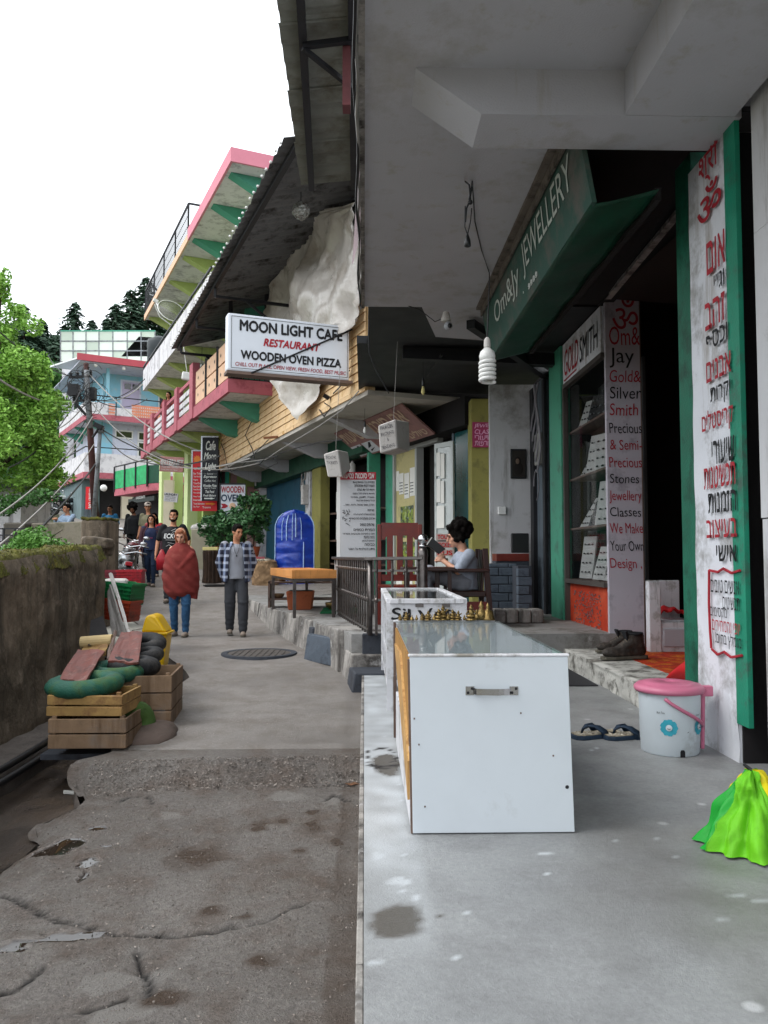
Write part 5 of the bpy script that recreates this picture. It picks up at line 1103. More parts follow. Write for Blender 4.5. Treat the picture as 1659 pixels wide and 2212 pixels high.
# nearer, paler roof over the overhang building
t = thing('metal_roof', 'paler grey corrugated metal roof above the overhang', 'roof', (-.4, 8, 4.6))
Tn = lambda s, n, z: V((n, s, z))
for k in range(4):
    s0 = 5.7 + k * 1.0; e = -.74 - .02 * (s0 - 6); b = corr(MB(), Tn, s0, s0 + 1.03, e, .3, 4.6 + .004 * (k % 2), 4.72, per=.26, amp=.028); b.build('roof_sheet', M['corrugated_light'], t, fix=False, solid=.003)
MB().bar((-.50, 5.6, 4.55), (-.66, 9.7, 4.55), .07, .07).bar((-.10, 5.6, 4.58), (-.14, 9.7, 4.58), .07, .07).build('beam', IR, t); MB().bar((-.55, 6.85, 4.5), (0, 6.85, 4.58), .05).bar((-.55, 6.85, 4.48), (0, 7.3, 4.3), .04).build('strut', IR, t)
t = thing('reddish_post', 'reddish wooden post with torn cloth beside the overhang edge', 'post', (-.12, 7.6, 2.8))
MB().box(-.20, -.13, 6.9, 7.05, 4.0, 4.55).build('post', mat('post_red', '5e3436', .8, .3, 4, .2, 30), t); MB().grid(lambda u, v: V((-.04 - .10 * u * (1 - v), 8.2 + .3 * u + .05 * math.sin(v * 9), 3.2 + 1.2 * v + .06 * math.sin(u * 5 + v * 7))), 6, 14).build('torn_cloth', mat('cloth_mauve', '85767a', .9, .25, 5, .3, 40), t, smooth=True)
# plastic sheet hanging from the roof over the parapet
ol = [(795, 440), (760, 448), (720, 458), (690, 466), (665, 478), (662, 505), (660, 515), (640, 548), (622, 580), (604, 620), (590, 650), (580, 678), (600, 760), (618, 800), (622, 830), (640, 880), (655, 908), (668, 885), (700, 815), (708, 790), (760, 710), (785, 690), (795, 640)]
def tarp_pt(u, v):
    q = atC(min(u, 790), v, -.14); k = mn.noise(V((u * .014, v * .008, 0))) * .40 + abs(mn.noise(V((u * .03 + v * .008, v * .010, 4)))) * -.35 + .05 * math.sin((u * .8 + v * .3) * .06) + .10 * abs(mn.noise(V((u * .06, v * .045, 8)))); return q - nC * (.22 + k * .8)
rowsv = list(range(440, 909, 9)); vs = []; NU = 40
def span(v):
    xs = []
    for (a, b_), (c_, d_) in zip(ol, ol[1:] + ol[:1]):
        if (b_ - v) * (d_ - v) <= 0 and b_ != d_: xs.append(a + (c_ - a) * (v - b_) / (d_ - b_))
    return (min(xs), max(xs)) if xs else (655, 656)
for v in rowsv:
    a, c_ = span(v + .01)
    for k in range(NU + 1): vs.append(tarp_pt(a + (c_ - a) * k / NU, v))
b = MB(); b.add(vs, [(j * (NU + 1) + i, j * (NU + 1) + i + 1, (j + 1) * (NU + 1) + i + 1, (j + 1) * (NU + 1) + i) for j in range(len(rowsv) - 1) for i in range(NU)])
tag(b.build('plastic_sheet', M['tarp'], smooth=True), 'crumpled whitish plastic sheet hanging over the cream parapet behind the cafe sign', 'plastic sheet')
# MOON LIGHT CAFE sign box
s_ = .45; t = thing('cafe_sign', 'white box sign reading moon light cafe restaurant wooden oven pizza', 'sign', C(s_, -1.1, 3.0))
n0, n1, z0, z1 = -2.15, -.10, 2.93, 3.86
MB().box(s_, s_ + .22, n0, n1, z0, z1, C).build('box', M['sign_white'], t, bevel=.03, seg=2)
MB().box(s_ - .02, s_ + .24, n0 - .01, n1 + .05, z0 - .05, z0 - .002, C).build('base_rail', M['wood_edge'], t)
MB().tube([C(s_ - .03, n0 + .38, z0 - .02), C(s_ - .02, n1 + .04, z1 - .06)], .014, 6).build('stay_rod', M['iron'], t)
W_ = n1 - n0; cN = (n0 + n1) / 2
for s, dz, w_, h_, m_, sh_ in (('MOON LIGHT CAFE', .66, 1.72, .17, 'letter_black', 0), ('RESTAURANT', .445, .95, .12, 'letter_red', .25), ('WOODEN OVEN PIZZA', .205, 1.68, .135, 'letter_black', 0), ('CHILL OUT PLACE, OPEN VIEW, FRESH FOOD, BEST MUSIC', .075, 1.86, .07, 'letter_red', .15)):
    mb = MB(); write(mb, s, C(s_ - .001, cN + .03, z0 + dz), nC, upz, w_, h_, bold=.04 if h_ > .1 else .014, shear=sh_, eps=.006); mb.build('lettering', M[m_], t, fix=False)
b = MB()
for p, q in (((n0 + .06, z1 - .05), (n1 - .04, z1 - .05)), ((n0 + .06, z0 + .05), (n1 - .04, z0 + .05)), ((n0 + .06, z0 + .05), (n0 + .06, z1 - .05)), ((n1 - .04, z0 + .05), (n1 - .04, z1 - .05))): b.bar(C(s_ - .002, p[0], p[1]), C(s_ - .002, q[0], q[1]), .006)
b.build('border_line', M['letter_black'], t)
# foil wrapped balls
def ballthing(u, v, Y, r, lab):
    p = at(u, v, Y=Y); b = MB(); b.ball(p, r, 22, 16); b.v = [p + (q - p) * (1 + .16 * mn.noise((q - p) * 22 / r * .12) + .10 * mn.noise((q - p) * 60 / r * .12)) for q in b.v]
    t_ = thing('wrapped_lamp', lab, 'lamp', p); b.build('foil_ball', mat('foil', '8e8f8c', .3, .5, 20, .6, 30, metal=.4, dirt=('5a4038', .5, 12), two=('b8c8c4', .35, 14)), t_); MB().tube([p + V((0, 0, r)), p + V((0, 0, r + .5))], .008, 5).build('cord', M['wire'], t_)
ballthing(650, 455, 12.6, .14, 'crinkled plastic wrapped ball lamp under the dark roof near the plastic sheet'); ballthing(436, 797, 24.0, .17, 'crinkled wrapped ball lamp under the far end of the roof')
# soffits beyond the overhang, painted black
S(MB().box(.04, 2.62, 8.56, 10.2, 2.72, 2.80).box(-.1, 2.7, 10.2, 13.4, 2.74, 2.84).build('black_soffit', M['black_paint']))
MBq = MB().hexa([(.04, 8.552, 2.70), (.62, 8.552, 2.70), (.9, 9.75, 2.70), (.9, 9.9, 2.70), (.04, 8.552, 2.74), (.62, 8.552, 2.74), (.9, 9.75, 2.74), (.9, 9.9, 2.74)]); 
S(MB().poly([V((.62, 8.552, 2.705)), V((1.5, 8.552, 2.705)), V((1.5, 9.9, 2.705)), V((.88, 9.75, 2.705))], (0, 0, .03)).build('soffit_corner', M['soffit']))
b = MB(); b.bar((1.2, 8.9, 2.62), (2.6, 11.2, 2.55), .10); b.bar((.5, 10.4, 2.66), (2.6, 10.5, 2.6), .16); b.bar((1.0, 10.2, 2.6), (.92, 11.5, 2.62), .03); S(b.build('soffit_beam', M['black_paint']))
# tilted agency sign under the soffit
SA = lambda s, k: C(.35 + 3.6 * s, .80 + .63 * k, 2.58 - .48 * k)
t = thing('hanging_sign', 'faded brown travel sign tilted under the cafe soffit', 'sign', SA(.5, .5)); nS = (SA(1, 0) - SA(0, 0)).cross(SA(0, 1) - SA(0, 0)).normalized()
if nS.z > 0: nS = -nS
b = MB(); b.poly([SA(0, 0), SA(1, 0), SA(1, 1), SA(0, 1)], -nS * .03); b.build('board', M['sign_brown'], t)
rS = (SA(0, 0) - SA(1, 0)).normalized(); uS = (SA(0, 0) - SA(0, 1)).normalized()
mb = MB(); write(mb, 'אבי סוכנות נסיעות', SA(.52, .45), rS, uS, 3.2, .27, bold=.02, eps=.01 if rS.cross(uS).dot(nS) > 0 else -.01); mb.build('lettering', M['letter_tan'], t, fix=False)
mb = MB(); write(mb, 'טיולים', SA(.13, .92), rS, uS, .7, .16, bold=.02, eps=.01 if rS.cross(uS).dot(nS) > 0 else -.01); mb.build('lettering', M['letter_tan'], t, fix=False)
for a in (.84, .66):
    b = MB(); b.poly([SA(a, .58), SA(a + .15, .58), SA(a + .15, .95), SA(a, .95)], nS * .006); pn = b.build('picture_panel', M['board_white'], t)
    b = MB(); b.poly([SA(a + .03, .62), SA(a + .05, .60), SA(a + .12, .78), SA(a + .06, .74)], nS * .010); b.poly([SA(a + .03, .80), SA(a + .10, .88), SA(a + .12, .90), SA(a + .11, .84)], nS * .010); b.build('dark_shape', M['letter_black'], pn)
b = MB()
for u, v, Y in ((788, 925, 14.0), (914, 838, 10.5)):
    p = at(u, v, Y=Y); t = thing('bare_bulb', 'small bare bulb in a dark holder hanging before the brown sign' if u < 800 else 'tiny yellowed bulb hanging from the black soffit', 'light bulb', p)
    MB().lathe(p, [(.002, -.10), (.028, -.06), (.022, -.02), (.014, .02)], 12).build('bulb', M['lamp_white'] if u < 800 else M['paper_y'], t, smooth=True); MB().lathe(p, [(.016, .02), (.02, .03), (.018, .10), (.006, .14)], 10).build('holder', M['black_plastic'], t); MB().tube([p + V((0, 0, .13)), p + V((0, 0, 2.7 - p.z if Y < 12 else .35))], .004, 4).build('cord', M['wire'], t)
# paper box lanterns with hand lettering
def lantern(F, Rr, Y, dY, lab, lines):
    P = [at(u, v, Y=Y) for u, v in F]; Q = [at(u, v, Y=Y + dY) for u, v in Rr]
    t = thing('box_lantern', lab, 'lantern', P[3]); e = (Q[0] - P[1]); e2 = Q[1] - P[2]
    b = MB(); b.hexa([P[3], P[2], P[2] + e2, P[3] + e2, P[0], P[1], P[1] + e, P[0] + e]); b.build('paper_box', M['lantern'], t, bevel=.012)
    r = (P[2] - P[3]).normalized(); up = (P[0] - P[3]).normalized(); wd = (P[2] - P[3]).length; hg = (P[0] - P[3]).length
    for i, s in enumerate(lines):
        mb = MB(); write(mb, s, (P[3] + P[2]) / 2 + up * hg * (.80 - i * .23), r, up, wd * (.72 if len(s) > 1 else .08), hg * .12, bold=-.004, wob=.004, eps=.006); mb.build('lettering', mat_pencil, t, fix=False)
    top = (P[0] + P[1] + e) / 2; MB().tube([P[0].lerp(P[1] + e, .5), P[0].lerp(P[1] + e, .5) + V((0, 0, .12)), P[0].lerp(P[1] + e, .5) + V((.05, .1, 2.62 - P[0].z))], .004, 4).build('cord', M['wire_pale'], t)
mat_pencil = mat('pencil', '55555a', .8, .3, 30, .02, 60)
lantern([(816, 919), (854, 905), (858.5, 969), (820.6, 980)], [(884, 911), (886, 974)], 9.6, .3, 'larger white paper box lantern lettered parcel packing and sending', ['PARCEL', 'PACKING', '&', 'SENDING'])
lantern([(698.5, 981), (730, 971), (739, 1031), (708, 1031)], [(752, 976), (758, 1014)], 10.8, .35, 'smaller grey paper box lantern lettered tickets, left of the brown sign', ['BOOK', 'TICKETS'])
# standing banner in Hebrew
Yb2 = 11.1; bx0, bx1 = at(735, 1200, Y=Yb2).x, at(812, 1200, Y=Yb2).x; bzf = lambda v: at(770, v, Y=Yb2).z
t = thing('standing_banner', 'white upright banner with red header and hebrew price list', 'sign', ((bx0 + bx1) / 2, Yb2, TZ))
MB().box(bx0, bx1, Yb2, Yb2 + .06, bzf(1205), bzf(1020)).build('panel', M['board_white'], t)
MB().box(bx0 - .05, bx0 - .002, Yb2 + .0, Yb2 + .30, TZ, bzf(1018)).build('side_panel', M['lamp_white'], t)
for x in (bx0 + .02, bx1 - .05): MB().box(x, x + .03, Yb2 + .01, Yb2 + .05, TZ, bzf(1205)).build('leg', M['steel'], t)
hdr = MB().box(bx0, bx1, Yb2 - .006, Yb2 - .001, bzf(1036), bzf(1020)).build('header', M['board_red'], t)
def bl(s, v1, v0, u0, u1, m, bold=.01): mb = MB(); a, c_ = at(u0, 1100, Y=Yb2).x, at(u1, 1100, Y=Yb2).x; write(mb, s, ((a + c_) / 2, Yb2 - .008, bzf(v1)), (1, 0, 0), upz, c_ - a, bzf(v0) - bzf(v1), bold=bold, eps=.002); mb.build('lettering', m, t, fix=False)
bl('אבי סוכנות נסיעות', 1033.5, 1023, 738, 808, M['letter_white'], .02)
LN = [('מתמחים בכל הטיסות בהודו', 1044, 762, 809), ('הזמנת רכבות ואוטובוסים', 1052, 766, 809), ('טיסות לכל יעד בעולם', 1060, 772, 809), ('מוניות וג׳יפים לכל מקום', 1069, 762, 809), ('מאנלי, לדאק, ספיטי', 1077, 758, 808), ('טיולי ג׳יפים וטרקים', 1084, 770, 809), ('אגרה, טאג׳ מהאל, ורנסי, גואה...', 1093, 742, 808), ('חבילות', 1104, 794, 808), ('חבילות משלוח לארץ ולעולם', 1114, 764, 809), ('ארוזים ומשלוחים בים ובאוויר', 1122, 756, 809),
      ('שירותים נוספים', 1136, 778, 808), ('המרת כספים', 1147, 764, 809), ('ויזה | משיכה מכרטיס אשראי', 1156, 741, 809), ('ביטוח נסיעות', 1163, 786, 809), ('סימים לטלפון', 1171, 782, 809), ('כביסה', 1179, 788, 809), ('מידע והמלצות על האזור', 1188, 752, 809)]
for s, v, u0, u1 in LN: bl(s, v, v - 5.2, u0, u1, M['letter_black'], .012)
b = MB(); rr = random.Random(4); px = lambda u, v: at(u, v, Y=Yb2 - .01)
for i in range(14): u = 748 + rr.uniform(-7, 7); v = 1115 + rr.uniform(-14, 18); b.tube([px(u, v), px(u + rr.uniform(-5, 5), v + rr.uniform(-4, 4)), px(u + rr.uniform(-5, 5), v + rr.uniform(-6, 6))], .0035, 4)
b.build('drawing', M['letter_black'], t)
# arched thing under blue tarpaulin
Yt = 18.6; ta, tb = at(594, 1250, Y=Yt), at(678, 1250, Y=Yt); tw = tb.x - ta.x; tz1 = at(630, 1101, Y=Yt).z; zt_ = TZ
def arch(u, v, e=0):
    h = (tz1 - zt_); x = u; lim = 1.0; r = tw / 2; y = v * h; straight = h - r * .95
    half = r if y < straight else r * math.sqrt(max(0, 1 - ((y - straight) / (r * .95)) ** 2))
    return V((ta.x + r + (u * 2 - 1) * half, Yt - .10 * math.cos((u - .5) * math.pi) - e - .03 * mn.noise(V((u * 3, v * 14, 0))) - .015 * mn.noise(V((u * 5, v * 40, 0))), zt_ + y))
t = thing('tarp_covered_rack', 'arched rack wrapped in a bright blue tarpaulin before the blue shutter', 'rack', V((ta.x + tw / 2, Yt, TZ)))
MB().grid(lambda u, v: arch(u, v * .999), 24, 60).build('tarpaulin', M['tarp_blue'], t, smooth=True, solid=.01)
MB().tube([arch(k / 1, v, .02) for k, v in [(0, x / 20) for x in range(0, 20)]] + [arch(1, x / 20, .02) for x in range(19, -1, -1)], .012, 6).build('hem', M['tarp_line'], t)
for i, (u, v0, v1) in enumerate([(.18, .62, .9), (.30, .62, .93), (.45, .62, .95), (.54, .66, .95), (.68, .63, .9), (.74, .28, .6), (.07, .1, .32), (.3, .05, .25), (.38, .05, .25), (.52, .05, .28)]): MB().tube([arch(u, v0 + (v1 - v0) * k / 6, .03) for k in range(7)], .008 + .004 * (i % 2), 5).build('fold_line', M['tarp_line'], t)
# pine display box on a thin metal table
A_, B_, Cc = V((-1.43, 12.5, 0)), V((-.91, 10.5, 0)), V((-.56, 11.0, 0)); ex = (A_ - B_).normalized(); L2 = 1.95; ey = V((ex.y, -ex.x, 0)); 
if ey.x < 0: ey = -ey
TB = lambda a, c_, z: B_ + ex * a + ey * c_ + V((0, 0, z))
t = thing('metal_table', 'thin grey metal table frame on the terrace under the pine box', 'table', TB(1, .2, TZ)); ztb = -.32
for a, c_ in ((0, 0), (L2, 0), (0, .52), (L2, .52)): MB().box(a - .02, a + .02, c_ - .02, c_ + .02, TZ, ztb, TB).build('leg', M['steel'], t)
for p, q in (((0, 0), (L2, 0)), ((0, .52), (L2, .52)), ((0, 0), (0, .52)), ((L2, 0), (L2, .52))): MB().bar(TB(*p, ztb), TB(*q, ztb), .035, .035).build('rail', M['steel'], t)
t = thing('pine_display_box', 'shallow orange pine display box lying on the metal table', 'box', TB(1, .2, ztb + .02)); b = MB()
MB().box(-.02, L2 + .05, -.04, .56, ztb + .02, ztb + .035, TB).build('bottom', M['wood_box'], t)
for a0, a1, c0, c1 in ((-.02, L2 + .05, -.04, -.02), (-.02, L2 + .05, .54, .56), (-.02, 0, -.02, .54), (L2 + .03, L2 + .05, -.02, .54), (.95, .97, -.02, .54)): MB().box(a0, a1, c0, c1, ztb + .036, ztb + .13, TB).build('side', M['wood_box'], t, bevel=.003)
MB().box(0, .93, 0, .52, ztb + .12, ztb + .136, TB).build('lid', M['wood_box'], t)
# terracotta planter, mat, sack, stump
p = at(647, 1318, Z=TZ); t = thing('planter', 'square terracotta planter box standing under the metal table', 'planter', V((p.x, p.y, TZ))); w2 = .20
b = MB(); b.hexa([V((p.x - w2 * .85, p.y, TZ)), V((p.x + w2 * .85, p.y + .05, TZ)), V((p.x + w2 * .85, p.y + .4, TZ)), V((p.x - w2 * .85, p.y + .35, TZ)), V((p.x - w2, p.y - .03, TZ + .28)), V((p.x + w2, p.y + .02, TZ + .28)), V((p.x + w2, p.y + .43, TZ + .28)), V((p.x - w2, p.y + .38, TZ + .28))]); b.build('pot', M['terracotta'], t, bevel=.012)
MB().box(p.x - w2 + .03, p.x + w2 - .03, p.y + .03, p.y + .36, TZ + .281, TZ + .286).build('soil', M['bark'], t)
tag(MB().box(-.62, -.1, 11.25, 12.3, TZ + .003, TZ + .018).build('green_mat', M['mat_green'], bevel=.003), 'green plastic grass mat on the terrace beside the metal table', 'mat')
p = at(573, 1277, Z=TZ); b = MB(); b.loft([(V((p.x, p.y, TZ + z)), rx, ry) for z, rx, ry in ((0, .26, .2), (.06, .30, .23), (.3, .31, .24), (.55, .29, .22), (.64, .25, .2), (.68, .27, .21), (.70, .2, .15))], 28)
r_ = remeshed(b, .022, 2, lambda q: .035 * mn.noise(q * 6) + .014 * mn.noise(q * 18)); t = thing('burlap_sack', 'bulky brown burlap sack at the far corner of the terrace', 'sack', V((p.x, p.y, TZ))); r_.build('sack', M['burlap'], t, smooth=True)
b = MB(); 
for k in range(9): q = V((p.x + random.uniform(-.2, .2), p.y + random.uniform(-.15, .15), TZ + .70)); b.ball(q, (.07, .06, .04), 8, 6)
b.build('contents', M['cork'], t, smooth=True)['kind'] = 'stuff'
# shelves with bowls beyond the table
t = thing('bowl_stand', 'low dark stand holding singing bowls and baskets on the terrace', 'stand', V((-.9, 12.6, TZ)))
for z in (TZ + .12, TZ + .38): MB().box(-1.5, -.35, 12.55, 13.0, z, z + .025).build('shelf', M['wood_edge'], t)
for x in (-1.5, -.38): MB().box(x, x + .03, 12.55, 13.0, TZ, TZ + .42).build('side', M['wood_edge'], t)
for i, (x, y, z, r) in enumerate([(-1.35, 12.7, TZ + .145, .09), (-1.15, 12.7, TZ + .145, .08), (-.95, 12.68, TZ + .145, .09), (-1.3, 12.75, TZ + .405, .08), (-1.1, 12.75, TZ + .405, .10), (-.85, 12.7, TZ + .405, .11), (-.6, 12.7, TZ + .405, .12), (-.45, 11.9, TZ + .02, .13), (-.28, 11.75, TZ + .02, .10), (-.36, 12.1, TZ + .02, .15)]):
    o = MB().lathe((x, y, z), [(r * .5, 0), (r * .9, r * .35), (r, r * .75), (r * .96, r * .8), (r * .85, r * .4), (.01, r * .12)], 16).build('bowl', M['brass'] if i % 3 else M['burlap'], smooth=True)
    lv = 'lower shelf of the bowl stand' if i < 3 else ('upper shelf of the bowl stand' if i < 7 else 'terrace floor by the green mat'); kindb = 'woven basket bowl' if i % 3 == 0 else 'dull metal bowl'
    tag(o, kindb + ' on the ' + lv + {0: ', leftmost', 1: ', middle', 2: ', rightmost', 3: ', leftmost', 4: ', second from left', 5: ', third from left', 6: ', right end', 7: ', medium', 8: ', smallest', 9: ', largest'}[i], 'bowl', 'bowls for sale on the terrace')
p = at(458, 1254, Y=18.8); b = MB(); n = 20
t = thing('tree_stump', 'dark ribbed tree stump used as a table beside the street', 'stump', p); vs = []
b.lathe(p, [(.22, -.05), (.20, .1), (.195, .4), (.21, .66), (.20, .70), (.001, .70)], 40); b.v = [V((p.x + (q.x - p.x) * (1 + .08 * math.sin(math.atan2(q.y - p.y, q.x - p.x) * 14) + .06 * mn.noise(q * 5)), p.y + (q.y - p.y) * (1 + .08 * math.sin(math.atan2(q.y - p.y, q.x - p.x) * 14)), q.z)) for q in b.v]; b.build('trunk', M['bark'], t)
MB().box(p.x - .2, p.x + .15, p.y - .15, p.y + .12, p.z + .705, p.z + .78).build('plank_top', M['paper_y'], t, bevel=.005)
p = at(468, 1259, Y=18.3); p.z = prof(18.3) + .02; o = MB().box(p.x - .25, p.x + .25, p.y - .3, p.y + .3, p.z, p.z + .02).build('dark_mat', M['black_plastic']); tag(o, 'small dark mat on the road beside the stump', 'mat')
# ================= hotel with stacked balconies =================
H = frame(-3.1, 18.3, 23.3); aH = R(23.3); sH = V((-math.sin(aH), math.cos(aH), 0)); nH = V((math.cos(aH), math.sin(aH), 0)); H0 = V((-3.1, 18.3, 0))
def atH(u, v, n): d = ray(u, v); return d * ((H0 + nH * n).dot(nH) / d.dot(nH))
def sHu(u, n=0): return (atH(u, 1000, n) - H0).dot(sH)
t = thing('hotel', 'pale green hotel with stacked white and red balconies above the street', 'hotel', H(7, 2, 0)); HL = 13.8
MB().box(.3, HL, 1.6, 1.8, 3.9, 9.2, H).box(HL - .1, HL, 1.8, 8, -1, 9.2, H).box(.2, .3, 1.6, 8, 4.0, 9.2, H).build('wall', M['hotel_green'], t)
MB().box(0, HL, 0, 8, 9.2, 9.36, H).build('top_slab', M['hotel_white'], t)
k5 = sHu(403, 0)
MB().box(-.04, k5, -.06, 0, 9.16, 9.50, H).box(-.10, -.04, -.06, 3, 9.16, 9.50, H).build('pink_edge', M['hotel_pink'], t); MB().box(k5, HL, -.05, 0, 9.16, 9.38, H).build('slab_edge', M['hotel_cream'], t)
MB().box(0, HL + .1, 0, 1.6, 6.42, 6.60, H).build('balcony_slab', M['hotel_white'], t)
MB().box(.0, HL + .1, 0, 3.2, 3.78, 3.95, H).build('balcony_slab', M['hotel_white'], t)
MB().box(-.05, HL + .15, -.07, 0, 3.74, 4.05, H).box(-.10, -.05, -.07, 1.6, 3.74, 4.05, H).box(HL + .1, HL + .17, -.07, 1.6, 3.74, 4.05, H).build('red_band', M['hotel_red'], t)
def bracket(s, z, top, mt, d=.95, h=.42, w_=.34):
    b = MB(); b.poly([H(s, .10, z), H(s, 1.6, z), H(s, 1.6, z - h - .1), H(s, d, z - h)], sH * w_); b.build('bracket', M[mt], t)
for s, m_ in ((.5, 'hotel_teal'), (2.4, 'hotel_teal'), (4.9, 'hotel_teal')): bracket(s, 9.195, 0, m_)
for s in (6.4, 8.8, 11.2, 13.3): bracket(s, 9.195, 0, 'hotel_green')
for z in (6.415, 3.775):
    for s in (1.2, 3.8, 6.4, 8.8, 11.2, 13.4): bracket(s, z, 0, 'hotel_green' if z > 5 or s > 5 else 'hotel_teal')
# second floor balcony: white lattice balustrade and black rail
MB().box(2, HL + .1, -.04, 0, 6.40, 7.20, H).box(HL + .06, HL + .1, 0, 1.6, 6.40, 7.2, H).build('parapet', M['hotel_white'], t)
b = MB(); b.bar(H(2, -.02, 7.35), H(HL + .1, -.02, 7.35), .05); b.bar(H(HL + .1, -.02, 7.35), H(HL + .1, 1.6, 7.35), .05)
b.build('rail', M['iron'], t)
for k in range(8): s = 3 + k * 1.55; MB().bar(H(s, -.02, 7.2), H(s, -.02, 7.35), .04).build('rail_post', M['iron'], t)
# terrace rail on the top slab
s0 = k5 + .2; zt_ = 9.38
for z in (10.35,): MB().bar(H(s0, 0, z), H(HL, 0, z), .05).bar(H(s0, 0, z), H(s0, 3, z), .05).build('rail', M['iron'], t)
for k in range(5): s = s0 + (HL - s0) * k / 4; MB().bar(H(s, 0, zt_), H(s, 0, 10.35), .05).build('rail_post', M['iron'], t)
b = MB()
for k in range(60): s = s0 + (HL - s0) * k / 60; b.bar(H(s, 0, zt_ + .05), H(s, 0, 10.33), .012)
for z in (9.7, 10.02): b.bar(H(s0, 0, z), H(HL, 0, z), .012)
b.build('mesh_bars', M['wire'], t)['kind'] = 'stuff'
# first floor balcony: red posts, white screens, cream panels
zb0, zb1 = 4.05, 4.95
ss = [sHu(u) for u in (418, 384, 357, 331, 317)]
for i, s in enumerate(ss):
    MB().box(s - .22, s + .22, -.10, .10, zb0 - .3, zb1 + (.35 if i == 0 else .12), H).build('red_post', M['hotel_red'], t, bevel=.01)
for a, c_ in zip(ss, ss[1:]):
    MB().box(a + .24, c_ - .24, -.03, .03, zb1 - .08, zb1 + .02, H).build('parapet_coping', M['hotel_pink'] if 0 else M['hotel_red'], t)
    for z in (zb0 + .10, zb0 + .32, zb0 + .54): MB().box(a + .24, c_ - .24, -.02, .02, z, z + .14, H).build('parapet_bar', M['hotel_white'], t)
s2, s3, s4 = sHu(473), sHu(448), sHu(420)
for i, (a, c_) in enumerate(((s3 + .04, s4 - .3), (s2 + .05, s3 - .04), (sHu(508), s2 - .05), (.02, sHu(509)))):
    for z in (zb0 + .04, zb0 + .50):
        o = MB().box(a, c_, -.05, 0, z, z + .42, H).build('cream_panel', M['hotel_cream'], t)
        nn_ = max(2, int((c_ - a) / .45))
        for j in range(nn_):
            c = H(a + (c_ - a) * (j + .5) / nn_, -.055, z + .21); b = MB(); d = .055; b.add([c - sH * d, c - V((0, 0, d)), c + sH * d, c + V((0, 0, d))], [(0, 1, 2, 3)]); b.build('diamond', M['letter_black'], o, fix=False)
for s in (s3, s2): MB().bar(H(s, -.06, zb0), H(s, -.06, zb1 + .1), .06).build('rail_post', M['iron'], t)
b = MB()
for z in (zb0 + .02, zb0 + .35, zb1): MB().bar(H(-.02, 0, z), H(-.02, 1.8, z), .035).build('rail', M['iron'], t)
for k in range(14): b.bar(H(-.02, .05 + k * .13, zb0), H(-.02, .05 + k * .13, zb1), .018)
b.build('iron_bars', M['iron'], t)['kind'] = 'stuff'
for n in (0, .85): MB().bar(H(-.02, n, 3.95), H(-.02, n, 6.42), .09).build('rail_post', M['iron'], t)
MB().box(1.0, 1.06, .6, 3.2, 3.95, 6.42, H).build('teal_wall', M['hotel_teal'], t)
MB().box(1.6, 4.0, 1.54, 1.6, 3.96, 6.2, H).build('curtain_wall', mat('curtain_green', '1db586', .8, .1, 2, .1, 20), t)
for s in (5.3, 8.0, 10.6):
    f = MB().box(s, s + 1.1, 1.55, 1.62, 3.96, 6.1, H).build('door', mat('door_brown%d' % int(s), '6a4b34', .7, .2, 4, .2, 40), t); MB().box(s + .12, s + .98, 1.53, 1.55, 5.2, 5.95, H).build('door_glass', M['glass_dark'], f)
MB().box(6.9, 7.2, 1.5, 1.6, 3.96, 6.4, H).box(9.6, 9.9, 1.5, 1.6, 3.96, 6.4, H).build('pilaster', mat('pale_green', 'ccdba0', .8, .06, 2, .1, 60), t)
for s in (6.0, 9.0, 11.6):
    f = MB().box(s, s + 1.3, 1.54, 1.6, 7.0, 8.6, H).build('window', M['hotel_white'], t); MB().box(s + .1, s + .6, 1.52, 1.54, 7.1, 8.5, H).box(s + .7, s + 1.2, 1.52, 1.54, 7.1, 8.5, H).build('pane', M['glass_dark'], f)
# ground floor
MB().box(7.2, HL, 2.6, 2.8, -1, 3.8, H).box(7.0, 7.2, .9, 6, -1, 3.8, H).build('ground_wall', mat('green_wall_low', '9fb86a', .85, .1, 2, .15, 60), t)
for u0, u1, n, lab in ((398, 406, .9, 0), (344, 350, 1.0, 0), (374, 378, 1.6, 0)):
    a, c_ = sHu(u1, n), sHu(u0, n); MB().box(a, c_, n, n + .35, -1, 3.78, H).build('column', M['hotel_green'] if 0 else bpy.data.materials['pale_green'], t)
MB().box(6.95, 7.0, 1.3, 1.7, -1, 3.5, H).box(6.95, 7.0, 3.4, 3.8, -1, 3.5, H).build('teal_strip', mat('teal_strip', '4fc0a0', .8, .1, 2, .1, 40), t); MB().box(6.94, 7.0, 1.75, 1.95, -1, 3.5, H).box(6.94, 7.0, 2.3, 3.2, .2, 2.2, H).build('pink_door', mat('pink_door', 'b08a84', .8, .15, 2, .1, 40), t)
for s, w_ in ((8.0, 1.4),): MB().box(s, s + w_, 2.56, 2.6, -1, 2.2, H).build('doorway', M['dark_void'], t)
MB().box(9.9, 11, 2.55, 2.6, -.8, 1.8, H).build('white_door', M['hotel_white'], t)
# counter, ledge and goods before the hotel
p = at(440, 1145, Y=21.5); o = MB().box(at(428, 0, Y=21.3).x, at(472, 0, Y=21.3).x, 21.3, 22.0, prof(21) - .1, at(450, 1143, Y=21.3).z).build('counter', mat('counter_beige', 'a09a86', .8, .12, 3, .2, 60), bevel=.02); tag(o, 'beige masonry counter in front of the hotel ground floor', 'counter')
b = MB()
for k in range(5): b.ball((at(434 + k * 8, 0, Y=21.4).x, 21.5, at(0, 1140 - 3 * (k % 2), Y=21.4).z), (.12, .12, .10), 10, 6)
tag(b.build('cloth_bundle', M['lantern'], smooth=True), 'grey cloth bundles heaped on the beige counter', 'bundle')
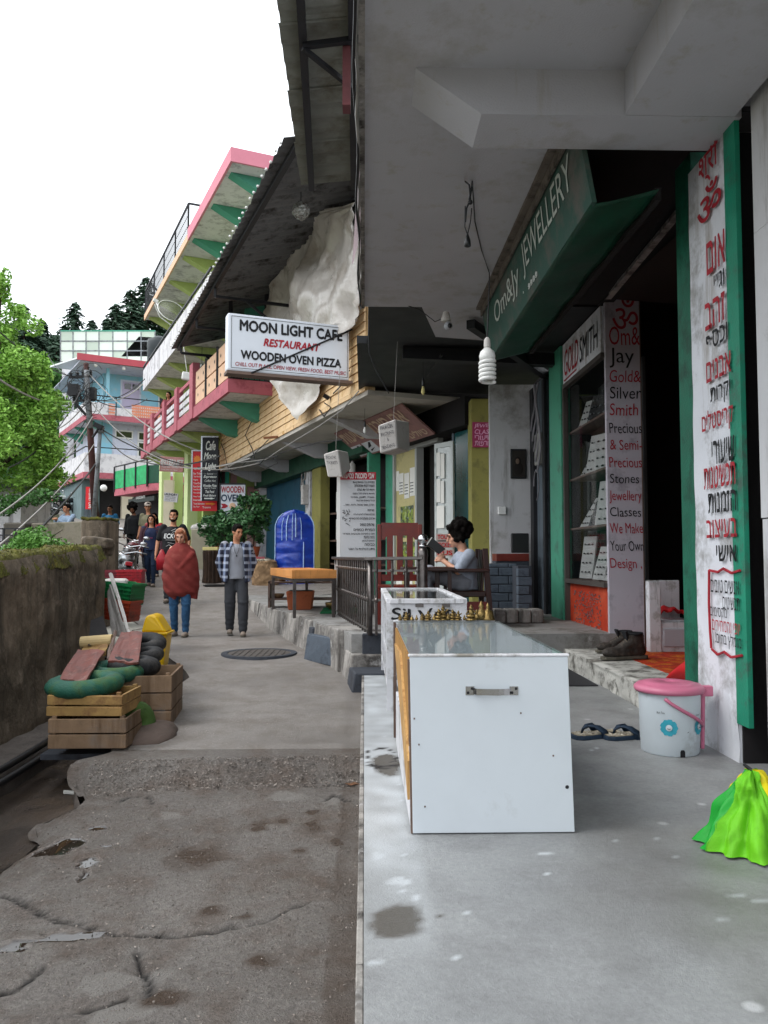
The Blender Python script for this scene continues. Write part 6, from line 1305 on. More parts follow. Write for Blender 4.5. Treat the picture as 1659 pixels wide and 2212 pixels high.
# dish
p = at(368, 678, Y=26.5); t2 = thing('satellite_dish', 'mesh satellite dish with receiver arm fixed beneath the top terrace', 'satellite dish', p)
Mr = Euler((R(60), 0, R(35))).to_matrix()
b = MB(); b.lathe(p, [(.02, 0), (.2, .02), (.38, .08), (.47, .14)], 28, Mr); b.build('dish', mat('dish_mesh', '9a9c94', .6, .1, 5, .1, 60, alpha=.35), t2, smooth=True, fix=False)
b = MB(); b.tube([p + Mr @ V((.47 * math.cos(a), .47 * math.sin(a), .14)) for a in [k * math.pi / 14 for k in range(29)]], .018, 6); b.build('rim', M['lamp_white'], t2)
b = MB(); b.tube([p + Mr @ V((-.4, 0, .1)), p + V((-.45, -.1, .35))], .025, 6); b.obox(p + V((-.46, -.12, .40)), (.16, .10, .10), (0, 20, 30)); b.tube([p + V((-.5, -.1, .3)), p + V((-.35, 0, -.1)), p + V((0, .1, -.35)), p + V((.3, .4, -.2))], .022, 6); b.build('arm', M['lamp_white'], t2)
p = at(404, 813, Y=23.6); o = MB().obox(p, (.30, .12, .25), (0, 8, 10)).build('white_cloth', M['lamp_white'], bevel=.04, seg=2); tag(o, 'small white cloth hanging on a cord beneath the hotel balcony', 'cloth'); MB().tube([p + V((0, 0, .12)), at(398, 760, Y=23.6), at(392, 705, Y=24)], .012, 4).build('cord', M['lamp_white'], o)
# ---- signs by the steel post ----
def board(name, lab, u0, u1, v0, v1, Y, m, th=.06, tilt=0, fr_=None):
    a, c_ = at(u0, v1, Y=Y), at(u1, v0, Y=Y); t = thing(name, lab, 'sign', V(((a.x + c_.x) / 2, Y, a.z)))
    b = MB().box(a.x, c_.x, Y, Y + th, a.z, c_.z); 
    MR = Matrix.Translation(V(((a.x + c_.x) / 2, Y, (a.z + c_.z) / 2))) @ Matrix.Rotation(R(tilt), 4, 'Y') @ Matrix.Translation(-V(((a.x + c_.x) / 2, Y, (a.z + c_.z) / 2)))
    b.xf(MR).build('board', m, t, bevel=.004)
    if fr_:
        f = MB().box(a.x - .04, a.x, Y - .02, Y + th, a.z, c_.z).box(a.x - .04, c_.x, Y - .02, Y + th, c_.z, c_.z + .04); f.xf(MR).build('frame', fr_, t)
    def L(s, v1_, v0_, ua, ub, m_, bold=.0, shear=0, dy=0):
        mb = MB(); A, B = at(ua, v1_, Y=Y), at(ub, v0_, Y=Y); write(mb, s, ((A.x + B.x) / 2, Y - .004 - dy, A.z), (1, 0, 0), upz, B.x - A.x, B.z - A.z, bold=bold, shear=shear); mb.xf(MR).build('lettering', M[m_], t, fix=False)
    return t, L, MR
t, L, _ = board('menu_sign', 'tall black cafe sign with white script listing espresso and pizza', 436, 472, 945, 1082, 23.8, M['sign_navy'], fr_=M['silver_paint'])
for s, v1_, v0_, a, c_, bo, sh_ in (('Cafe', 972, 953, 445, 466, .03, .3), ('Moon', 992, 978, 441, 467, .03, .3), ('Light', 1017, 1000, 443, 467, .03, .3), ('~~ Special ~~', 1026, 1022, 440, 468, .01, 0), ('Espresso', 1034, 1027, 440, 468, .02, .3), ('Coffee Hot', 1041, 1036, 442, 466, .0, .2), ('Wooden Pizza', 1052, 1046, 439, 468, .02, .3), ('Best In Town', 1056, 1053, 442, 466, .0, 0), ('Thai Food', 1065, 1059, 444, 463, .02, .3), ('Fresh Bakery', 1074, 1068, 439, 467, .02, .3)): L(s, v1_, v0_, a, c_, 'letter_white', bo, sh_)
Yk = 23.79; b = MB(); b.poly([at(u, v, Y=Yk) for u, v in ((441, 1075.5), (455, 1075.5), (455, 1074.5), (464, 1076.8), (455, 1079), (455, 1078), (441, 1078))], (0, .004, 0)); b.build('arrow', M['letter_white'], t)
t, L, _ = board('service_sign', 'tall red sign with orange sun and white service list, behind the black sign', 415, 470, 975, 1104, 24.3, M['sign_red'], fr_=M['sign_white'])
c = at(426, 992, Y=24.29); b = MB(); b.add([c + V((math.cos(k * math.pi / 12) * (.13 if k % 2 else .085), 0, math.sin(k * math.pi / 12) * (.13 if k % 2 else .085))) for k in range(24)], [tuple(range(24))]); b.build('sun_mark', M['sun_orange'], t, fix=False)
for s, v, a, c_ in (('SUNRISE', 1014.5, 419, 437), ('Bus Ticket', 1025, 418, 436), ('Taxi Booking', 1032, 418, 436), ('Flights', 1039, 418, 428), ('Travel Desk', 1046, 418, 435), ('Room Service', 1053, 418, 435), ('Hotel Booking', 1060, 418, 435), ('Money Exchange', 1067, 418, 435), ('Money Transfer', 1075, 418, 435), ('Internet', 1082, 418, 433), ('Travel Information', 1090, 418, 442), ('Sky Tour', 1097, 418, 431), ('Tours', 1098, 437, 455)): L(s, v, v - 4.2, a, c_, 'letter_white', .015)
b = MB(); b.poly([at(u, v, Y=24.29) for u, v in ((444, 1086.5), (457, 1086.5), (457, 1085), (466, 1088.5), (457, 1092), (457, 1090), (444, 1090))], (0, .004, 0)); b.build('arrow', M['sun_orange'], t)
t, L, _ = board('pizza_sign', 'wooden oven pizza sign in red and blue letters above the potted plants', 476, 530, 1047, 1122, 22.5, M['sign_white'], fr_=M['iron'])
L('WOODEN', 1064, 1051, 478, 526, 'letter_red', .03); M['letter_blue'] = mat('letter_blue', '1c3550', .7, .2, 10, .1, 60); L('OVEN', 1083, 1068.5, 478, 522, 'letter_blue', .03); L('PIZZA', 1117, 1104, 478, 525, 'letter_blue', .03)
b = MB(); b.poly([at(u, v, Y=22.49) for u, v in ((477, 1088), (486, 1088), (492, 1092), (492, 1094), (486, 1098), (477, 1098), (481, 1093))], (0, .004, 0)); b.poly([at(u, v, Y=22.49) for u, v in ((512, 1092), (520, 1092), (520, 1089), (528, 1093.5), (520, 1098), (520, 1095), (512, 1095))], (0, .004, 0)); b.build('arrow', M['letter_red'], t)
c = at(502, 1093, Y=22.49); MB().lathe(c, [(.09, 0), (.08, .01), (.001, .012)], 18, Euler((R(90), 0, 0)).to_matrix()).build('pizza_mark', M['hotel_cream'], t)
for u in (478, 529): p = at(u, 1121, Y=22.54); MB().bar((p.x, 22.54, p.z), (p.x, 22.54, prof(22.5)), .04).build('post', M['iron'], t)
t, L, _ = board('internet_sign', 'faded pink internet sign hanging under the hotel balcony', 345, 397, 987, 1019, 25.5, M['sign_faded'], tilt=3)
L('INTERNET', 1004, 993, 348, 396, 'letter_white', .03); L('Photo State - Laminate', 1011, 1007, 350, 386, 'letter_white', .01); L('E-mail, Web cam, Skype', 1017, 1013.5, 349, 384, 'letter_white', .01)
t, L, _ = board('laundry_sign', 'small white laundry sign hanging askew below the internet sign', 354, 384, 1065, 1084, 24.5, M['hotel_white'], tilt=6)
L('LAUNDRY', 1070.5, 1065.8, 355, 382, 'letter_black', .03)
for i, v in enumerate((1074.5, 1078, 1081.5)): L(['WASH & IRON', 'CALL LAUNDRY', 'SAME DAY'][i], v, v - 2, 357, 380, 'letter_black', .0)
p = at(474, 1130, Y=24)
# pots and plants by the hotel
def leafball(b, c, r, n, s, seed=0, flat=1.0, up=.3):
    rr = random.Random(seed)
    for _ in range(n):
        d = V((rr.gauss(0, 1), rr.gauss(0, 1), rr.gauss(0, 1))).normalized(); q = c + V((d.x * r[0], d.y * r[1], d.z * r[2])) * (rr.random() ** .4)
        a = V((rr.gauss(0, 1), rr.gauss(0, 1), rr.gauss(0, .6))).normalized(); e = a.cross(V((rr.gauss(0, 1), rr.gauss(0, 1), rr.gauss(0, 1)))).normalized(); k = s * rr.uniform(.6, 1.4)
        b.add([q - a * k, q + e * k * .45, q + a * k, q - e * k * .45], [(0, 1, 2, 3)])
def plant(u, v, Y, h, w_, lab, seed, pot=True):
    p = at(u, v, Y=Y); t = thing('potted_plant', lab, 'plant', p, 'potted plants below the pizza sign')
    if pot: MB().lathe(p, [(.12, 0), (.17, .26), (.19, .28), (.16, .28), (.15, .24), (.001, .24)], 18).build('pot', M['terracotta'] if seed % 2 else M['red_plastic'], t)
    b = MB(); b.tube([p + V((0, 0, .2)), p + V((.03, 0, h * .5)), p + V((0, .02, h * .85))], [.02, .015, .008], 6)
    for k in range(6): a = k * 1.1; b.tube([p + V((0, 0, h * (.35 + .07 * k))), p + V((math.cos(a) * w_ * .4, math.sin(a) * w_ * .3, h * (.5 + .08 * k)))], [.01, .005], 5)
    b.build('stem', M['bark'], t)
    b = MB(); rg = random.Random(seed)
    for k in range(15): a, e_ = rg.uniform(0, 6.28), rg.random() ** .6; q = p + V((math.cos(a) * w_ * .42 * e_, math.sin(a) * w_ * .4 * e_, h * rg.uniform(.36, .92))); leafball(b, q, (w_ * .16, w_ * .16, h * .10), 62, .07, seed * 20 + k)
    for k in range(5): a = k * 1.3 + seed; leafball(b, p + V((math.cos(a) * w_ * .4, math.sin(a) * w_ * .3, h * (.5 + .09 * k))), (w_ * .2, w_ * .2, h * .12), 90, .07, seed + k)
    b.build('foliage', M['leaf_plant'], t, fix=False)
plant(484, 1215, 20.5, 1.36, 1.2, 'dark leafy potted plant, leftmost below the pizza sign', 1); plant(525, 1208, 20.2, 1.32, 1.1, 'tallest leafy potted plant right under the pizza sign', 2); plant(547, 1205, 19.8, 1.66, .85, 'leafy potted plant closest to the lettered white post', 3); plant(466, 1185, 21.5, .9, .7, 'small sparse potted plant near the stump', 4)
for i, (u, v, w_) in enumerate(((548, 1222, .34), (560, 1218, .24))):
    p = at(u, v, Y=19.4); o = MB().obox(p, (w_, .3, .35), (0, 0, 10)).build('pink_box', mat('box_pink%d' % i, 'b8646a', .8, .15, 6, .1, 60)); tag(o, ['dusty pink box under the potted plants', 'second smaller pink box beside the white lettered post'][i], 'box')

# ================= pale blue building at the bend =================
e1 = V((.87, .5, 0)).normalized(); e2 = V((-.5, .87, 0)).normalized(); G0 = V((-14.18, 41, 0))
G = lambda s, n, z: G0 + e1 * s + e2 * n + V((0, 0, z))
t = thing('corner_building', 'pale blue and white building with red edged balconies at the bend', 'building', G(3, 3, 1.5)); RB = M['hotel_red']
MB().box(1.0, 8, 1.3, 8, 7.3, 10.0, G).build('upper_wall', M['blue_wall'], t); MB().box(.9, 8, 1.2, 8, 4.1, 7.05, G).build('middle_wall', M['pale_wall'], t)
MB().box(.9, 1.5, 1.17, 1.2, 4.2, 7.0, G).build('blue_panel', M['blue_wall'], t); MB().box(1.9, 3.0, 1.27, 1.3, 7.35, 9.5, G).build('white_panel', M['pale_wall'], t)
f = MB().box(2.0, 2.9, 1.24, 1.27, 7.35, 9.4, G).build('door', mat('door_lilac', 'c0b6d0', .8, .06, 2, .1, 40), t)
for s in (2.1, 2.52): MB().box(s, s + .34, 1.22, 1.24, 9.0, 9.3, G).build('pane', M['glass_dark'], f)
for s, z0, z1, hb in ((4.0, 7.75, 9.0, 1), (4.55, 7.75, 9.0, 1), (5.4, 7.75, 9.0, 1), (4.0, 9.2, 9.5, 0)):
    f = MB().box(s - .06, s + .5, 1.22, 1.26, z0 - .06, z1 + .06, G).build('window', M['lamp_white'], t); MB().box(s, s + .44, 1.20, 1.22, z0, z1, G).build('pane', M['glass_dark'], f)
for s, z0, z1, w_ in ((2.9, 4.9, 6.1, .42), (3.75, 4.9, 6.1, .42), (4.6, 4.9, 6.1, .42), (1.7, 6.35, 6.65, .8), (2.9, 6.3, 6.65, .7), (4.2, 6.3, 6.65, .7)):
    f = MB().box(s - .08, s + w_ + .08, 1.14, 1.17, z0 - .08, z1 + .08, G).build('window', M['lamp_white'], t); MB().box(s, s + w_, 1.12, 1.14, z0, z1, G).build('pane', M['glass_dark'], f)
MB().box(-.0, 8, 0, 8, 7.05, 7.2, G).box(-.1, 8, -.1, 8, 4.0, 4.12, G).build('floor_slab', M['hotel_white'], t)
MB().box(-.04, 8, -.05, 0, 7.0, 7.28, G).box(-.09, -.04, -.05, 8, 7.0, 7.28, G).box(-.14, 8, -.15, -.1, 3.95, 4.25, G).box(-.20, -.14, -.15, 8, 3.95, 4.25, G).build('red_band', RB, t)
MB().box(-.10, 8, -.10, -.04, 4.26, 5.25, G).box(-.14, -.1, -.1, 8, 4.26, 5.25, G).build('white_parapet', M['hotel_white'], t)
MB().box(-.04, 1.0, -.03, 0, 7.29, 7.9, G).box(-.08, -.04, 0, 8, 7.29, 7.95, G).box(1.35, 2.2, -.03, 0, 7.29, 7.7, G).build('white_parapet', M['hotel_white'], t)
MB().box(1.0, 1.35, .0, .03, 7.29, 7.9, G).box(2.2, 8, .0, .03, 7.29, 7.95, G).build('orange_screen', M['lattice'], t)
b = MB()
for k in range(44):
    s = (1.02 + k * .06) if k < 6 else 2.2 + (k - 6) * .10
    for z in (7.31, 7.47, 7.63, 7.78): b.box(s, s + .035, -.02, 0, z, z + .07, G)
b.build('lattice_block', M['hotel_white'], t)['kind'] = 'stuff'
MB().bar(G(-.02, -.02, 8.25), G(8, -.02, 8.25), .05).bar(G(-.1, -.1, 5.55), G(8, -.1, 5.55), .05).bar(G(-.1, -.1, 5.55), G(-.1, 8, 5.55), .05).build('rail', M['iron'], t)
for s in (.2, 3.9): MB().bar(G(s, -.12, 4.2), G(s, -.12, 5.55), .06).bar(G(s + 1.2, -.02, 7.2), G(s + 1.2, -.02, 8.25), .05).build('rail_post', M['iron'], t)
for s in (.9, 3.7, 6): MB().box(s, s + .15, 0, .15, 7.2, 9.9, G).build('porch_post', M['blue_wall'] if s < 3 else M['iron'], t)
for k in range(3):
    b = MB(); b.poly([G(-.03, .8 + k * 2.6, 7.04), G(.9, .8 + k * 2.6, 7.04), G(.9, .8 + k * 2.6, 6.5)], e2 * .3); b.build('bracket', M['hotel_teal'], t)
b = MB(); b.poly([G(.3, .2, 7.04), G(1.2, 1.2, 7.04), G(1.2, 1.2, 6.3)], e2 * .2 + e1 * .2); b.build('bracket', M['blue_wall'], t)
# roof: white tin with red fascia
MB().hexa([G(-.7, -.9, 9.85), G(4.2, -.9, 9.85), G(4.2, 8, 11.2), G(-.7, 8, 11.2), G(-.7, -.9, 9.92), G(4.2, -.9, 9.92), G(4.2, 8, 11.3), G(-.7, 8, 11.3)]).hexa([G(4.2, -.9, 9.85), G(8, -2.4, 10.6), G(8, 6, 11.4), G(4.2, 8, 11.2), G(4.2, -.9, 9.92), G(8, -2.4, 10.7), G(8, 6, 11.5), G(4.2, 8, 11.3)]).build('tin_roof', M['tin_white'], t)
MB().hexa([G(-.75, -.96, 9.78), G(4.2, -.96, 9.78), G(4.2, -.90, 9.78), G(-.75, -.90, 9.78), G(-.75, -.96, 10.12), G(4.2, -.96, 10.12), G(4.2, -.9, 10.12), G(-.75, -.9, 10.12)]).hexa([G(4.2, -.96, 9.78), G(8, -2.46, 10.5), G(8, -2.4, 10.5), G(4.2, -.90, 9.78), G(4.2, -.96, 10.12), G(8, -2.46, 10.85), G(8, -2.4, 10.85), G(4.2, -.9, 10.12)]).build('red_fascia', M['tin_red'], t)
MB().box(-.6, 8, -.8, 8, 9.74, 9.78, G).build('ceiling_boards', M['pale_wall'], t)
for s in (.2, 1.6, 3.0): MB().ball(G(s, -.7, 9.66), .10, 10, 6).build('globe_lamp', M['lamp_white'], t, smooth=True)
# ground floor of it
MB().box(2.0, 2.6, .9, 1.2, 1.2, 3.95, G).build('cream_pier', mat('cream_pier', 'cfc4b0', .8, .1, 2, .1, 40), t); MB().box(.9, 8, 1.3, 7, 1.2, 3.95, G).build('dark_shop', M['dark_void'], t)
MB().box(-.0, .9, 1.2, 1.3, 1.2, 3.95, G).box(.0, .05, 1.3, 8, 1.2, 3.95, G).build('grey_wall', mat('grey_green_wall', '65777a', .85, .2, 2, .2, 30), t)
b = MB(); c = G(-.02, 1.1, 1.8)
pu, pv = at(186, 1100, Y=41.3), at(197, 1052, Y=41.3); o = MB().box(pu.x, pv.x, 41.2, 41.28, pu.z, pv.z).build('banner_strip', M['sign_red'], t)
mb = MB(); write(mb, 'INTERNET CAFE', V((pv.x - .07, 41.19, pv.z - .6)), (0, 0, -1), (1, 0, 0), 1.0, .13, bold=.02, eps=.004); mb.build('lettering', M['letter_white'], o, fix=False)
MB().box(.15, .75, 1.15, 1.2, 1.3, 3.2, G).build('shop_door', M['grey_paint'], t)
# ribbed grey side wall and translucent roof shelter behind
t = thing('roof_shelter', 'large translucent panelled rooftop shelter behind the pale blue building', 'shelter', G(0, 9, 10)); Ys = 50
sh_ = lambda u, v, Y=50: at(u, v, Y=Y)
FR = [(130, 714), (350, 716), (350, 800), (131, 785)]
us = [131, 158, 186, 214, 244, 275, 305, 335]; vss = [715, 737, 758, 782]
for i in range(len(us) - 1):
    for j in range(3):
        q = [sh_(us[i] + .5, vss[j] + .5), sh_(us[i + 1] - .5, vss[j] + .5), sh_(us[i + 1] - .5, vss[j + 1] - .5), sh_(us[i] + .5, vss[j + 1] - .5)]; MB().poly(q, (0, .02, 0)).build('film_panel', mat('film_%s' % ('a' if (i + j) % 3 else 'b'), 'e3ebdf' if (i + j) % 3 else 'c4cfc0', .5, .05, 1, .05, 10, alpha=.85) if ('film_' + ('a' if (i + j) % 3 else 'b')) not in bpy.data.materials else bpy.data.materials['film_' + ('a' if (i + j) % 3 else 'b')], t)
for u in us: MB().bar(sh_(u, 714), sh_(u, 783), .06).build('frame_post', M['pole_grey'], t)
for v in vss: MB().bar(sh_(131, v), sh_(336, v), .07).build('frame_rail', M['hotel_teal'] if v == 715 else M['pole_grey'], t)
MB().hexa([sh_(262, 770), sh_(350, 770), sh_(350, 730), sh_(300, 727), sh_(262, 770, 53), sh_(350, 770, 53), sh_(350, 730, 53), sh_(300, 727, 53)]).build('dark_tin', M['corrugated'], t)
b = MB(); b.hexa([sh_(160, 1125, 49), sh_(134, 1125, 49), sh_(134, 1125, 52), sh_(160, 1125, 52), sh_(160, 785, 49), sh_(134, 785, 49), sh_(134, 785, 52), sh_(160, 785, 52)]); b.build('rear_block', M['hotel_white'], t)
for v in (815, 850):
    f = MB().box(sh_(140, 900, 48.9).x, sh_(150, 900, 48.9).x, 48.9, 48.95, sh_(140, v + 12, 48.9).z, sh_(140, v, 48.9).z).build('window', M['lamp_white'], t)
o = MB().lathe(sh_(343, 735, 44), [(.6, -1.2), (.62, -.2), (.58, 0), (.3, .12), (.2, .2)], 24).build('water_tank', mat('tank', '2b3033', .5, .2, 2, .1, 20), smooth=True); tag(o, 'round dark water tank on the roof behind the hotel', 'water tank')
# small green netted balcony and shop below, between the blue building and the hotel
t = thing('green_balcony', 'low balcony with green netting and red slab above dark shops', 'balcony', at(300, 1055, Y=37)); yb = 37
A_ = at(247, 1065, Y=yb); B_ = at(350, 1060, Y=34); 
dAB = (at(320, 1052, Y=34.5) - at(250, 1063, Y=yb))
PA, PBb, PC = at(247, 1063, Y=yb), at(318, 1050, Y=34), at(352, 1050, Y=33.5)
def strip(b, p, q, z0, z1, th=.1): 
    n = (q - p).cross(V((0, 0, 1))).normalized() * th; return b.hexa([V((p.x, p.y, z0)), V((q.x, q.y, z0)), V((q.x, q.y, z0)) - n, V((p.x, p.y, z0)) - n, V((p.x, p.y, z1)), V((q.x, q.y, z1)), V((q.x, q.y, z1)) - n, V((p.x, p.y, z1)) - n])
zs = PA.z
strip(strip(MB(), PA, PBb, zs - .18, zs + .12, 3.0), PBb, PC, zs - .18, zs + .12, 3).build('slab', RB, t)
strip(MB(), PA, PBb, zs + .14, zs + .95, .02).build('green_net', mat('green_net', '2f9f63', .8, .3, 4, .1, 20), t); strip(MB(), PBb, PC, zs + .14, zs + .9, .02).build('dark_net', M['green_dark'], t)
for k in range(4): p = PA.lerp(PBb, k / 3); MB().bar(V((p.x, p.y - .05, zs)), V((p.x, p.y - .05, zs + 1.15)), .06).build('rail_post', M['iron'], t)
MB().bar(V((PA.x, PA.y - .05, zs + 1.15)), V((PBb.x, PBb.y - .05, zs + 1.15)), .05).bar(V((PBb.x, PBb.y - .05, zs + 1.15)), V((PC.x, PC.y - .05, zs + 1.15)), .05).build('rail', M['iron'], t)
strip(MB(), PA + V((.6, .8, 0)), PC + V((0, .8, 0)), .2, zs - .19, .1).build('dark_shop', M['dark_void'], t)
p = at(277, 1088, Y=36.2); q = at(333, 1066, Y=34.0); o = strip(MB(), V((p.x, 36.2, 0)), V((q.x, 34, 0)), p.z, q.z - .1, .06).build('shop_board', mat('board_dim', '2c3432', .6, .2, 4, .1, 40), t)
mb = MB(); rr_ = V((q.x - p.x, -2.2, 0)).normalized(); write(mb, 'HANDICRAFTS', V(((p.x + q.x) / 2, 35.06, p.z + .14)), rr_, upz, 1.0, .12, bold=.02); mb.build('lettering', M['letter_white'], o, fix=False)
p = at(224, 1054, Y=38); tag(MB().ball(p, .16, 14, 10).build('globe_light', M['lamp_white'], smooth=True), 'round white globe light hanging before the dark shop', 'lamp')
tag(MB().box(at(352, 1150, Y=33).x, at(372, 1150, Y=33).x, 33, 33.3, .3, 3.1).build('beige_pier', bpy.data.materials['cream_pier']), 'beige pier between the dark shops and the hotel columns', 'pier')
# ================= left side: old wall, gutter goods, yard, poles, trees =================
t = thing('stone_wall', 'old dark stained wall with mossy top on the left of the road', 'wall', V((-3.1, 6, -1.5)))
def wallf(u, v):
    y = 1.0 + 8.05 * u; top = -.33 + .40 * (y / 9) + .04 * mn.noise(V((y * 2, 0, 0))); z = -1.7 + (top + 1.7) * v
    return V((-2.90 + .035 * mn.noise(V((y * 1.7, z * 1.7, 0))) + .02 * mn.noise(V((y * 6, z * 6, 3))) + .05 * max(0, -1 - z) - .05 * max(0, v - .93) * 14, y, z))
MB().grid(wallf, 180, 40).add([(-2.9, 9.05, -1.7), (-3.4, 9.05, -1.7), (-3.4, 9.05, .08), (-2.95, 9.05, .08)], [(0, 1, 2, 3)]).build('wall_face', M['old_wall'], t, smooth=True)
def mossf(u, v):
    y = 1.0 + 8.1 * u; x = -2.90 - .55 * v; top = -.33 + .40 * (y / 9) + .04 * mn.noise(V((y * 2, 0, 0)))
    return V((x + .03 * mn.noise(V((y * 5, v * 3, 0))), y, top + .045 * math.sin(math.pi * min(1, v * 1.0 + .1)) + .035 * mn.noise(V((y * 5, x * 5, 1))) + .02 * mn.noise(V((y * 16, x * 16, 5))) - (.14 * (1 - v * 8) if v < .12 else 0)))
MB().grid(mossf, 260, 24).build('mossy_top', M['moss'], t, smooth=True)
rr = random.Random(8); b = MB()
for i in range(5200):
    y = rr.uniform(2, 9.05); v = rr.random() ** 1.8; p = mossf((y - 1) / 8.1, v); s = rr.uniform(.008, .026); a = rr.uniform(0, 6.28)
    b.add([p + V((math.cos(a) * s * .4, math.sin(a) * s * .4, -.004)), p - V((math.cos(a) * s * .4, math.sin(a) * s * .4, .004)), p + V((rr.uniform(-.3, .5) * s, rr.uniform(-.4, .4) * s, s * rr.uniform(.4, 1.2)))], [(0, 1, 2)])
b.build('moss_tufts', mat('moss_tuft', (.10, .105, .02), .9, .6, 5, .2, 30, two=('6e5a2a', .5, 4)), t, fix=False)['kind'] = 'stuff'
# stones at the broken wall end
for i, (u, v, Y, w_, h_) in enumerate(((214, 1172, 9.3, .26, .12), (196, 1171, 9.6, .22, .10), (226, 1182, 9.5, .14, .16))):
    p = at(u, v, Y=Y); b = MB().obox(p, (w_, .3, h_), (5 * i, 8, 20 * i)); o = b.build('stone', M['old_wall'], bevel=.03, seg=2); tag(o, ['squarish broken stone on top of the wall end', 'flat stone lying on the mossy wall end', 'upright stone at the tip of the broken wall'][i], 'stone')
o = MB().hexa([(-3.45, 9.1, -1.4), (-2.92, 9.05, -1.4), (-3.5, 10.6, -1.4), (-4.1, 10.6, -1.4), (-3.4, 9.1, .0), (-3.02, 9.05, -.04), (-3.6, 10.4, -.2), (-4.0, 10.4, -.15)]).build('wall_stub', M['old_wall'], bevel=.05, seg=2); tag(o, 'crumbling stub of wall behind the mossy wall end', 'wall')
p0 = at(172, 1180, Y=12.6); p1 = at(226, 1120, Y=12.6)
b = MB().box(p0.x, p1.x, 12.6, 13.4, -1.2, p1.z); o = b.build('wall_pier', M['old_wall'], bevel=.06, seg=3); tag(o, 'mossy stone pier at the end of the low wall', 'pier')
tag(MB().grid(lambda u, v: V((p0.x + .01 + (p1.x - p0.x - .02) * u, 12.6 + .78 * v, p1.z + .0 + .03 * mn.noise(V((u * 5, v * 5, 0))))), 14, 14).build('moss_patch', M['moss'], smooth=True, solid=.04), 'yellow green moss patch capping the stone pier', 'moss')
a, c_ = at(66, 1165, Y=15.5), at(180, 1126, Y=14.6); c2 = at(310, 1128, Y=17)
o = MB().hexa([(a.x, 15.5, -1.1), (c_.x, 14.6, -1.1), (c_.x, 14.9, -1.1), (a.x, 15.8, -1.1), (a.x, 15.5, c_.z), (c_.x, 14.6, c_.z), (c_.x, 14.9, c_.z), (a.x, 15.8, c_.z)]).build('low_wall', mat('low_wall', '6f695c', .9, .2, 3, .5, 30, dirt=('4c4a38', .5, 3)), bevel=.02); tag(o, 'low grey retaining wall across the bend behind the bush', 'wall')
zz = at(220, 1125, Y=19).z
o = MB().hexa([(-6.4, 15.2, -1), (-6.6, 21.5, -1), (-6.9, 21.5, -1), (-6.8, 15.2, -1), (-6.4, 15.2, c_.z), (-6.6, 21.5, zz), (-6.9, 21.5, zz), (-6.8, 15.2, c_.z)]).build('roadside_wall', mat('dark_wall', '4a463f', .9, .25, 3, .6, 30), bevel=.03); tag(o, 'dark low roadside wall behind the parked motorcycles', 'wall')
o = MB().box(-8.4, -6.9, 21.5, 21.8, -.5, zz + .05).build('roadside_wall', M['low_wall'] if 'low_wall' in M else bpy.data.materials['low_wall']); tag(o, 'grey low wall before the man in the blue shirt', 'wall')
# dark panel, cardboard and pipes leaning in the gutter
o = MB().hexa([(-2.83, 4.6, -1.5), (-2.83, 5.98, -1.5), (-2.79, 5.98, -1.5), (-2.79, 4.6, -1.5), (-2.88, 4.6, -.36), (-2.88, 5.98, -.30), (-2.85, 5.98, -.30), (-2.85, 4.6, -.36)]).build('dark_sheet', mat('dark_panel', '1c2228', .7, .3, 2, .2, 30, dirt=('0f1215', .5, 3))); tag(o, 'dark blue black sheet leaning on the old wall', 'sheet')
b = MB(); b.hexa([(-2.62, 4.7, -1.50), (-2.62, 5.82, -1.50), (-2.60, 5.82, -1.50), (-2.60, 4.7, -1.50), (-2.76, 4.7, -1.10), (-2.76, 5.86, -1.14), (-2.74, 5.86, -1.14), (-2.74, 4.7, -1.10)])
o = b.build('cardboard_sheet', mat('cardboard', '8a7132', .85, .15, 3, .2, 40, dirt=('6a5426', .45, 4))); tag(o, 'muddy yellow cardboard sheet with dark letters leaning by the gutter', 'cardboard')
for z in (-1.22, -1.40): mb = MB(); write(mb, 'री', V((-2.70 + (-1.2 - z) * .35 + .015, 5.28, z)), (0, 1, 0), (-.3, 0, 1), .13, .09, bold=.02, eps=.02); mb.build('lettering', M['letter_black'], o, fix=False)
for i, (dx, dz) in enumerate(((0, 0), (.07, -.05))):
    o = MB().tube([V((-2.50 + dx + .01 * math.sin(y), y, -1.47 + dz + .006 * math.sin(y * 3))) for y in [1 + k * .25 for k in range(23)]], .026, 8).build('black_pipe', M['black_plastic'], smooth=True); tag(o, ['upper black water pipe running along the gutter ledge', 'lower black water pipe running along the gutter ledge'][i], 'pipe')
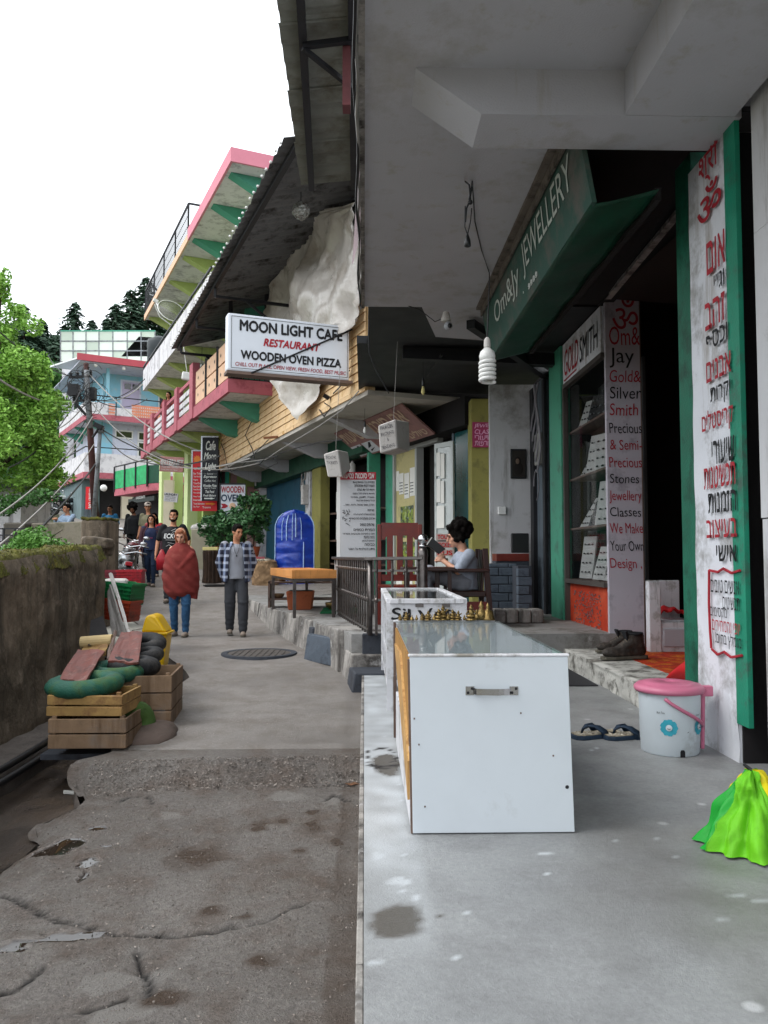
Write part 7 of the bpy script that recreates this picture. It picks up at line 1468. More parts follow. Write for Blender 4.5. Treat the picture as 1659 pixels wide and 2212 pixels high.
# wooden crates: nested planks
def crate(x0, x1, y0, y1, z0, h, lab, m, rot=0, n=2):
    c = V(((x0 + x1) / 2, (y0 + y1) / 2, z0)); t = thing('wooden_crate', lab, 'crate', c, 'rough wooden crates stacked in the gutter'); Mt = Matrix.Translation(c) @ Matrix.Rotation(R(rot), 4, 'Z') @ Matrix.Translation(-c); rr = random.Random(int(z0 * 100))
    for k in range(n):
        za, zb = z0 + h * k / n + .004, z0 + h * (k + 1) / n - .006; j = rr.uniform(-.006, .006)
        MB().hexa([(x0 + j, y0, za), (x1, y0 + j, za), (x1, y0 + .018, za), (x0 + j, y0 + .018, za), (x0 + j, y0, zb), (x1, y0 + j, zb + rr.uniform(-.01, .006)), (x1, y0 + .018, zb), (x0 + j, y0 + .018, zb)]).xf(Mt).build('plank', m, t, bevel=.003)
        MB().box(x0, x1, y1 - .018, y1, za, zb).xf(Mt).build('plank', m, t); MB().box(x0, x0 + .018, y0 + .02, y1 - .02, za, zb).xf(Mt).build('plank', m, t); MB().box(x1 - .018, x1, y0 + .02, y1 - .02, za, zb).xf(Mt).build('plank', m, t)
    for x in (x0 + .02, x1 - .05):
        for y in (y0 + .02, y1 - .05): MB().box(x, x + .03, y, y + .03, z0, z0 + h + .012).xf(Mt).build('corner_block', m, t)
    MB().box(x0 + .02, x1 - .02, y0 + .02, y1 - .02, z0 + .005, z0 + .02).xf(Mt).build('base_board', m, t)
Yc = 5.75; xA, xB = at(103, 1600, Y=Yc).x, at(272, 1600, Y=Yc).x; zA = at(103, 1619, Y=Yc).z; z1_, z2_ = at(103, 1552, Y=Yc).z, at(103, 1504, Y=Yc).z
crate(xA, xB, Yc, Yc + .45, zA, z1_ - zA, 'bottom wooden crate of weathered planks over the gutter', M['crate_wood'], 0)
crate(xA - .02, xB - .03, Yc + .03, Yc + .46, z1_ + .005, z2_ - z1_, 'upper wooden crate of yellower planks under the green tyre', M['crate_wood_b'], -2)
crate(-1.95, -1.56, 6.45, 7.1, -1.37, .42, 'darker wooden crate standing behind the front stack', M['crate_wood'], 5, 3)
for i, x in enumerate((-2.2,)):
    pass
o = MB().box(-2.33, -1.80, 5.90, 8.6, -1.47, -1.43).build('gutter_cover', M['dark_stone']); S(o)
# tyres
def tyre(c, r, w_, m, lab, tilt=(0, 0, 0)):
    t = thing('tyre', lab, 'tyre', c, 'old tyres piled by the left wall'); Mr = Euler([R(a) for a in tilt]).to_matrix(); wr = w_
    pr = []
    n = 14
    for k in range(n + 1): a = math.pi * 2 * k / n; pr.append((r - wr * .62 + wr * .62 * math.cos(a) * (1 if math.cos(a) > 0 else .9), wr * .5 * math.sin(a)))
    vs = []; m_ = len(pr); nn_ = 72; b = MB()
    for rad, h in pr[:-1]:
        for k in range(nn_): a = 2 * math.pi * k / nn_; g = 1 + (.022 if (k % 4 < 2 and rad > r - wr * .45) else 0); vs.append(V(c) + Mr @ V((rad * g * math.cos(a), rad * g * math.sin(a), h)))
    m_ -= 1
    b.add(vs, [(i * nn_ + k, i * nn_ + (k + 1) % nn_, ((i + 1) % m_) * nn_ + (k + 1) % nn_, ((i + 1) % m_) * nn_ + k) for i in range(m_) for k in range(nn_)])
    b.build('tyre_body', m, t, smooth=True); return t
p = at(184, 1478, Y=6.02); tyre(p, .275, .13, M['tyre_green'], 'dark green painted tyre on top of the wooden crates', (3, -2, 0))
p = at(247, 1450, Y=6.55); tyre(p, .23, .12, M['tyre_green'], 'second green tyre behind, under the right red board', (4, 3, 0))
p = at(288, 1438, Y=6.75); tyre(p, .22, .15, M['tyre'], 'black tyre to the right of the green ones', (0, 4, 0)); p = at(300, 1420, Y=7.3); tyre(p, .22, .13, M['tyre'], 'black tyre under the upper end of the right board', (6, -8, 0)); p = at(312, 1392, Y=7.6); tyre(p, .20, .13, M['tyre'], 'highest black tyre, next to the yellow bin', (18, 0, 0))
p = at(297, 1533, Y=6.15); tyre(V((p.x, p.y, -1.27)), .17, .13, M['tyre_moss'], 'small mossy green tyre standing at the foot of the crates', (80, 0, 60))
b = MB(); b.ball((0, 0, 0), (.26, .3, .10), 20, 12); q = at(300, 1568, Y=6.0); b.v = [v * (1 + .25 * mn.noise(v * 5)) + V((q.x + .0, 6.2, -1.37)) for v in b.v]; tag(b.build('boulder', mat('boulder', '5c4f48', .9, .25, 6, .7, 30), smooth=True), 'broken brownish stone slab on the road by the crates', 'stone')
# two red brown boards lying over the tyres
def plank_board(P, th, m, lab, name='board'):
    n = (P[1] - P[0]).cross(P[3] - P[0]).normalized(); n = n if n.z > 0 else -n
    t = thing(name, lab, 'board', P[0]); k = 10; b = MB()
    def f(u, v): return P[0].lerp(P[1], u).lerp(P[3].lerp(P[2], u), v) + n * (.010 * mn.noise(V((u * 5, v * 4, P[0].x))) + .006 * math.sin(u * 7 + v * 3))
    b.grid(f, 12, 14); b.build('panel', m, t, solid=th, bevel=.002)
    return t
plank_board([at(128, 1470, Y=5.95), at(186, 1474, Y=5.85), at(226, 1407, Y=6.75), at(168, 1405, Y=6.85)], .022, M['red_board'], 'flaking red brown board slanting over the green tyre')
plank_board([at(233, 1429, Y=6.6), at(300, 1433, Y=6.5), at(308, 1366, Y=7.6), at(262, 1367, Y=7.7)], .02, M['red_board'], 'paler red brown board lying on the black tyres beside the bin')
plank_board([at(232, 1428, Y=6.7), at(238, 1424, Y=6.7), at(251, 1365, Y=7.6), at(247, 1362, Y=7.6)], .02, M['wood_edge'], 'narrow dark board on edge between the two red boards')
p = at(176, 1388, Y=7.4); q = at(243, 1383, Y=7.4); o = MB().tube([p, q], .055, 16).build('paper_roll', mat('roll', 'b9a377', .8, .12, 8, .1, 60), smooth=False); tag(o, 'pale rolled mat lying on the rubbish heap', 'roll')
plank_board([at(172, 1420, Y=7.0), at(228, 1412, Y=7.0), at(236, 1392, Y=7.4), at(180, 1400, Y=7.4)], .03, M['crate_wood_b'], 'broken chipboard piece with a torn pale edge under the roll', 'chipboard')
# leaning boards by the wall
plank_board([at(278, 1378, Y=8.2), at(243, 1372, Y=8.4), at(233, 1290, Y=8.9), at(238, 1262, Y=8.9)], .02, mat('grey_board', '84807c', .8, .15, 4, .2, 40, dirt=('5a5450', .4, 5)), 'grey board leaning against the wall end')
plank_board([at(280, 1380, Y=8.3), at(285, 1380, Y=8.3), at(242, 1240, Y=9.3), at(236, 1238, Y=9.3)], .02, M['lantern'], 'long pale plank leaning against the wall end')
o = MB().hexa([at(190, 1395, Y=7.3), at(240, 1390, Y=7.6), at(222, 1330, Y=8.3), at(196, 1340, Y=8.0), at(190, 1395, Y=7.35), at(240, 1390, Y=7.65), at(222, 1330, Y=8.35), at(196, 1340, Y=8.05)]).build('dark_sheet', M['dark_void']); tag(o, 'dark broken sheet against the foot of the wall', 'sheet')
# yellow bin
p = at(328, 1459, Y=8.75); t = thing('waste_bin', 'bright yellow plastic bin with sloping hooded lid on the road edge', 'bin', V((p.x, 8.95, -1.28)))
c = WL[t]; h = .42; b = MB()
def sq(z, w_, d_): return [c + V((x * w_, y * d_, z)) for x, y in ((-1, -1), (1, -1), (1, 1), (-1, 1))]
b.hexa(sq(0, .095, .11) + sq(h, .135, .15)); b.build('bin_body', M['yellow_plastic'], t, bevel=.03, seg=3); MB().hexa(sq(h - .005, .15, .165) + sq(h + .025, .155, .17)).build('rim', M['yellow_plastic'], t, bevel=.01, seg=2)
b = MB(); b.poly([c + V((-.14, -.15, h + .026)), c + V((.14, -.15, h + .026)), c + V((.02, -.13, h + .20)), c + V((-.05, -.13, h + .22)), c + V((-.10, -.13, h + .19))], (0, .29, 0)); b.build('hood', M['yellow_plastic'], t, bevel=.025, seg=3)
# plastic crates
def pcrate(c, w_, d_, h, m, lab, rot, nm='plastic_crate', lip=True):
    t = thing(nm, lab, 'crate', c, 'plastic crates by the wall'); Mt = Matrix.Translation(c) @ Matrix.Rotation(R(rot[0]), 4, 'Y') @ Matrix.Rotation(R(rot[1]), 4, 'Z')
    x, y = w_ / 2, d_ / 2
    def B(*a): return MB().box(*a).xf(Mt)
    b = MB(); b.box(-x, x, -y, -y + .015, 0, h).box(-x, x, y - .015, y, 0, h).box(-x, -x + .015, -y + .015, y - .015, 0, h).box(x - .015, x, -y + .015, y - .015, 0, h).box(-x + .015, x - .015, -y + .015, y - .015, 0, .012); b.xf(Mt).build('shell', m, t)
    for k in range(5): z = h * (.12 + .19 * k); MB().box(-x - .008, x + .008, -y - .016, -y, z, z + .014).box(x, x + .008, -y, y, z, z + .012).box(-x - .008, -x, -y, y, z, z + .012).xf(Mt).build('rib', m, t)
    for k in range(6): xx = -x + .02 + k * (w_ - .05) / 5; B(xx, xx + .012, -y - .007, -y, .01, h - .01).build('upright', m, t)
    B(-x - .015, x + .015, -y - .015, y + .015, h, h + .012) if 0 else MB().box(-x - .015, x + .015, -y - .015, -y, h - .02, h + .01).box(-x - .015, x + .015, y, y + .015, h - .02, h + .01).box(-x - .015, -x, -y, y, h - .02, h + .01).box(x, x + .015, -y, y, h - .02, h + .01).xf(Mt).build('lip', m, t); return t
k_ = lambda u, v, Y: at(u, v, Y=Y)
pcrate(k_(256, 1338, 10.2), .40, .34, .25, M['orange_plastic'], 'orange red slatted plastic crate at the bottom of the leaning stack', (7, -8)); pcrate(k_(260, 1303, 10.25), .44, .36, .26, M['green_plastic'], 'upper green slatted plastic crate tilted on the orange one', (6, -12)); pcrate(k_(256, 1293, 10.6), .40, .36, .22, M['green_plastic'], 'second green plastic crate behind, nearer the wall', (8, 25))
pcrate(k_(283, 1262, 11.7), .34, .3, .20, M['red_plastic'], 'bright red plastic crate behind the green ones', (0, 5)); pcrate(k_(255, 1262, 12.0), .5, .34, .20, mat('maroon_plastic', '6a1e2a', .5, .15, 4, .1, 60), 'long maroon plastic crate below the motorcycle', (0, 0))
o = MB().obox(k_(250, 1292, 10.4), (.3, .3, .5), (0, 0, 10)).build('grey_bundle', M['lantern'], bevel=.05, seg=3); tag(o, 'grey white plastic bundle between wall and green crates', 'bundle')
o = MB().bar(k_(286, 1362, 9.2), k_(342, 1350, 9.6), .015).build('thin_stick', M['lantern']); tag(o, 'thin pale stick jutting out over the road by the bin', 'stick')
# bush on the wall
def bush(c, r, n, s, m, lab, name, cat, seed, stems=8):
    t = thing(name, lab, cat, V((c.x, c.y, c.z - r[2]))); b = MB(); rr = random.Random(seed)
    for k in range(stems): a = rr.uniform(0, 6.28); q = V((math.cos(a) * r[0] * .6, math.sin(a) * r[1] * .6, r[2] * rr.uniform(-.2, .7))); b.tube([c + V((q.x * .2, q.y * .2, -r[2])), c + q * .5, c + q], [.012, .008, .004], 5)
    b.build('stems', M['bark'], t); b = MB()
    for k in range(12): d = V((rr.gauss(0, 1), rr.gauss(0, 1), rr.gauss(0, .8))).normalized(); q = c + V((d.x * r[0], d.y * r[1], d.z * r[2])) * .55; leafball(b, q, (r[0] * .5, r[1] * .5, r[2] * .42), n // 12, s, seed + k)
    b.build('leaves', m, t, fix=False); return t
c = at(92, 1172, Y=10.4); bush(c, (.42, .3, .30), 2200, .030, M['weed'], 'bright green leafy weed growing behind the mossy wall', 'bush', 'bush', 3)
c = at(45, 1190, Y=10.8); bush(c, (.35, .3, .14), 900, .025, M['weed'], 'low scrubby green weed at the left end of the mossy wall', 'weed', 'plant', 5)
c = at(150, 1190, Y=9.9); bush(c, (.3, .3, .10), 500, .022, M['weed'], 'small tuft of weeds close to the wall end', 'weed', 'plant', 6)
# white hut, mesh gate and lettered board at far left
a, c_ = at(-60, 1140, Y=22), at(48, 1055, Y=22); t = thing('white_hut', 'small white walled hut at the left edge under the bright tree', 'hut', V((a.x, 22, -.4)))
MB().box(a.x, at(-2, 0, Y=22).x, 22, 24, -.6, c_.z).build('dark_opening', M['dark_void'], t); MB().box(at(6, 0, Y=22).x, c_.x, 21.95, 24, -.6, c_.z).build('wall', M['hotel_white'], t); MB().box(a.x, c_.x + .2, 21.7, 24.2, c_.z, c_.z + .1).build('roof_edge', M['pole_grey'], t)
a, c_ = at(-20, 1196, Y=13), at(56, 1142, Y=13); t = thing('mesh_gate', 'dark framed square mesh gate behind the mossy wall', 'gate', V((a.x, 13, -.5)))
for u in (-20, 8, 33, 56): p = at(u, 1150, Y=13); MB().bar((p.x, 13, -.6), (p.x, 13, c_.z), .03).build('upright', M['iron'], t)
for v in (1142, 1156, 1170, 1184): z = at(0, v, Y=13).z; MB().bar((a.x, 13, z), (c_.x, 13, z), .02).build('cross_bar', M['iron'], t)
p = at(69, 1100, Y=24); t = thing('vertical_sign', 'narrow dark board with white restaurant lettering running down it', 'sign', V((p.x, 24, prof(24))))
z1 = at(69, 1040, Y=24).z; MB().box(p.x - .12, p.x + .12, 24, 24.05, z1 - 1.15, z1).build('board', M['sign_navy'], t)
MB().box(p.x - .03, p.x + .03, 24.01, 24.05, prof(24) - .2, z1 - 1.16).build('post', M['iron'], t)
for i, ch in enumerate('RESTAURANT'): mb = MB(); write(mb, ch, V((p.x, 23.997, z1 - .11 - i * .112)), (1, 0, 0), upz, .12, .08, bold=.03); mb.build('lettering', M['letter_white'], t, fix=False)
# utility poles and wires
def pole(p0, p1, r, m, lab, arms=()):
    t = thing('utility_pole', lab, 'pole', p0); MB().tube([p0, p0.lerp(p1, .5), p1], [r, r * .85, r * .65], 12).build('shaft', m, t, smooth=True)
    for a, c_ in arms: MB().bar(a, c_, .07, .09).build('cross_arm', M['iron'], t)
    return t
Yp = 28; t = pole(at(207, 1130, Y=Yp), at(186, 785, Y=Yp), .13, M['pole_rust'], 'dark rusty utility pole tangled with wires by the bend', ((at(150, 815, Y=Yp), at(199, 812, Y=Yp)), (at(158, 867, Y=Yp), at(206, 863, Y=Yp)), (at(161, 868, Y=Yp), at(186, 897, Y=Yp))))
MB().tube([at(187, 800, Y=Yp - .2), at(189, 870, Y=Yp - .2), at(196, 925, Y=Yp - .2)], .09, 10).build('pale_conduit', M['pole_grey'], t, smooth=True)
for u, v in ((153, 808), (168, 807), (180, 806), (196, 805), (160, 860), (174, 858), (203, 857), (150, 830), (190, 795)):
    MB().lathe(at(u, v, Y=Yp), [(.03, -.08), (.06, -.04), (.03, -.02), (.07, .02), (.03, .05), (.02, .10)], 10).build('insulator', M['black_plastic'], t)
for u, v in ((160, 843), (196, 850)): MB().obox(at(u, v, Y=Yp - .1), (.35, .25, .4)).build('junction_box', M['iron'], t)
t = pole(at(203, 1125, Y=26), at(217, 922, Y=26), .085, M['pole_grey'], 'thinner grey leaning pole right of the rusty pole')
MB().obox(at(213, 921, Y=25.9), (.28, .2, .16), (0, 25, 0)).build('lamp_bracket', M['iron'], t); MB().tube([at(200, 945, Y=25.9), at(214, 925, Y=25.9)], .04, 6).build('stay', M['iron'], t); MB().lathe(at(217, 935, Y=26), [(.11, 0), (.13, .05), (.11, .1), (.14, .15), (.11, .2)], 12).build('clamp', M['pole_grey'], t)
WR = [((186, 800, 28), (470, 985, 24), .5), ((205, 865, 28), (330, 800, 31), .35), ((190, 860, 28), (560, 1000, 20), 1.0), ((216, 925, 26), (470, 1015, 24), .25), ((216, 925, 26), (345, 990, 28), .5), ((160, 815, 28), (-20, 700, 18), .2), ((165, 867, 28), (-30, 800, 15), .3), ((160, 815, 28), (60, 880, 40), .3), ((203, 960, 26.5), (-10, 1185, 12), .2), ((208, 1000, 26.5), (0, 1230, 11), .1), ((200, 900, 27), (0, 1110, 14), .3), ((186, 820, 28), (20, 1010, 18), .5),
      ((186, 870, 28), (90, 930, 34), .35), ((190, 900, 28), (100, 960, 34), .5), ((190, 930, 28), (105, 985, 34), .5), ((320, 1000, 26), (475, 985, 20), .15), ((318, 985, 26), (540, 990, 17), .3), ((205, 863, 28), (318, 862, 32), .3), ((205, 863, 28), (310, 828, 32), .3), ((150, 813, 28), (100, 760, 45), .2)]
WLB = '''twisting wire from the rusty pole to the black menu sign|wire from the rusty pole up to the hotel second balcony|long wire from the rusty pole passing the cream parapet end|wire from the grey pole to the black menu sign|wire from the grey pole to the internet sign|topmost wire leaving the rusty pole to the upper left|second wire leaving the rusty pole to the left, over the bright tree|short far wire from the rusty pole into the hillside|thick wire sloping down left from the poles to the mesh gate|lowest wire sloping down left over the mossy wall|wire from the rusty pole down to the white hut|sagging wire from the rusty pole across the bright tree|short sagging wire left of the pole, upper|short sagging wire left of the pole, middle|short sagging wire left of the pole, lowest|pale wire with bulbs between hotel column and menu sign|wire under the hotel balcony reaching the cream parapet|wire from the lower cross arm to the first hotel balcony|wire from the lower cross arm to the second hotel balcony|far wire from the upper cross arm over the conifers'''.split('|')
for i, (a, c_, sag) in enumerate(WR):
    A_, B_ = at(a[0], a[1], Y=a[2]), at(c_[0], c_[1], Y=c_[2]); n = 16
    o = MB().tube([A_.lerp(B_, k / n) - V((0, 0, sag * 4 * (k / n) * (1 - k / n))) for k in range(n + 1)], .017 if i % 3 else .024, 4).build('overhead_wire', M['wire'] if i % 2 else M['wire_pale']); tag(o, WLB[i], 'wire', 'overhead wires strung between the poles and buildings')
rr = random.Random(12); b = MB()
for i in range(34):
    c = at(rr.uniform(150, 208), rr.uniform(800, 890), Y=28 - rr.uniform(0, .6)); r = rr.uniform(.1, .45); ph = rr.uniform(0, 6); b.tube([c + V((r * math.cos(ph + k * .5), rr.uniform(-.05, .05), r * .9 * math.sin(ph + k * .5))) for k in range(rr.randint(5, 12))], .010, 4)
tag(b.build('wire_tangle', M['wire']), 'dense tangle of black cable loops round the top of the rusty pole', 'wires', kind='stuff')
# wires and clips on the cream parapet
t = thing('parapet_wires', 'loose wires and dark clips strung along the cream tiled parapet', 'wires', C(6, 0, 2.8)); pc = lambda u, v, e=.06: atC(u, v, -e)
for pts in ([(475, 1005), (500, 1000), (540, 997), (575, 992), (600, 975), (640, 950), (690, 920), (740, 885), (775, 845)], [(472, 945), (485, 975), (490, 1005), (500, 1018), (520, 1010), (545, 985), (580, 950)], [(590, 985), (600, 1000), (575, 1012), (560, 1005), (572, 990), (600, 985)], [(545, 875), (548, 900), (530, 940), (545, 970), (550, 990)], [(720, 850), (735, 835), (745, 815), (755, 800)], [(690, 885), (700, 900), (715, 880), (700, 870)], [(600, 980), (640, 968), (690, 955), (740, 950)]):
    MB().tube([pc(u, v, .05 + .02 * math.sin(u)) for u, v in pts], .012, 5).build('wire', M['wire'] if pts[0][0] != 475 else M['wire_pale'], t)
for u, v in ((540, 877), (570, 850), (488, 916), (705, 857)): MB().obox(pc(u, v, .08), (.12, .10, .07), (20, 30, 10)).build('clip', M['iron'], t)
MB().bar(pc(570, 946, .3), pc(600, 944, .02), .05).build('wood_peg', M['pine'], t)
# ================= trees =================
def conifer(x, y, h, r, seed, lab, base=None):
    z0 = hillz(x, y)[0] - .3 if base is None else base; c = V((x, y, z0)); t = thing('conifer_tree', lab, 'tree', c, 'dark conifers on the slope behind the houses'); rr = random.Random(seed)
    MB().tube([c, c + V((0, 0, h * .5)), c + V((.1, 0, h * .97))], [h * .018, h * .012, .03], 8).build('trunk', M['bark'], t)
    b = MB(); n = int(h * 3.6)
    for i in range(n):
        f = .10 + .9 * (i / n); z = h * f; R_ = 2.0 * r * (1 - f) ** .72 * rr.uniform(.65, 1.15) + .15
        for k in range(7):
            a = rr.uniform(0, 6.283); L_ = R_ * rr.uniform(.6, 1.1); m_ = max(3, int(L_ / .35))
            for j in range(m_):
                q = (j + 1) / m_; p = c + V((math.cos(a) * L_ * q, math.sin(a) * L_ * q, z - L_ * (.10 * q + .22 * q * q) + rr.uniform(-.06, .1))); wd = .50 * (1.25 - q * .7) * rr.uniform(.6, 1.3)
                d = V((math.cos(a), math.sin(a), -.35)); sd = V((-math.sin(a), math.cos(a), rr.uniform(-.3, .3)))
                b.add([p - d * wd * .5, p + sd * wd * .55 - V((0, 0, .10)), p + d * wd * .8 - V((0, 0, .08)), p - sd * wd * .55 - V((0, 0, .12))], [(0, 1, 2, 3)])
                if rr.random() < .5: b.add([p, p + sd * wd * .3 - V((0, 0, wd * .8)), p + d * wd * .2 - V((0, 0, wd * .9))], [(0, 1, 2)])
    b.build('crown', M['leaf_conifer'], t, fix=False)
def topat(u, v, Y, r, seed, lab, drop=12):
    p = at(u, v, Y=Y); g = max(hillz(p.x, Y)[0] - .3, p.z - drop); conifer(p.x, Y, p.z - g, r, seed, lab, g)
topat(163, 650, 78, 3.4, 1, 'tall dark conifer standing clear above the rooftop shelter', 17); topat(200, 688, 80, 2.2, 2, 'small pointed conifer right of the tall one above the shelter', 12); topat(92, 688, 72, 2.8, 3, 'pointed conifer between the bright tree and the shelter', 17); topat(52, 655, 70, 3.6, 4, 'conifer rising behind the bright green tree', 20)
topat(250, 652, 74, 2.6, 5, 'narrow conifer in front of the right hand cluster', 14); topat(283, 622, 78, 3.6, 6, 'broad conifer left of the hotel terrace', 18); topat(318, 596, 82, 4.2, 7, 'highest conifer partly hidden by the hotel terrace', 22); topat(232, 684, 76, 2.4, 8, 'low conifer at the left edge of the cluster', 12)
topat(120, 735, 66, 3.0, 9, 'dark conifer directly left of the rooftop shelter', 14); topat(75, 760, 60, 3.0, 10, 'lower conifer on the slope beside the bright tree', 14); topat(20, 700, 74, 3.4, 12, 'conifer at the far left behind the bright tree', 18); topat(300, 640, 88, 4, 14, 'conifer filling the gap in the right hand cluster', 18); topat(262, 668, 86, 3.4, 15, 'conifer low behind the narrow one', 14); topat(142, 700, 82, 3, 16, 'small conifer left of the tall one above the shelter', 12); topat(350, 640, 84, 4, 13, 'conifer behind the hotel terrace railing', 18)
# hillside shrubs: dense mixed slope vegetation
def leafmass(name, lab, spots, mt, s, seed, kind=None):
    b = MB(); 
    for i, (u, v, Y, ru, rv, n) in enumerate(spots):
        c = at(u, v, Y=Y); k = Y / 1726; leafball(b, c, (ru * k, ru * k * .8, rv * k), n, s, seed + i)
    return b
b = leafmass('', '', [(118, 830, 60, 36, 50, 900), (130, 905, 58, 40, 45, 900), (112, 960, 56, 42, 50, 1000), (128, 1020, 54, 34, 36, 700), (100, 1050, 56, 40, 30, 600), (60, 1030, 58, 50, 40, 700), (150, 1000, 60, 30, 60, 500), (20, 960, 60, 60, 80, 900), (85, 900, 60, 50, 80, 900)], None, .30, 50)
tag(b.build('hillside_shrubs', M['leaf_mid'], fix=False), 'dense mixed green shrubs covering the slope behind the houses', 'shrubs', kind='stuff')
b = leafmass('', '', [(u, 800 + (u % 37), 80, 60, 60, 700) for u in range(60, 420, 45)] + [(u, 745 + (u * 7 % 23), 84, 34, 26, 500) for u in range(-20, 360, 38)] + [(u, 870, 75, 60, 60, 600) for u in range(0, 200, 45)], None, .5, 80)
tag(b.build('forest_undergrowth', M['leaf_conifer'], fix=False), 'dark forest mass under the conifers on the hill', 'forest', kind='stuff')
# bright green broadleaf tree at the left edge
c = at(-40, 1130, Y=21); t = thing('broadleaf_tree', 'bright yellow green leafy tree filling the left edge', 'tree', V((c.x, 21, -.3)))
b = MB(); c.z = -.4; b.tube([c, c + V((.2, 0, 2.5)), c + V((.1, 0, 5)), c + V((.3, .2, 8))], [.22, .17, .11, .04], 10)
for k in range(8): a = k * 2.3; z = 2.5 + k * .45; b.tube([c + V((.15, 0, z)), c + V((.15 + math.cos(a) * .9, math.sin(a) * .8, z + .7)), c + V((.15 + math.cos(a) * 1.7, math.sin(a) * 1.5, z + .9))], [.06, .04, .015], 6)
b.build('trunk', M['bark'], t)
b = MB(); lobes = [(0, 610, 24, 36), (-20, 660, 50, 60), (28, 720, 48, 60), (55, 780, 40, 55), (10, 800, 80, 90), (70, 850, 42, 60), (85, 915, 38, 50), (30, 900, 90, 90), (60, 970, 60, 60), (95, 985, 32, 45), (110, 950, 20, 30), (20, 1010, 80, 50), (85, 1035, 42, 30), (-60, 850, 90, 120), (-60, 980, 90, 90), (120, 1000, 14, 26), (45, 690, 18, 24), (-80, 720, 70, 80)]
for i, (u, v, ru, rv) in enumerate(lobes):
    k = 21 / 1726; q = at(u, v, Y=21); rr = random.Random(i)
    for j in range(7):
        d = V((rr.gauss(0, .45), rr.gauss(0, .5), rr.gauss(0, .45))); qq = q + V((d.x * ru * k, d.y * ru * k * 1.5, d.z * rv * k)); leafball(b, qq, (ru * k * .55, ru * k * .6, rv * k * .42), int(ru * rv / 14) + 30, .062, i * 9 + j)
b.build('crown', M['leaf_bright'], t, fix=False)
b = MB()
for i, (u, v) in enumerate([(20, 1085), (60, 1080), (95, 1072), (0, 1100)]): leafball(b, at(u, v, Y=17), (.4, .3, .16), 260, .05, 200 + i)
o = tag(b.build('drooping_branch', M['leaf_mid'], t, fix=False))
# ================= people =================
def blendp(a, b, k): return a.lerp(b, k)
def hand(b, w, d, side, nrm, s=1.0, curl=.5):
    """palm and five unequal bent fingers; w wrist, d pointing direction, nrm palm normal, side towards the thumb"""
    d = d.normalized(); side = (side - d * side.dot(d)).normalized(); nn = d.cross(side).normalized()
    if nn.dot(nrm) < 0: nn = -nn
    pc_ = w + d * .05 * s
    for k in (-1, 0, 1): b.limb([w + side * .012 * k * s, w + d * .085 * s + side * .024 * k * s], [.016 * s, .014 * s], 8)
    for k, (o_, L_) in enumerate(((-.030, .058), (-.010, .075), (.010, .082), (.030, .072))):
        p0 = w + d * .085 * s + side * o_ * s; c1 = (d * (1 - curl * .5) + nn * curl).normalized(); c2 = (d * (1 - curl * 1.2) + nn * curl * 1.5).normalized()
        p1 = p0 + c1 * L_ * .5 * s; b.limb([p0, p1, p1 + c2 * L_ * .5 * s], [.0105 * s, .0095 * s, .0075 * s], 7)
    p0 = w + d * .03 * s + side * .03 * s; p1 = p0 + (side * .7 + d * .7).normalized() * .04 * s; b.limb([p0, p1, p1 + (d + nn * .4).normalized() * .032 * s], [.014 * s, .011 * s, .009 * s], 7)
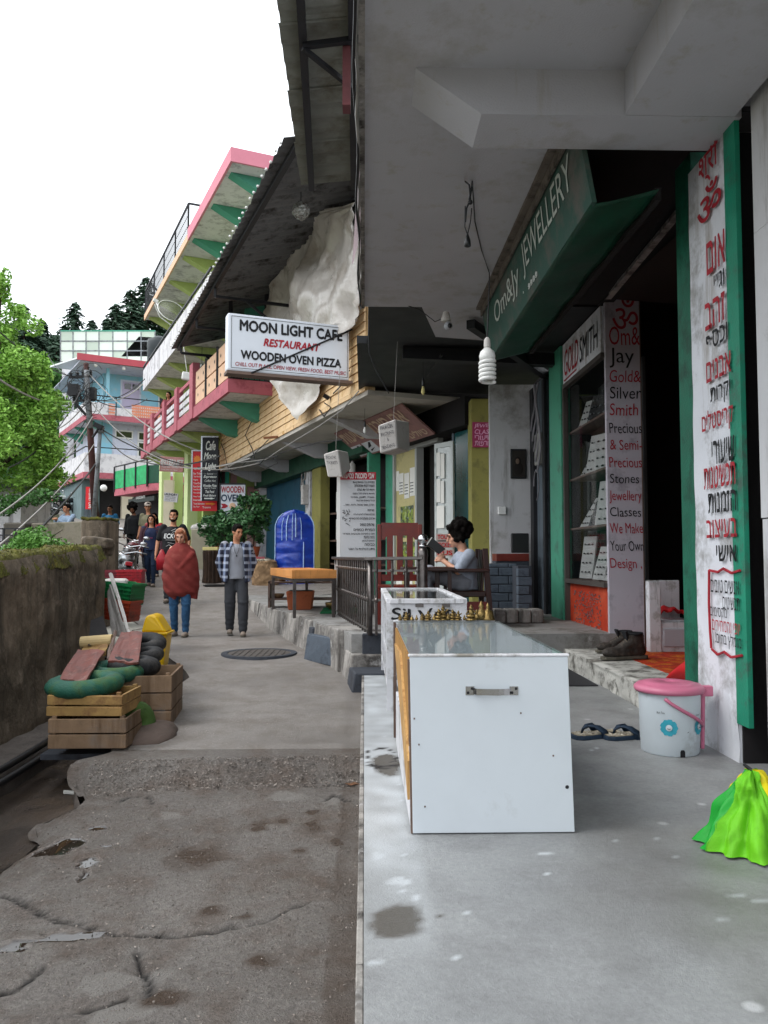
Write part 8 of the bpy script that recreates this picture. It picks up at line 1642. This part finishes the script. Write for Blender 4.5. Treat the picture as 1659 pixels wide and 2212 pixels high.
def person(lab, loc, face, H_, J=None, skin='skin', top=None, bottom=None, hair=None, sleeve=.5, beard=False, build_=1.0, legs=True, headturn=(0, 0), shoes=True, vox=.012, group=None, fat=1.0, curlL=.5, toplen=.90, extra=None, smile=False, topvox=.016, handdir=None):
    s = H_ / 1.75; D_ = dict(pelvis=(0, 0, .95), chest=(0, 0, 1.28), neck=(0, .01, 1.46), head=(0, -.02, 1.63), hipL=(.09, 0, .93), hipR=(-.09, 0, .93), kneeL=(.10, -.02, .50), kneeR=(-.10, -.02, .50), ankL=(.10, .02, .08), ankR=(-.10, .02, .08),
              shL=(.18, .0, 1.41), shR=(-.18, .0, 1.41), elL=(.25, .03, 1.13), elR=(-.25, .03, 1.13), wrL=(.25, -.06, .88), wrR=(-.25, -.06, .88))
    if J: D_.update(J)
    D_ = {k: V(v) for k, v in D_.items()}; loc = V(loc); Mt = Matrix.Translation(loc) @ Matrix.Rotation(R(face), 4, 'Z') @ Matrix.Scale(s, 4)
    t = thing('person', lab, 'person', loc, group); P = D_; HR = Euler((R(headturn[0]), 0, R(headturn[1]))).to_matrix(); hc = P['head']; hp = lambda x, y, z: hc + HR @ V((x, y, z))
    tors = []
    up_ = P['chest'] - P['pelvis']
    b = MB()
    # head: skull, jaw, brow, nose, cheeks, chin, ears, neck
    b.ball(hp(0, .012, .018), (.074, .092, .095), 18, 12, HR); b.ball(hp(0, -.022, -.05), (.056, .062, .066), 16, 10, HR); b.ball(hp(0, -.060, -.092), (.026, .022, .020), 10, 6, HR)
    for x in (-1, 1): b.ball(hp(x * .034, -.056, -.028), (.026, .022, .026), 10, 6, HR); b.ball(hp(x * .076, .012, -.015), (.010, .018, .030), 8, 6, HR)
    b.ball(hp(0, -.078, .022), (.050, .014, .012), 12, 6, HR); b.limb([hp(0, -.088, .008), hp(0, -.106, -.030)], [.009, .0135], 8); b.ball(hp(0, -.088, -.062), (.024, .010, .011), 10, 6, HR)
    b.limb([P['neck'] + V((0, .01, -.03)), hp(0, .02, -.05)], [.056, .050], 12)
    w_ = .155 * fat; dd = .105 * fat
    def ring(k, rx, ry): return (P['pelvis'].lerp(P['chest'], k) if k <= 1 else P['chest'].lerp(P['neck'], k - 1), rx, ry)
    def torso(m_, e=0, lo=-.12):
        L_ = [ring(lo, .150 * fat + e, .105 * fat + e), ring(.12, .152 * fat + e, .108 * fat + e), ring(.45, .135 * fat + e, .098 * fat + e), ring(.8, .155 * fat + e, .108 * fat + e), ring(1.15, .165 * fat + e, .110 * fat + e), ring(1.5, .150 + e, .092 + e), ring(1.78, .09 + e, .062 + e), ring(1.95, .05 + e, .048 + e)]
        return m_.loft(L_, 20)
    torso(b)
    for X in 'LR':
        b.limb([P['sh' + X], P['el' + X], P['wr' + X]], [.050, .040, .027], 12); b.ball(P['sh' + X], .056, 12, 8)
        sg = 1 if X == 'L' else -1; dr = (P['wr' + X] - P['el' + X]).normalized(); hd = V(handdir[X]) if handdir and X in handdir else dr
        hand(b, P['wr' + X], hd, V((-sg * .3, -1, .1)), V((-sg, 0, 0)), 1.0, curlL)
        if legs: b.limb([P['hip' + X], P['knee' + X], P['ank' + X]], [.080 * fat, .054, .036], 12); b.limb([P['ank' + X] + V((0, .02, -.03)), P['ank' + X] + V((0, -.13, -.045))], [.034, .028], 10)
    r = remeshed(b, vox, 1); r.xf(Mt).build('body', M[skin], t, smooth=True)
    # eyes, brows, lips
    for x in (-1, 1):
        MB().ball(hp(x * .031, -.079, .004), (.012, .006, .0065), 8, 6, HR).xf(Mt).build('eye', M['eye'], t, smooth=True)
        MB().tube([hp(x * .016, -.091, .020), hp(x * .032, -.090, .027), hp(x * .048, -.078, .022)], .0042, 5).xf(Mt).build('eyebrow', M['hair_dark'], t)
    MB().ball(hp(0, -.094, -.060), (.023 if not smile else .024, .008, .0055 if not smile else .004), 10, 6, HR).xf(Mt).build('mouth', M['lip'] if not smile else M['lamp_white'], t, smooth=True)
    # hair
    if hair:
        kind, hm = hair; b = MB()
        if kind == 'curly':
            rr = random.Random(3); b.ball(hp(0, .042, .045), (.118, .118, .115), 16, 12, HR)
            for i in range(60):
                d = V((rr.gauss(0, 1), rr.gauss(.5, 1), rr.gauss(.5, .9))).normalized(); q = V((d.x * .13, .042 + d.y * .13, .045 + d.z * .125))
                if q.y < -.055 and q.z < .075: continue
                b.ball(hp(*q), rr.uniform(.022, .038), 8, 6)
            fold = lambda p: .006 * mn.noise(p * 60); vx = .009
        else:
            b.ball(hp(0, .024, .030), (.084, .094, .096), 18, 12, HR); b.ball(hp(0, -.035, .088), (.058, .045, .032), 12, 8, HR)
            if kind == 'tied':
                b.ball(hp(0, .075, .0), (.055, .05, .06), 12, 8, HR)
                for x in (-1, 1): b.limb([hp(x * .068, -.01, .05), hp(x * .082, .01, -.03), hp(x * .075, .03, -.11), P['neck'] + V((x * .07, .02, -.06))], [.022, .026, .026, .02], 8)
            if kind == 'long':
                for x in (-1, 0, 1): b.limb([hp(x * .066, .03 + (.04 if x == 0 else 0), .03), hp(x * .08, .045, -.10), P['neck'] + V((x * .09, .05, -.12))], [.035, .04, .03], 8)
            fold = lambda p: .004 * mn.noise(V((p.x * 90, p.y * 60, p.z * 14))); vx = .010
        remeshed(b, vx, 1, fold).xf(Mt).build('hair', hm, t, smooth=True)
    if beard:
        b = MB(); b.ball(hp(0, -.042, -.092), (.048, .044, .032), 14, 10, HR)
        for x in (-1, 1): b.limb([hp(x * .056, -.030, -.068), hp(x * .070, .0, -.02)], [.022, .012], 8)
        b.tube([hp(-.026, -.090, -.056), hp(0, -.100, -.047), hp(.026, -.090, -.056)], .006, 6); remeshed(b, .008, 1, lambda p: .003 * mn.noise(p * 80)).xf(Mt).build('beard', M['hair_dark'], t, smooth=True)
    # shirt
    if top:
        m_, tm = top; b = MB(); L_ = [ring(toplen - 1.06, .165 * fat + .012, .118 * fat + .012)] if 0 else []
        lo = -.22
        b.loft([ring(lo, .160 * fat + .016, .115 * fat + .018), ring(.1, .160 * fat + .013, .115 * fat + .014), ring(.45, .150 * fat + .012, .108 * fat + .013), ring(.8, .163 * fat + .012, .116 * fat + .013), ring(1.15, .172 * fat + .012, .118 * fat + .012), ring(1.5, .160 + .012, .100 + .012), ring(1.74, .098 + .012, .070 + .01), ring(1.84, .072, .064)], 22)
        for X in 'LR':
            a, e_, w2 = P['sh' + X], P['el' + X], P['wr' + X]
            if sleeve <= .5: q = a.lerp(e_, sleeve * 2); b.limb([a, a.lerp(q, .5), q], [.068, .066, .062], 14)
            else: q = e_.lerp(w2, (sleeve - .5) * 2); b.limb([a, e_, q], [.068, .054, .042], 14)
        fold = lambda p: .007 * mn.noise(V((p.x * 9, p.y * 9, p.z * 5))) + .004 * mn.noise(V((p.x * 22, p.y * 22, p.z * 12))) + .003 * math.sin((p.z + p.x * .6) * 40) * max(0, mn.noise(p * 5))
        remeshed(b, topvox, 1, fold).xf(Mt).build(m_, tm, t, smooth=True)
    if bottom and legs:
        m_, bm_, wide = bottom; b = MB(); b.loft([ring(-.22, .150 * fat + .01, .112 * fat + .01), ring(.0, .158 * fat + .006, .116 * fat + .006), ring(.14, .156 * fat + .004, .112 * fat + .004)], 20)
        for X in 'LR': b.limb([P['hip' + X] - V((0, 0, .02)), P['knee' + X], P['knee' + X].lerp(P['ank' + X], .55), P['ank' + X] + V((0, 0, .0))], [.098 * fat, .062 + wide, .052 + wide, .043 + wide * .8], 14)
        fold = lambda p: .005 * mn.noise(V((p.x * 14, p.y * 14, p.z * 9))) + .004 * math.sin(p.z * 60 + p.x * 20) * max(0, mn.noise(p * 6) + .1) + (.004 * math.sin(p.z * 75) if p.z < .25 or .45 < p.z < .56 else 0)
        remeshed(b, topvox, 1, fold).xf(Mt).build(m_, bm_, t, smooth=True)
    if shoes and legs:
        for X in 'LR':
            a = P['ank' + X]; z = a.z - .08; b = MB(); b.ball(a + V((0, -.10, -.045)), (.046, .062, .036), 14, 8); b.ball(a + V((0, -.02, -.042)), (.042, .085, .042), 14, 8); b.ball(a + V((0, .045, -.04)), (.038, .04, .04), 12, 8); sh = remeshed(b, .010, 1).xf(Mt).build('shoe', shoes if not isinstance(shoes, bool) else M['shoe'], t, smooth=True)
            MB().poly([a + V((x, y, -.08)) for x, y in ((-.036, .08), (.036, .08), (.045, -.06), (.04, -.15), (.0, -.17), (-.04, -.15), (-.045, -.06))], (0, 0, .016)).xf(Mt).build('sole', M['boot_sole'], sh)
    if extra: extra(t, Mt, P, hp)
    return t
def stand(u, v, Y=None, z=None):
    p = at(u, v, Y=Y); return V((p.x, p.y, prof(p.y) + .01 if z is None else z))
# woman in the red brown shawl
def shawl(t, Mt, P, hp):
    b = MB(); b.loft([(V((.0, 0, .64)), .20, .15), (V((.01, 0, .70)), .27, .20), (V((0, 0, .90)), .30, .21), (V((0, -.01, 1.10)), .285, .20), (V((0, -.01, 1.28)), .255, .17), (V((0, 0, 1.38)), .215, .145), (V((0, .0, 1.45)), .14, .11), (V((0, .01, 1.50)), .08, .085)], 30)
    b.poly([V((-.28, -.05, .95)), V((.02, -.12, .95)), V((-.05, -.12, .60)), V((-.16, -.06, .56))], (0, .12, 0)); b.poly([V((.02, -.1, .9)), V((.29, -.04, .9)), V((.26, -.05, .58)), V((.18, -.1, .60))], (0, .12, 0))
    b.limb([V((.20, -.1, 1.32)), V((.05, -.18, 1.12)), V((-.10, -.16, .98))], [.05, .045, .04], 10)
    f = lambda p: .013 * math.sin((p.x * 1.0 + p.z * 1.1) * 34 + 2 * mn.noise(p * 3)) * min(1, max(0, 1.42 - p.z) * 4) * (.6 if p.y < 0 else .3) + .010 * mn.noise(p * 8)
    remeshed(b, .016, 1, f).xf(Mt).build('shawl', M['shawl'], t, smooth=True)
    MB().tube([hp(.072 * math.cos(a), -.02 + .02 * math.sin(a), .07 + .052 * math.sin(a)) for a in [k * math.pi / 10 for k in range(11)]], .006, 6).xf(Mt).build('hair_band', M['hotel_cream'], t)
person('woman with reddish hair wrapped in a rust red shawl over blue jeans', stand(389, 1375, Y=11.9), 0, 1.60, J=dict(head=(0, -.05, 1.61), ankL=(.10, -.06, .08), kneeL=(.105, -.09, .5), ankR=(-.11, .10, .08), kneeR=(-.105, -.02, .5), elL=(.19, .0, 1.14), elR=(-.19, .0, 1.14), wrL=(.02, -.09, 1.08), wrR=(-.02, -.09, 1.12), shL=(.14, 0, 1.39), shR=(-.14, 0, 1.39)), skin='skin_pale', bottom=('jeans', M['jeans'], .012), hair=('tied', M['hair_red']), headturn=(24, 0), extra=shawl, fat=1.08)
# man in the open plaid shirt
def openshirt(mt, rad=1.0, z0=.82, z1=1.44, gap=34, sl=True):
    def f(t, Mt, P, hp):
        def g(u, v):
            a = R(-90 + gap + (360 - 2 * gap) * u); z = z0 + (z1 - z0) * v; k = 1 - max(0, (v - .80) / .2) ** 1.6 * .52; w_ = (.205 if v < .3 else .19 + .012 * math.sin(v * 5)) * rad * k + .03 * (1 - v) * (1 if u < .1 or u > .9 else .4)
            return V((math.cos(a) * w_ * (1 + .02 * math.sin(u * 40 + v * 9)), math.sin(a) * .145 * rad * k + .004 * math.sin(u * 50 + v * 16), z + .02 * math.sin(u * 9)))
        MB().grid(g, 44, 26).xf(Mt).build('open_shirt', mt, t, smooth=True, solid=.006)
        if sl:
            for X in 'LR':
                b = MB().limb([P['sh' + X] + V((0, 0, -.01)), P['el' + X], P['wr' + X].lerp(P['el' + X], .12)], [.072, .060, .048], 14); remeshed(b, .014, 1, lambda p: .006 * mn.noise(p * 14)).xf(Mt).build('shirt_sleeve', mt, t, smooth=True)
    return f
def ex_plaid(t, Mt, P, hp):
    openshirt(M['plaid'])(t, Mt, P, hp); MB().tube([V((-.05, -.10, 1.44)), V((-.03, -.132, 1.32)), V((0, -.136, 1.25)), V((.03, -.132, 1.32)), V((.05, -.10, 1.44))], .003, 5).ball((0, -.138, 1.24), .012, 8, 6).xf(Mt).build('necklace', M['iron'], t)
person('man in open blue plaid shirt over grey tee and dark trousers, looking aside', stand(509, 1362, Y=12.0), 10, 1.66, J=dict(head=(.015, -.04, 1.62), ankL=(.11, -.12, .08), kneeL=(.11, -.12, .5), ankR=(-.09, .10, .10), kneeR=(-.09, .0, .5), elL=(.27, .06, 1.14), elR=(-.27, .06, 1.14), wrL=(.20, .10, .90), wrR=(-.20, .10, .90)), top=('tee', M['tee_grey']), bottom=('trousers', M['trousers_grey'], .026), hair=('short', M['hair_dark']), headturn=(14, 32), sleeve=.25, extra=ex_plaid, fat=.92)
# woman in navy top, smiling
def ex_navy(t, Mt, P, hp):
    openshirt(M['cardigan'], .98, .70, 1.44, 52)(t, Mt, P, hp)
    mb = MB(); write(mb, 'Love', V((0, -.142, 1.16)), (1, 0, 0), upz, .13, .045, bold=.01, shear=.4); mb.xf(Mt).build('lettering', M['sign_pink'], t, fix=False)
person('smiling woman in navy top and open dark cardigan walking by the motorcycles', stand(325, 1263, Y=18.2), 4, 1.62, J=dict(head=(0, -.02, 1.63), ankL=(.09, -.14, .08), kneeL=(.09, -.12, .5), ankR=(-.06, .14, .10), kneeR=(-.08, .0, .5)), skin='skin', top=('top', M['tee_navy']), bottom=('jeans', M['jeans_dark'], .004), hair=('tied', M['hair_dark']), smile=True, sleeve=.3, extra=ex_navy, fat=1.02)
# man in black printed tee
def ex_ecko(t, Mt, P, hp):
    mb = MB(); write(mb, 'ECKO', V((0, -.158, 1.20)), (1, 0, 0), (0, -.05, 1), .26, .085, bold=.03, shear=.2); mb.xf(Mt).build('lettering', M['lamp_white'], t, fix=False)
    b = MB()
    for p, q in (((.02, 1.31), (.10, 1.34)), ((.0, 1.34), (.09, 1.38)), ((-.10, 1.17), (.10, 1.165)), ((-.06, 1.12), (.06, 1.10)), ((-.09, 1.05), (-.03, 1.08)), ((-.03, 1.08), (.02, 1.04)), ((.02, 1.04), (.08, 1.07)), ((.10, 1.20), (.15, 1.34))): b.bar(V((p[0], -.160, p[1])), V((q[0], -.160, q[1])), .014, .004)
    b.xf(Mt).build('print_stroke', M['lamp_white'], t)['kind'] = 'stuff'
person('bearded smiling man in black tee with bold white print', stand(372, 1290, Y=15.6), 0, 1.80, J=dict(head=(.01, -.02, 1.63), elL=(.29, .03, 1.14), elR=(-.29, .03, 1.14), wrL=(.30, -.07, .90), wrR=(-.30, -.07, .90)), skin='skin', top=('tee', M['tee_black']), bottom=('shorts', M['trousers_grey'], .02), hair=('short', M['hair_dark']), beard=True, smile=True, sleeve=.38, fat=1.22, extra=ex_ecko)
p = at(350, 1200, Y=15.4); tag(MB().loft([(p + V((0, 0, -.28)), .10, .05), (p + V((0, 0, -.05)), .11, .06), (p + V((0, 0, .03)), .06, .03), (p + V((0, 0, .12)), .02, .02)], 16).build('red_bag', M['red_plastic'], smooth=True), 'red carrier bag hanging at the side of the man in black', 'bag')
def ex_cap(t, Mt, P, hp):
    b = MB(); b.ball(hp(0, .012, .062), (.088, .100, .072), 18, 10); c = remeshed(b, .012, 2).xf(Mt).build('cap', M['paper'] if 0 else mat('cap_beige', 'a89c92', .85, .1, 8, .2, 100), t, smooth=True)
    MB().grid(lambda u, v: hp(-.06 + .12 * u, -.07 - .085 * v * math.sin(math.pi * (.2 + .6 * u)), .058 - .02 * v), 8, 5).xf(Mt).build('cap_peak', bpy.data.materials['cap_beige'], t, smooth=True, solid=.006)
person('man in beige cap and khaki tee behind the smiling woman', stand(318, 1240, Y=21), -22, 1.78, skin='skin', top=('tee', M['tee_olive']), bottom=('trousers', M['trousers_grey'], .01), hair=('short', M['hair_dark']), headturn=(5, 35), sleeve=.4, extra=ex_cap, fat=1.15)
person('person in red top half hidden behind the smiling woman', stand(331, 1250, Y=19.8), 0, 1.58, skin='skin', top=('red_top', M['red_plastic']), bottom=('trousers', M['jeans_dark'], .0), hair=('long', M['hair_dark']), sleeve=.6, fat=1.0)
person('bearded man in dark clothes looking down beside the parked motorcycles', stand(287, 1215, Y=22.5), -15, 1.72, J=dict(head=(0, -.07, 1.61)), skin='skin_dark', top=('dark_jacket', M['tee_black']), bottom=('trousers', M['tee_black'], .02), hair=('curly', M['hair_dark']), beard=True, headturn=(30, 20), sleeve=.95, fat=1.15)
person('man in bright blue shirt standing behind the grey low wall', V((at(237, 1130, Y=24.5).x, 24.5, at(237, 1092, Y=24.5).z - 1.66)), 0, 1.68, skin='skin_dark', top=('blue_shirt', M['tee_blue']), bottom=('trousers', M['jeans_dark'], .0), hair=('short', M['hair_dark']), sleeve=.45, headturn=(12, 0), fat=1.1)
q = at(150, 1100, Y=20)
person('person in pale blue jacket sitting on the low wall far left', V((q.x, 20, at(150, 1089, Y=20).z - 1.30)), -30, 1.70, J=dict(hipL=(.09, 0, .55), hipR=(-.09, 0, .55), pelvis=(0, 0, .55), chest=(0, -.04, .90), neck=(0, -.05, 1.07), head=(0, -.09, 1.22), kneeL=(.14, -.42, .60), kneeR=(-.14, -.42, .60), ankL=(.14, -.42, .12), ankR=(-.14, -.42, .12), shL=(.18, -.03, 1.02), shR=(-.18, -.03, 1.02), elL=(.22, -.25, .80), elR=(-.22, -.25, .80), wrL=(.05, -.38, .92), wrR=(-.05, -.38, .92)), skin='skin', top=('jacket', mat('jacket_pale', '8fa2b8', .85, .1, 8, .2, 100)), bottom=('trousers', M['tee_slate'], .0), hair=('short', M['hair_dark']), sleeve=.95)
q = atH(368, 868, .2)
person('dark haired woman leaning on the red hotel balcony', V((q.x, q.y, 3.96)), -20, 1.60, J=dict(head=(.02, -.16, 1.52), neck=(0, -.12, 1.36), chest=(0, -.06, 1.2), elL=(.26, -.22, 1.10), elR=(-.22, -.22, 1.10), wrL=(.05, -.34, 1.04), wrR=(-.02, -.34, 1.04), shL=(.18, -.10, 1.32), shR=(-.18, -.10, 1.32)), skin='skin', top=('maroon_top', M['shawl']), bottom=('trousers', M['jeans_dark'], .0), hair=('long', M['hair_dark']), sleeve=.9)
# seated man reading, in profile towards the street (facing -X)
YR = 9.33; k = YR / 1726; fx = lambda u: at(u, 1200, Y=YR).x; fz = lambda v: at(1000, v, Y=YR).z
base = V((fx(1008), YR, -.40)); s_r = 1.92 / 1.75
def jl(u, v, side=0): # joint from picture place on the man's own plane; local x is across, local y is forward-back
    return ((side), (fx(u) - base.x) / s_r, (fz(v) - base.z) / s_r)
def ex_read(t, Mt, P, hp):
    w_ = P['wrL']; MB().tube([w_ + V((.035 * math.cos(a), 0, .035 * math.sin(a))) + V((0, .03, -.012)) for a in [j * math.pi / 6 for j in range(13)]], .011, 6).xf(Mt).build('bracelet', M['bark'], t)
rm = person('curly haired man in grey tee reading a book in the armchair', base, -90, 1.92, J=dict(pelvis=jl(1003, 1262), hipL=jl(998, 1255, .10), hipR=jl(998, 1255, -.10), chest=jl(1005, 1212), neck=jl(1000, 1186), head=jl(986, 1158), kneeL=jl(925, 1236, .13), kneeR=jl(930, 1243, -.12), ankL=jl(915, 1318, .13), ankR=jl(925, 1322, -.12),
    shL=jl(1008, 1199, .17), shR=jl(1003, 1199, -.17), elL=jl(984, 1233, .22), elR=jl(978, 1230, -.2), wrL=jl(958, 1212, .06), wrR=jl(960, 1208, -.06)), skin='skin_pale', top=('tee', M['tee_slate']), bottom=('trousers', M['tee_grey'], .02), hair=('curly', M['hair_dark']), headturn=(14, 0), sleeve=.42, vox=.008, topvox=.012, extra=ex_read, fat=1.05, shoes=False, curlL=.8, beard=False)
t = thing('book', 'dark covered paperback held open by the reading man', 'book', at(944, 1196, Y=YR)); 
bc = [at(932, 1162, Y=YR), at(921, 1178, Y=YR), at(946, 1197, Y=YR), at(961, 1186, Y=YR)]
for s_, e, nm, m_ in ((1, .0, 'cover', M['black_plastic']), (1, .012, 'pages', M['paper'])):
    b = MB(); off = V((0, -.10 + e * 2, 0)); d_ = V((0, .20, 0)); P_ = [p + off + V((-.004 if nm == 'pages' else 0, 0, .008 if nm == 'pages' else 0)) for p in bc]
    if nm == 'cover': b.poly(P_, (0, .012, 0)); b.poly([P_[1] , P_[2], P_[2] + V((-.02, .16, .02)), P_[1] + V((-.02, .16, .02))], (0, 0, .006))
    else: b.poly([p + V((0, .016, 0)) for p in P_], (0, .02, 0))
    b.build(nm, m_, t)
# ================= motorcycles =================
def bike(c, ang, lab, paint, plate=False, name='motorcycle'):
    t = thing(name, lab, 'motorcycle', c, 'motorcycles parked along the road'); Mt = Matrix.Translation(c) @ Matrix.Rotation(R(ang), 4, 'Z') @ Matrix.Rotation(R(8), 4, 'X')
    def wheel(x):
        b = MB(); n = 28; prf = [(.30 + .045 * math.cos(a), .045 * math.sin(a)) for a in [k * math.pi / 5 for k in range(10)]]; Mx = Euler((R(90), 0, 0)).to_matrix(); vs = []
        for r_, h in prf:
            for k in range(n): a = 2 * math.pi * k / n; vs.append(V((x, 0, .33)) + Mx @ V((r_ * math.cos(a), r_ * math.sin(a), h)))
        b.add(vs, [(i * n + k, i * n + (k + 1) % n, ((i + 1) % 10) * n + (k + 1) % n, ((i + 1) % 10) * n + k) for i in range(10) for k in range(n)]); wo = b.xf(Mt).build('wheel', M['tyre'], t, smooth=True)
        MB().lathe((x, 0, .33), [(.26, -.012), (.26, .012), (.235, .012), (.235, -.012)], 28, Mx).xf(Mt).build('rim', M['chrome'], wo)
        for k in range(6): a = k * math.pi / 3; MB().bar((x, 0, .33), (x + .24 * math.cos(a), 0, .33 + .24 * math.sin(a)), .025, .02).xf(Mt).build('spoke', M['iron'], wo)
    wheel(-.65); wheel(.65)
    B = lambda nm, b, m_, **kw: b.xf(Mt).build(nm, m_, t, **kw)
    b = MB(); b.ball((.16, 0, .84), (.27, .14, .13), 18, 12); b.ball((.28, 0, .88), (.16, .13, .10), 14, 10); B('fuel_tank', remeshed(b, .02, 2), paint, smooth=True)
    B('seat', MB().loft([(V((-.28, 0, .80)), .34, .12), (V((-.28, 0, .86)), .36, .13), (V((-.30, 0, .90)), .32, .11)], 20), M['black_plastic'], smooth=True)
    b = MB(); b.hexa([(-.66, -.09, .74), (-.2, -.13, .70), (-.2, .13, .70), (-.66, .09, .74), (-.72, -.07, .86), (-.2, -.12, .80), (-.2, .12, .80), (-.72, .07, .86)]); B('side_panel', b, paint, bevel=.02, seg=2)
    B('engine', MB().box(-.12, .28, -.14, .14, .30, .62).lathe((.10, 0, .55), [(.11, 0), (.13, .03), (.11, .06), (.13, .09), (.11, .12), (.10, .18)], 14), M['steel'], bevel=.02)
    B('exhaust', MB().tube([(.25, -.14, .38), (.1, -.17, .27), (-.2, -.18, .28), (-.75, -.19, .40)], [.025, .03, .05, .05], 12), M['chrome'], smooth=True)
    for y in (-.09, .09): B('fork', MB().tube([(.66, y, .33), (.42, y, .98)], .025, 8), M['chrome'])
    B('frame_tube', MB().tube([(.44, 0, .9), (.25, 0, .35), (-.15, 0, .32), (-.35, 0, .72)], .025, 8), M['iron'])
    B('handlebar', MB().tube([(.28, -.38, 1.04), (.36, -.22, 1.06), (.42, 0, 1.0), (.36, .22, 1.06), (.28, .38, 1.04)], .014, 8), M['chrome'])
    for y in (-.36, .36): B('grip', MB().tube([(.25, y * 1.1, 1.035), (.30, y * .85, 1.045)], .02, 8), M['black_plastic'])
    for y in (-.28, .28): B('mirror', MB().tube([(.36, y * .8, 1.06), (.34, y, 1.2)], .006, 6).ball((.34, y * 1.15, 1.23), (.015, .07, .04), 12, 8), M['chrome'], smooth=True)
    B('headlight', MB().ball((.56, 0, .94), (.08, .10, .10), 14, 10), M['chrome'], smooth=True)
    for x, nm in ((.65, 'front_mudguard'), (-.65, 'rear_mudguard')):
        b = MB(); n = 12; a0 = 20 if x > 0 else 50
        b.grid(lambda u, v: V((x + .40 * math.cos(R(a0 + 120 * u)), -.065 + .13 * v, .33 + .39 * math.sin(R(a0 + 120 * u)))), 12, 3); B(nm, b, paint, smooth=True, solid=.008)
    B('tail_light', MB().box(-.78, -.72, -.06, .06, .78, .85), M['red_plastic'], bevel=.01)
    B('carrier_rack', MB().tube([(-.5, -.16, .5), (-.75, -.17, .52), (-.75, -.17, .8), (-.45, -.15, .82)], .012, 6).tube([(-.6, -.16, .5), (-.62, -.16, .8)], .01, 6), M['chrome'])
    pl_ = MB().hexa([(-.93, -.13, .46), (-.93, .13, .46), (-.92, .13, .46), (-.92, -.13, .46), (-.88, -.13, .64), (-.88, .13, .64), (-.87, .13, .64), (-.87, -.13, .64)]); po = B('number_plate', pl_, M['lamp_white'], bevel=.003)
    if plate:
        for i, s_ in enumerate(('HP37A', '6181')): mb = MB(); write(mb, s_, V((-.89 - .02 * i, 0, .575 - i * .085)), (0, -1, 0), (.25, 0, 1), .20 if i == 0 else .16, .055, bold=.02, eps=.012); mb.xf(Mt).build('lettering', M['letter_black'], po, fix=False)
    B('number_holder', MB().bar((-.72, 0, .78), (-.89, 0, .62), .08, .015), M['black_plastic']); return t
g = lambda u, Y: V((at(u, 1200, Y=Y).x, Y, prof(Y) + .02))
bike(g(256, 14.9), 112, 'silver motorcycle with white number plate parked nearest along the dark wall', M['silver_paint'], True)
bk = mat('paint_black', '16171b', .3, .2, 6, .05, 60, spec=.6); bike(g(262, 16.6), 104, 'black motorcycle parked just beyond the silver one', bk); bike(g(272, 18.6), 100, 'dark red motorcycle parked third along the wall', mat('paint_maroon', '5a1a22', .35, .2, 6, .05, 60, spec=.6))
bike(V((at(128, 1100, Y=46).x, 46, hillz(-17, 46)[0] + .1)), 60, 'white scooter parked far up the road', M['lamp_white']); bike(V((at(142, 1100, Y=44).x, 44, hillz(-17, 44)[0] + .1)), 40, 'dark motorcycle right of the white scooter far up the road', bk); bike(V((at(92, 1100, Y=43).x, 43, hillz(-17, 43)[0] + .1)), 130, 'dark motorcycle standing alone far up the road at left', bk); bike(V((at(68, 1120, Y=34).x, 34, at(68, 1122, Y=34).z)), 100, 'dark motorcycle behind the vertical restaurant board', bk)
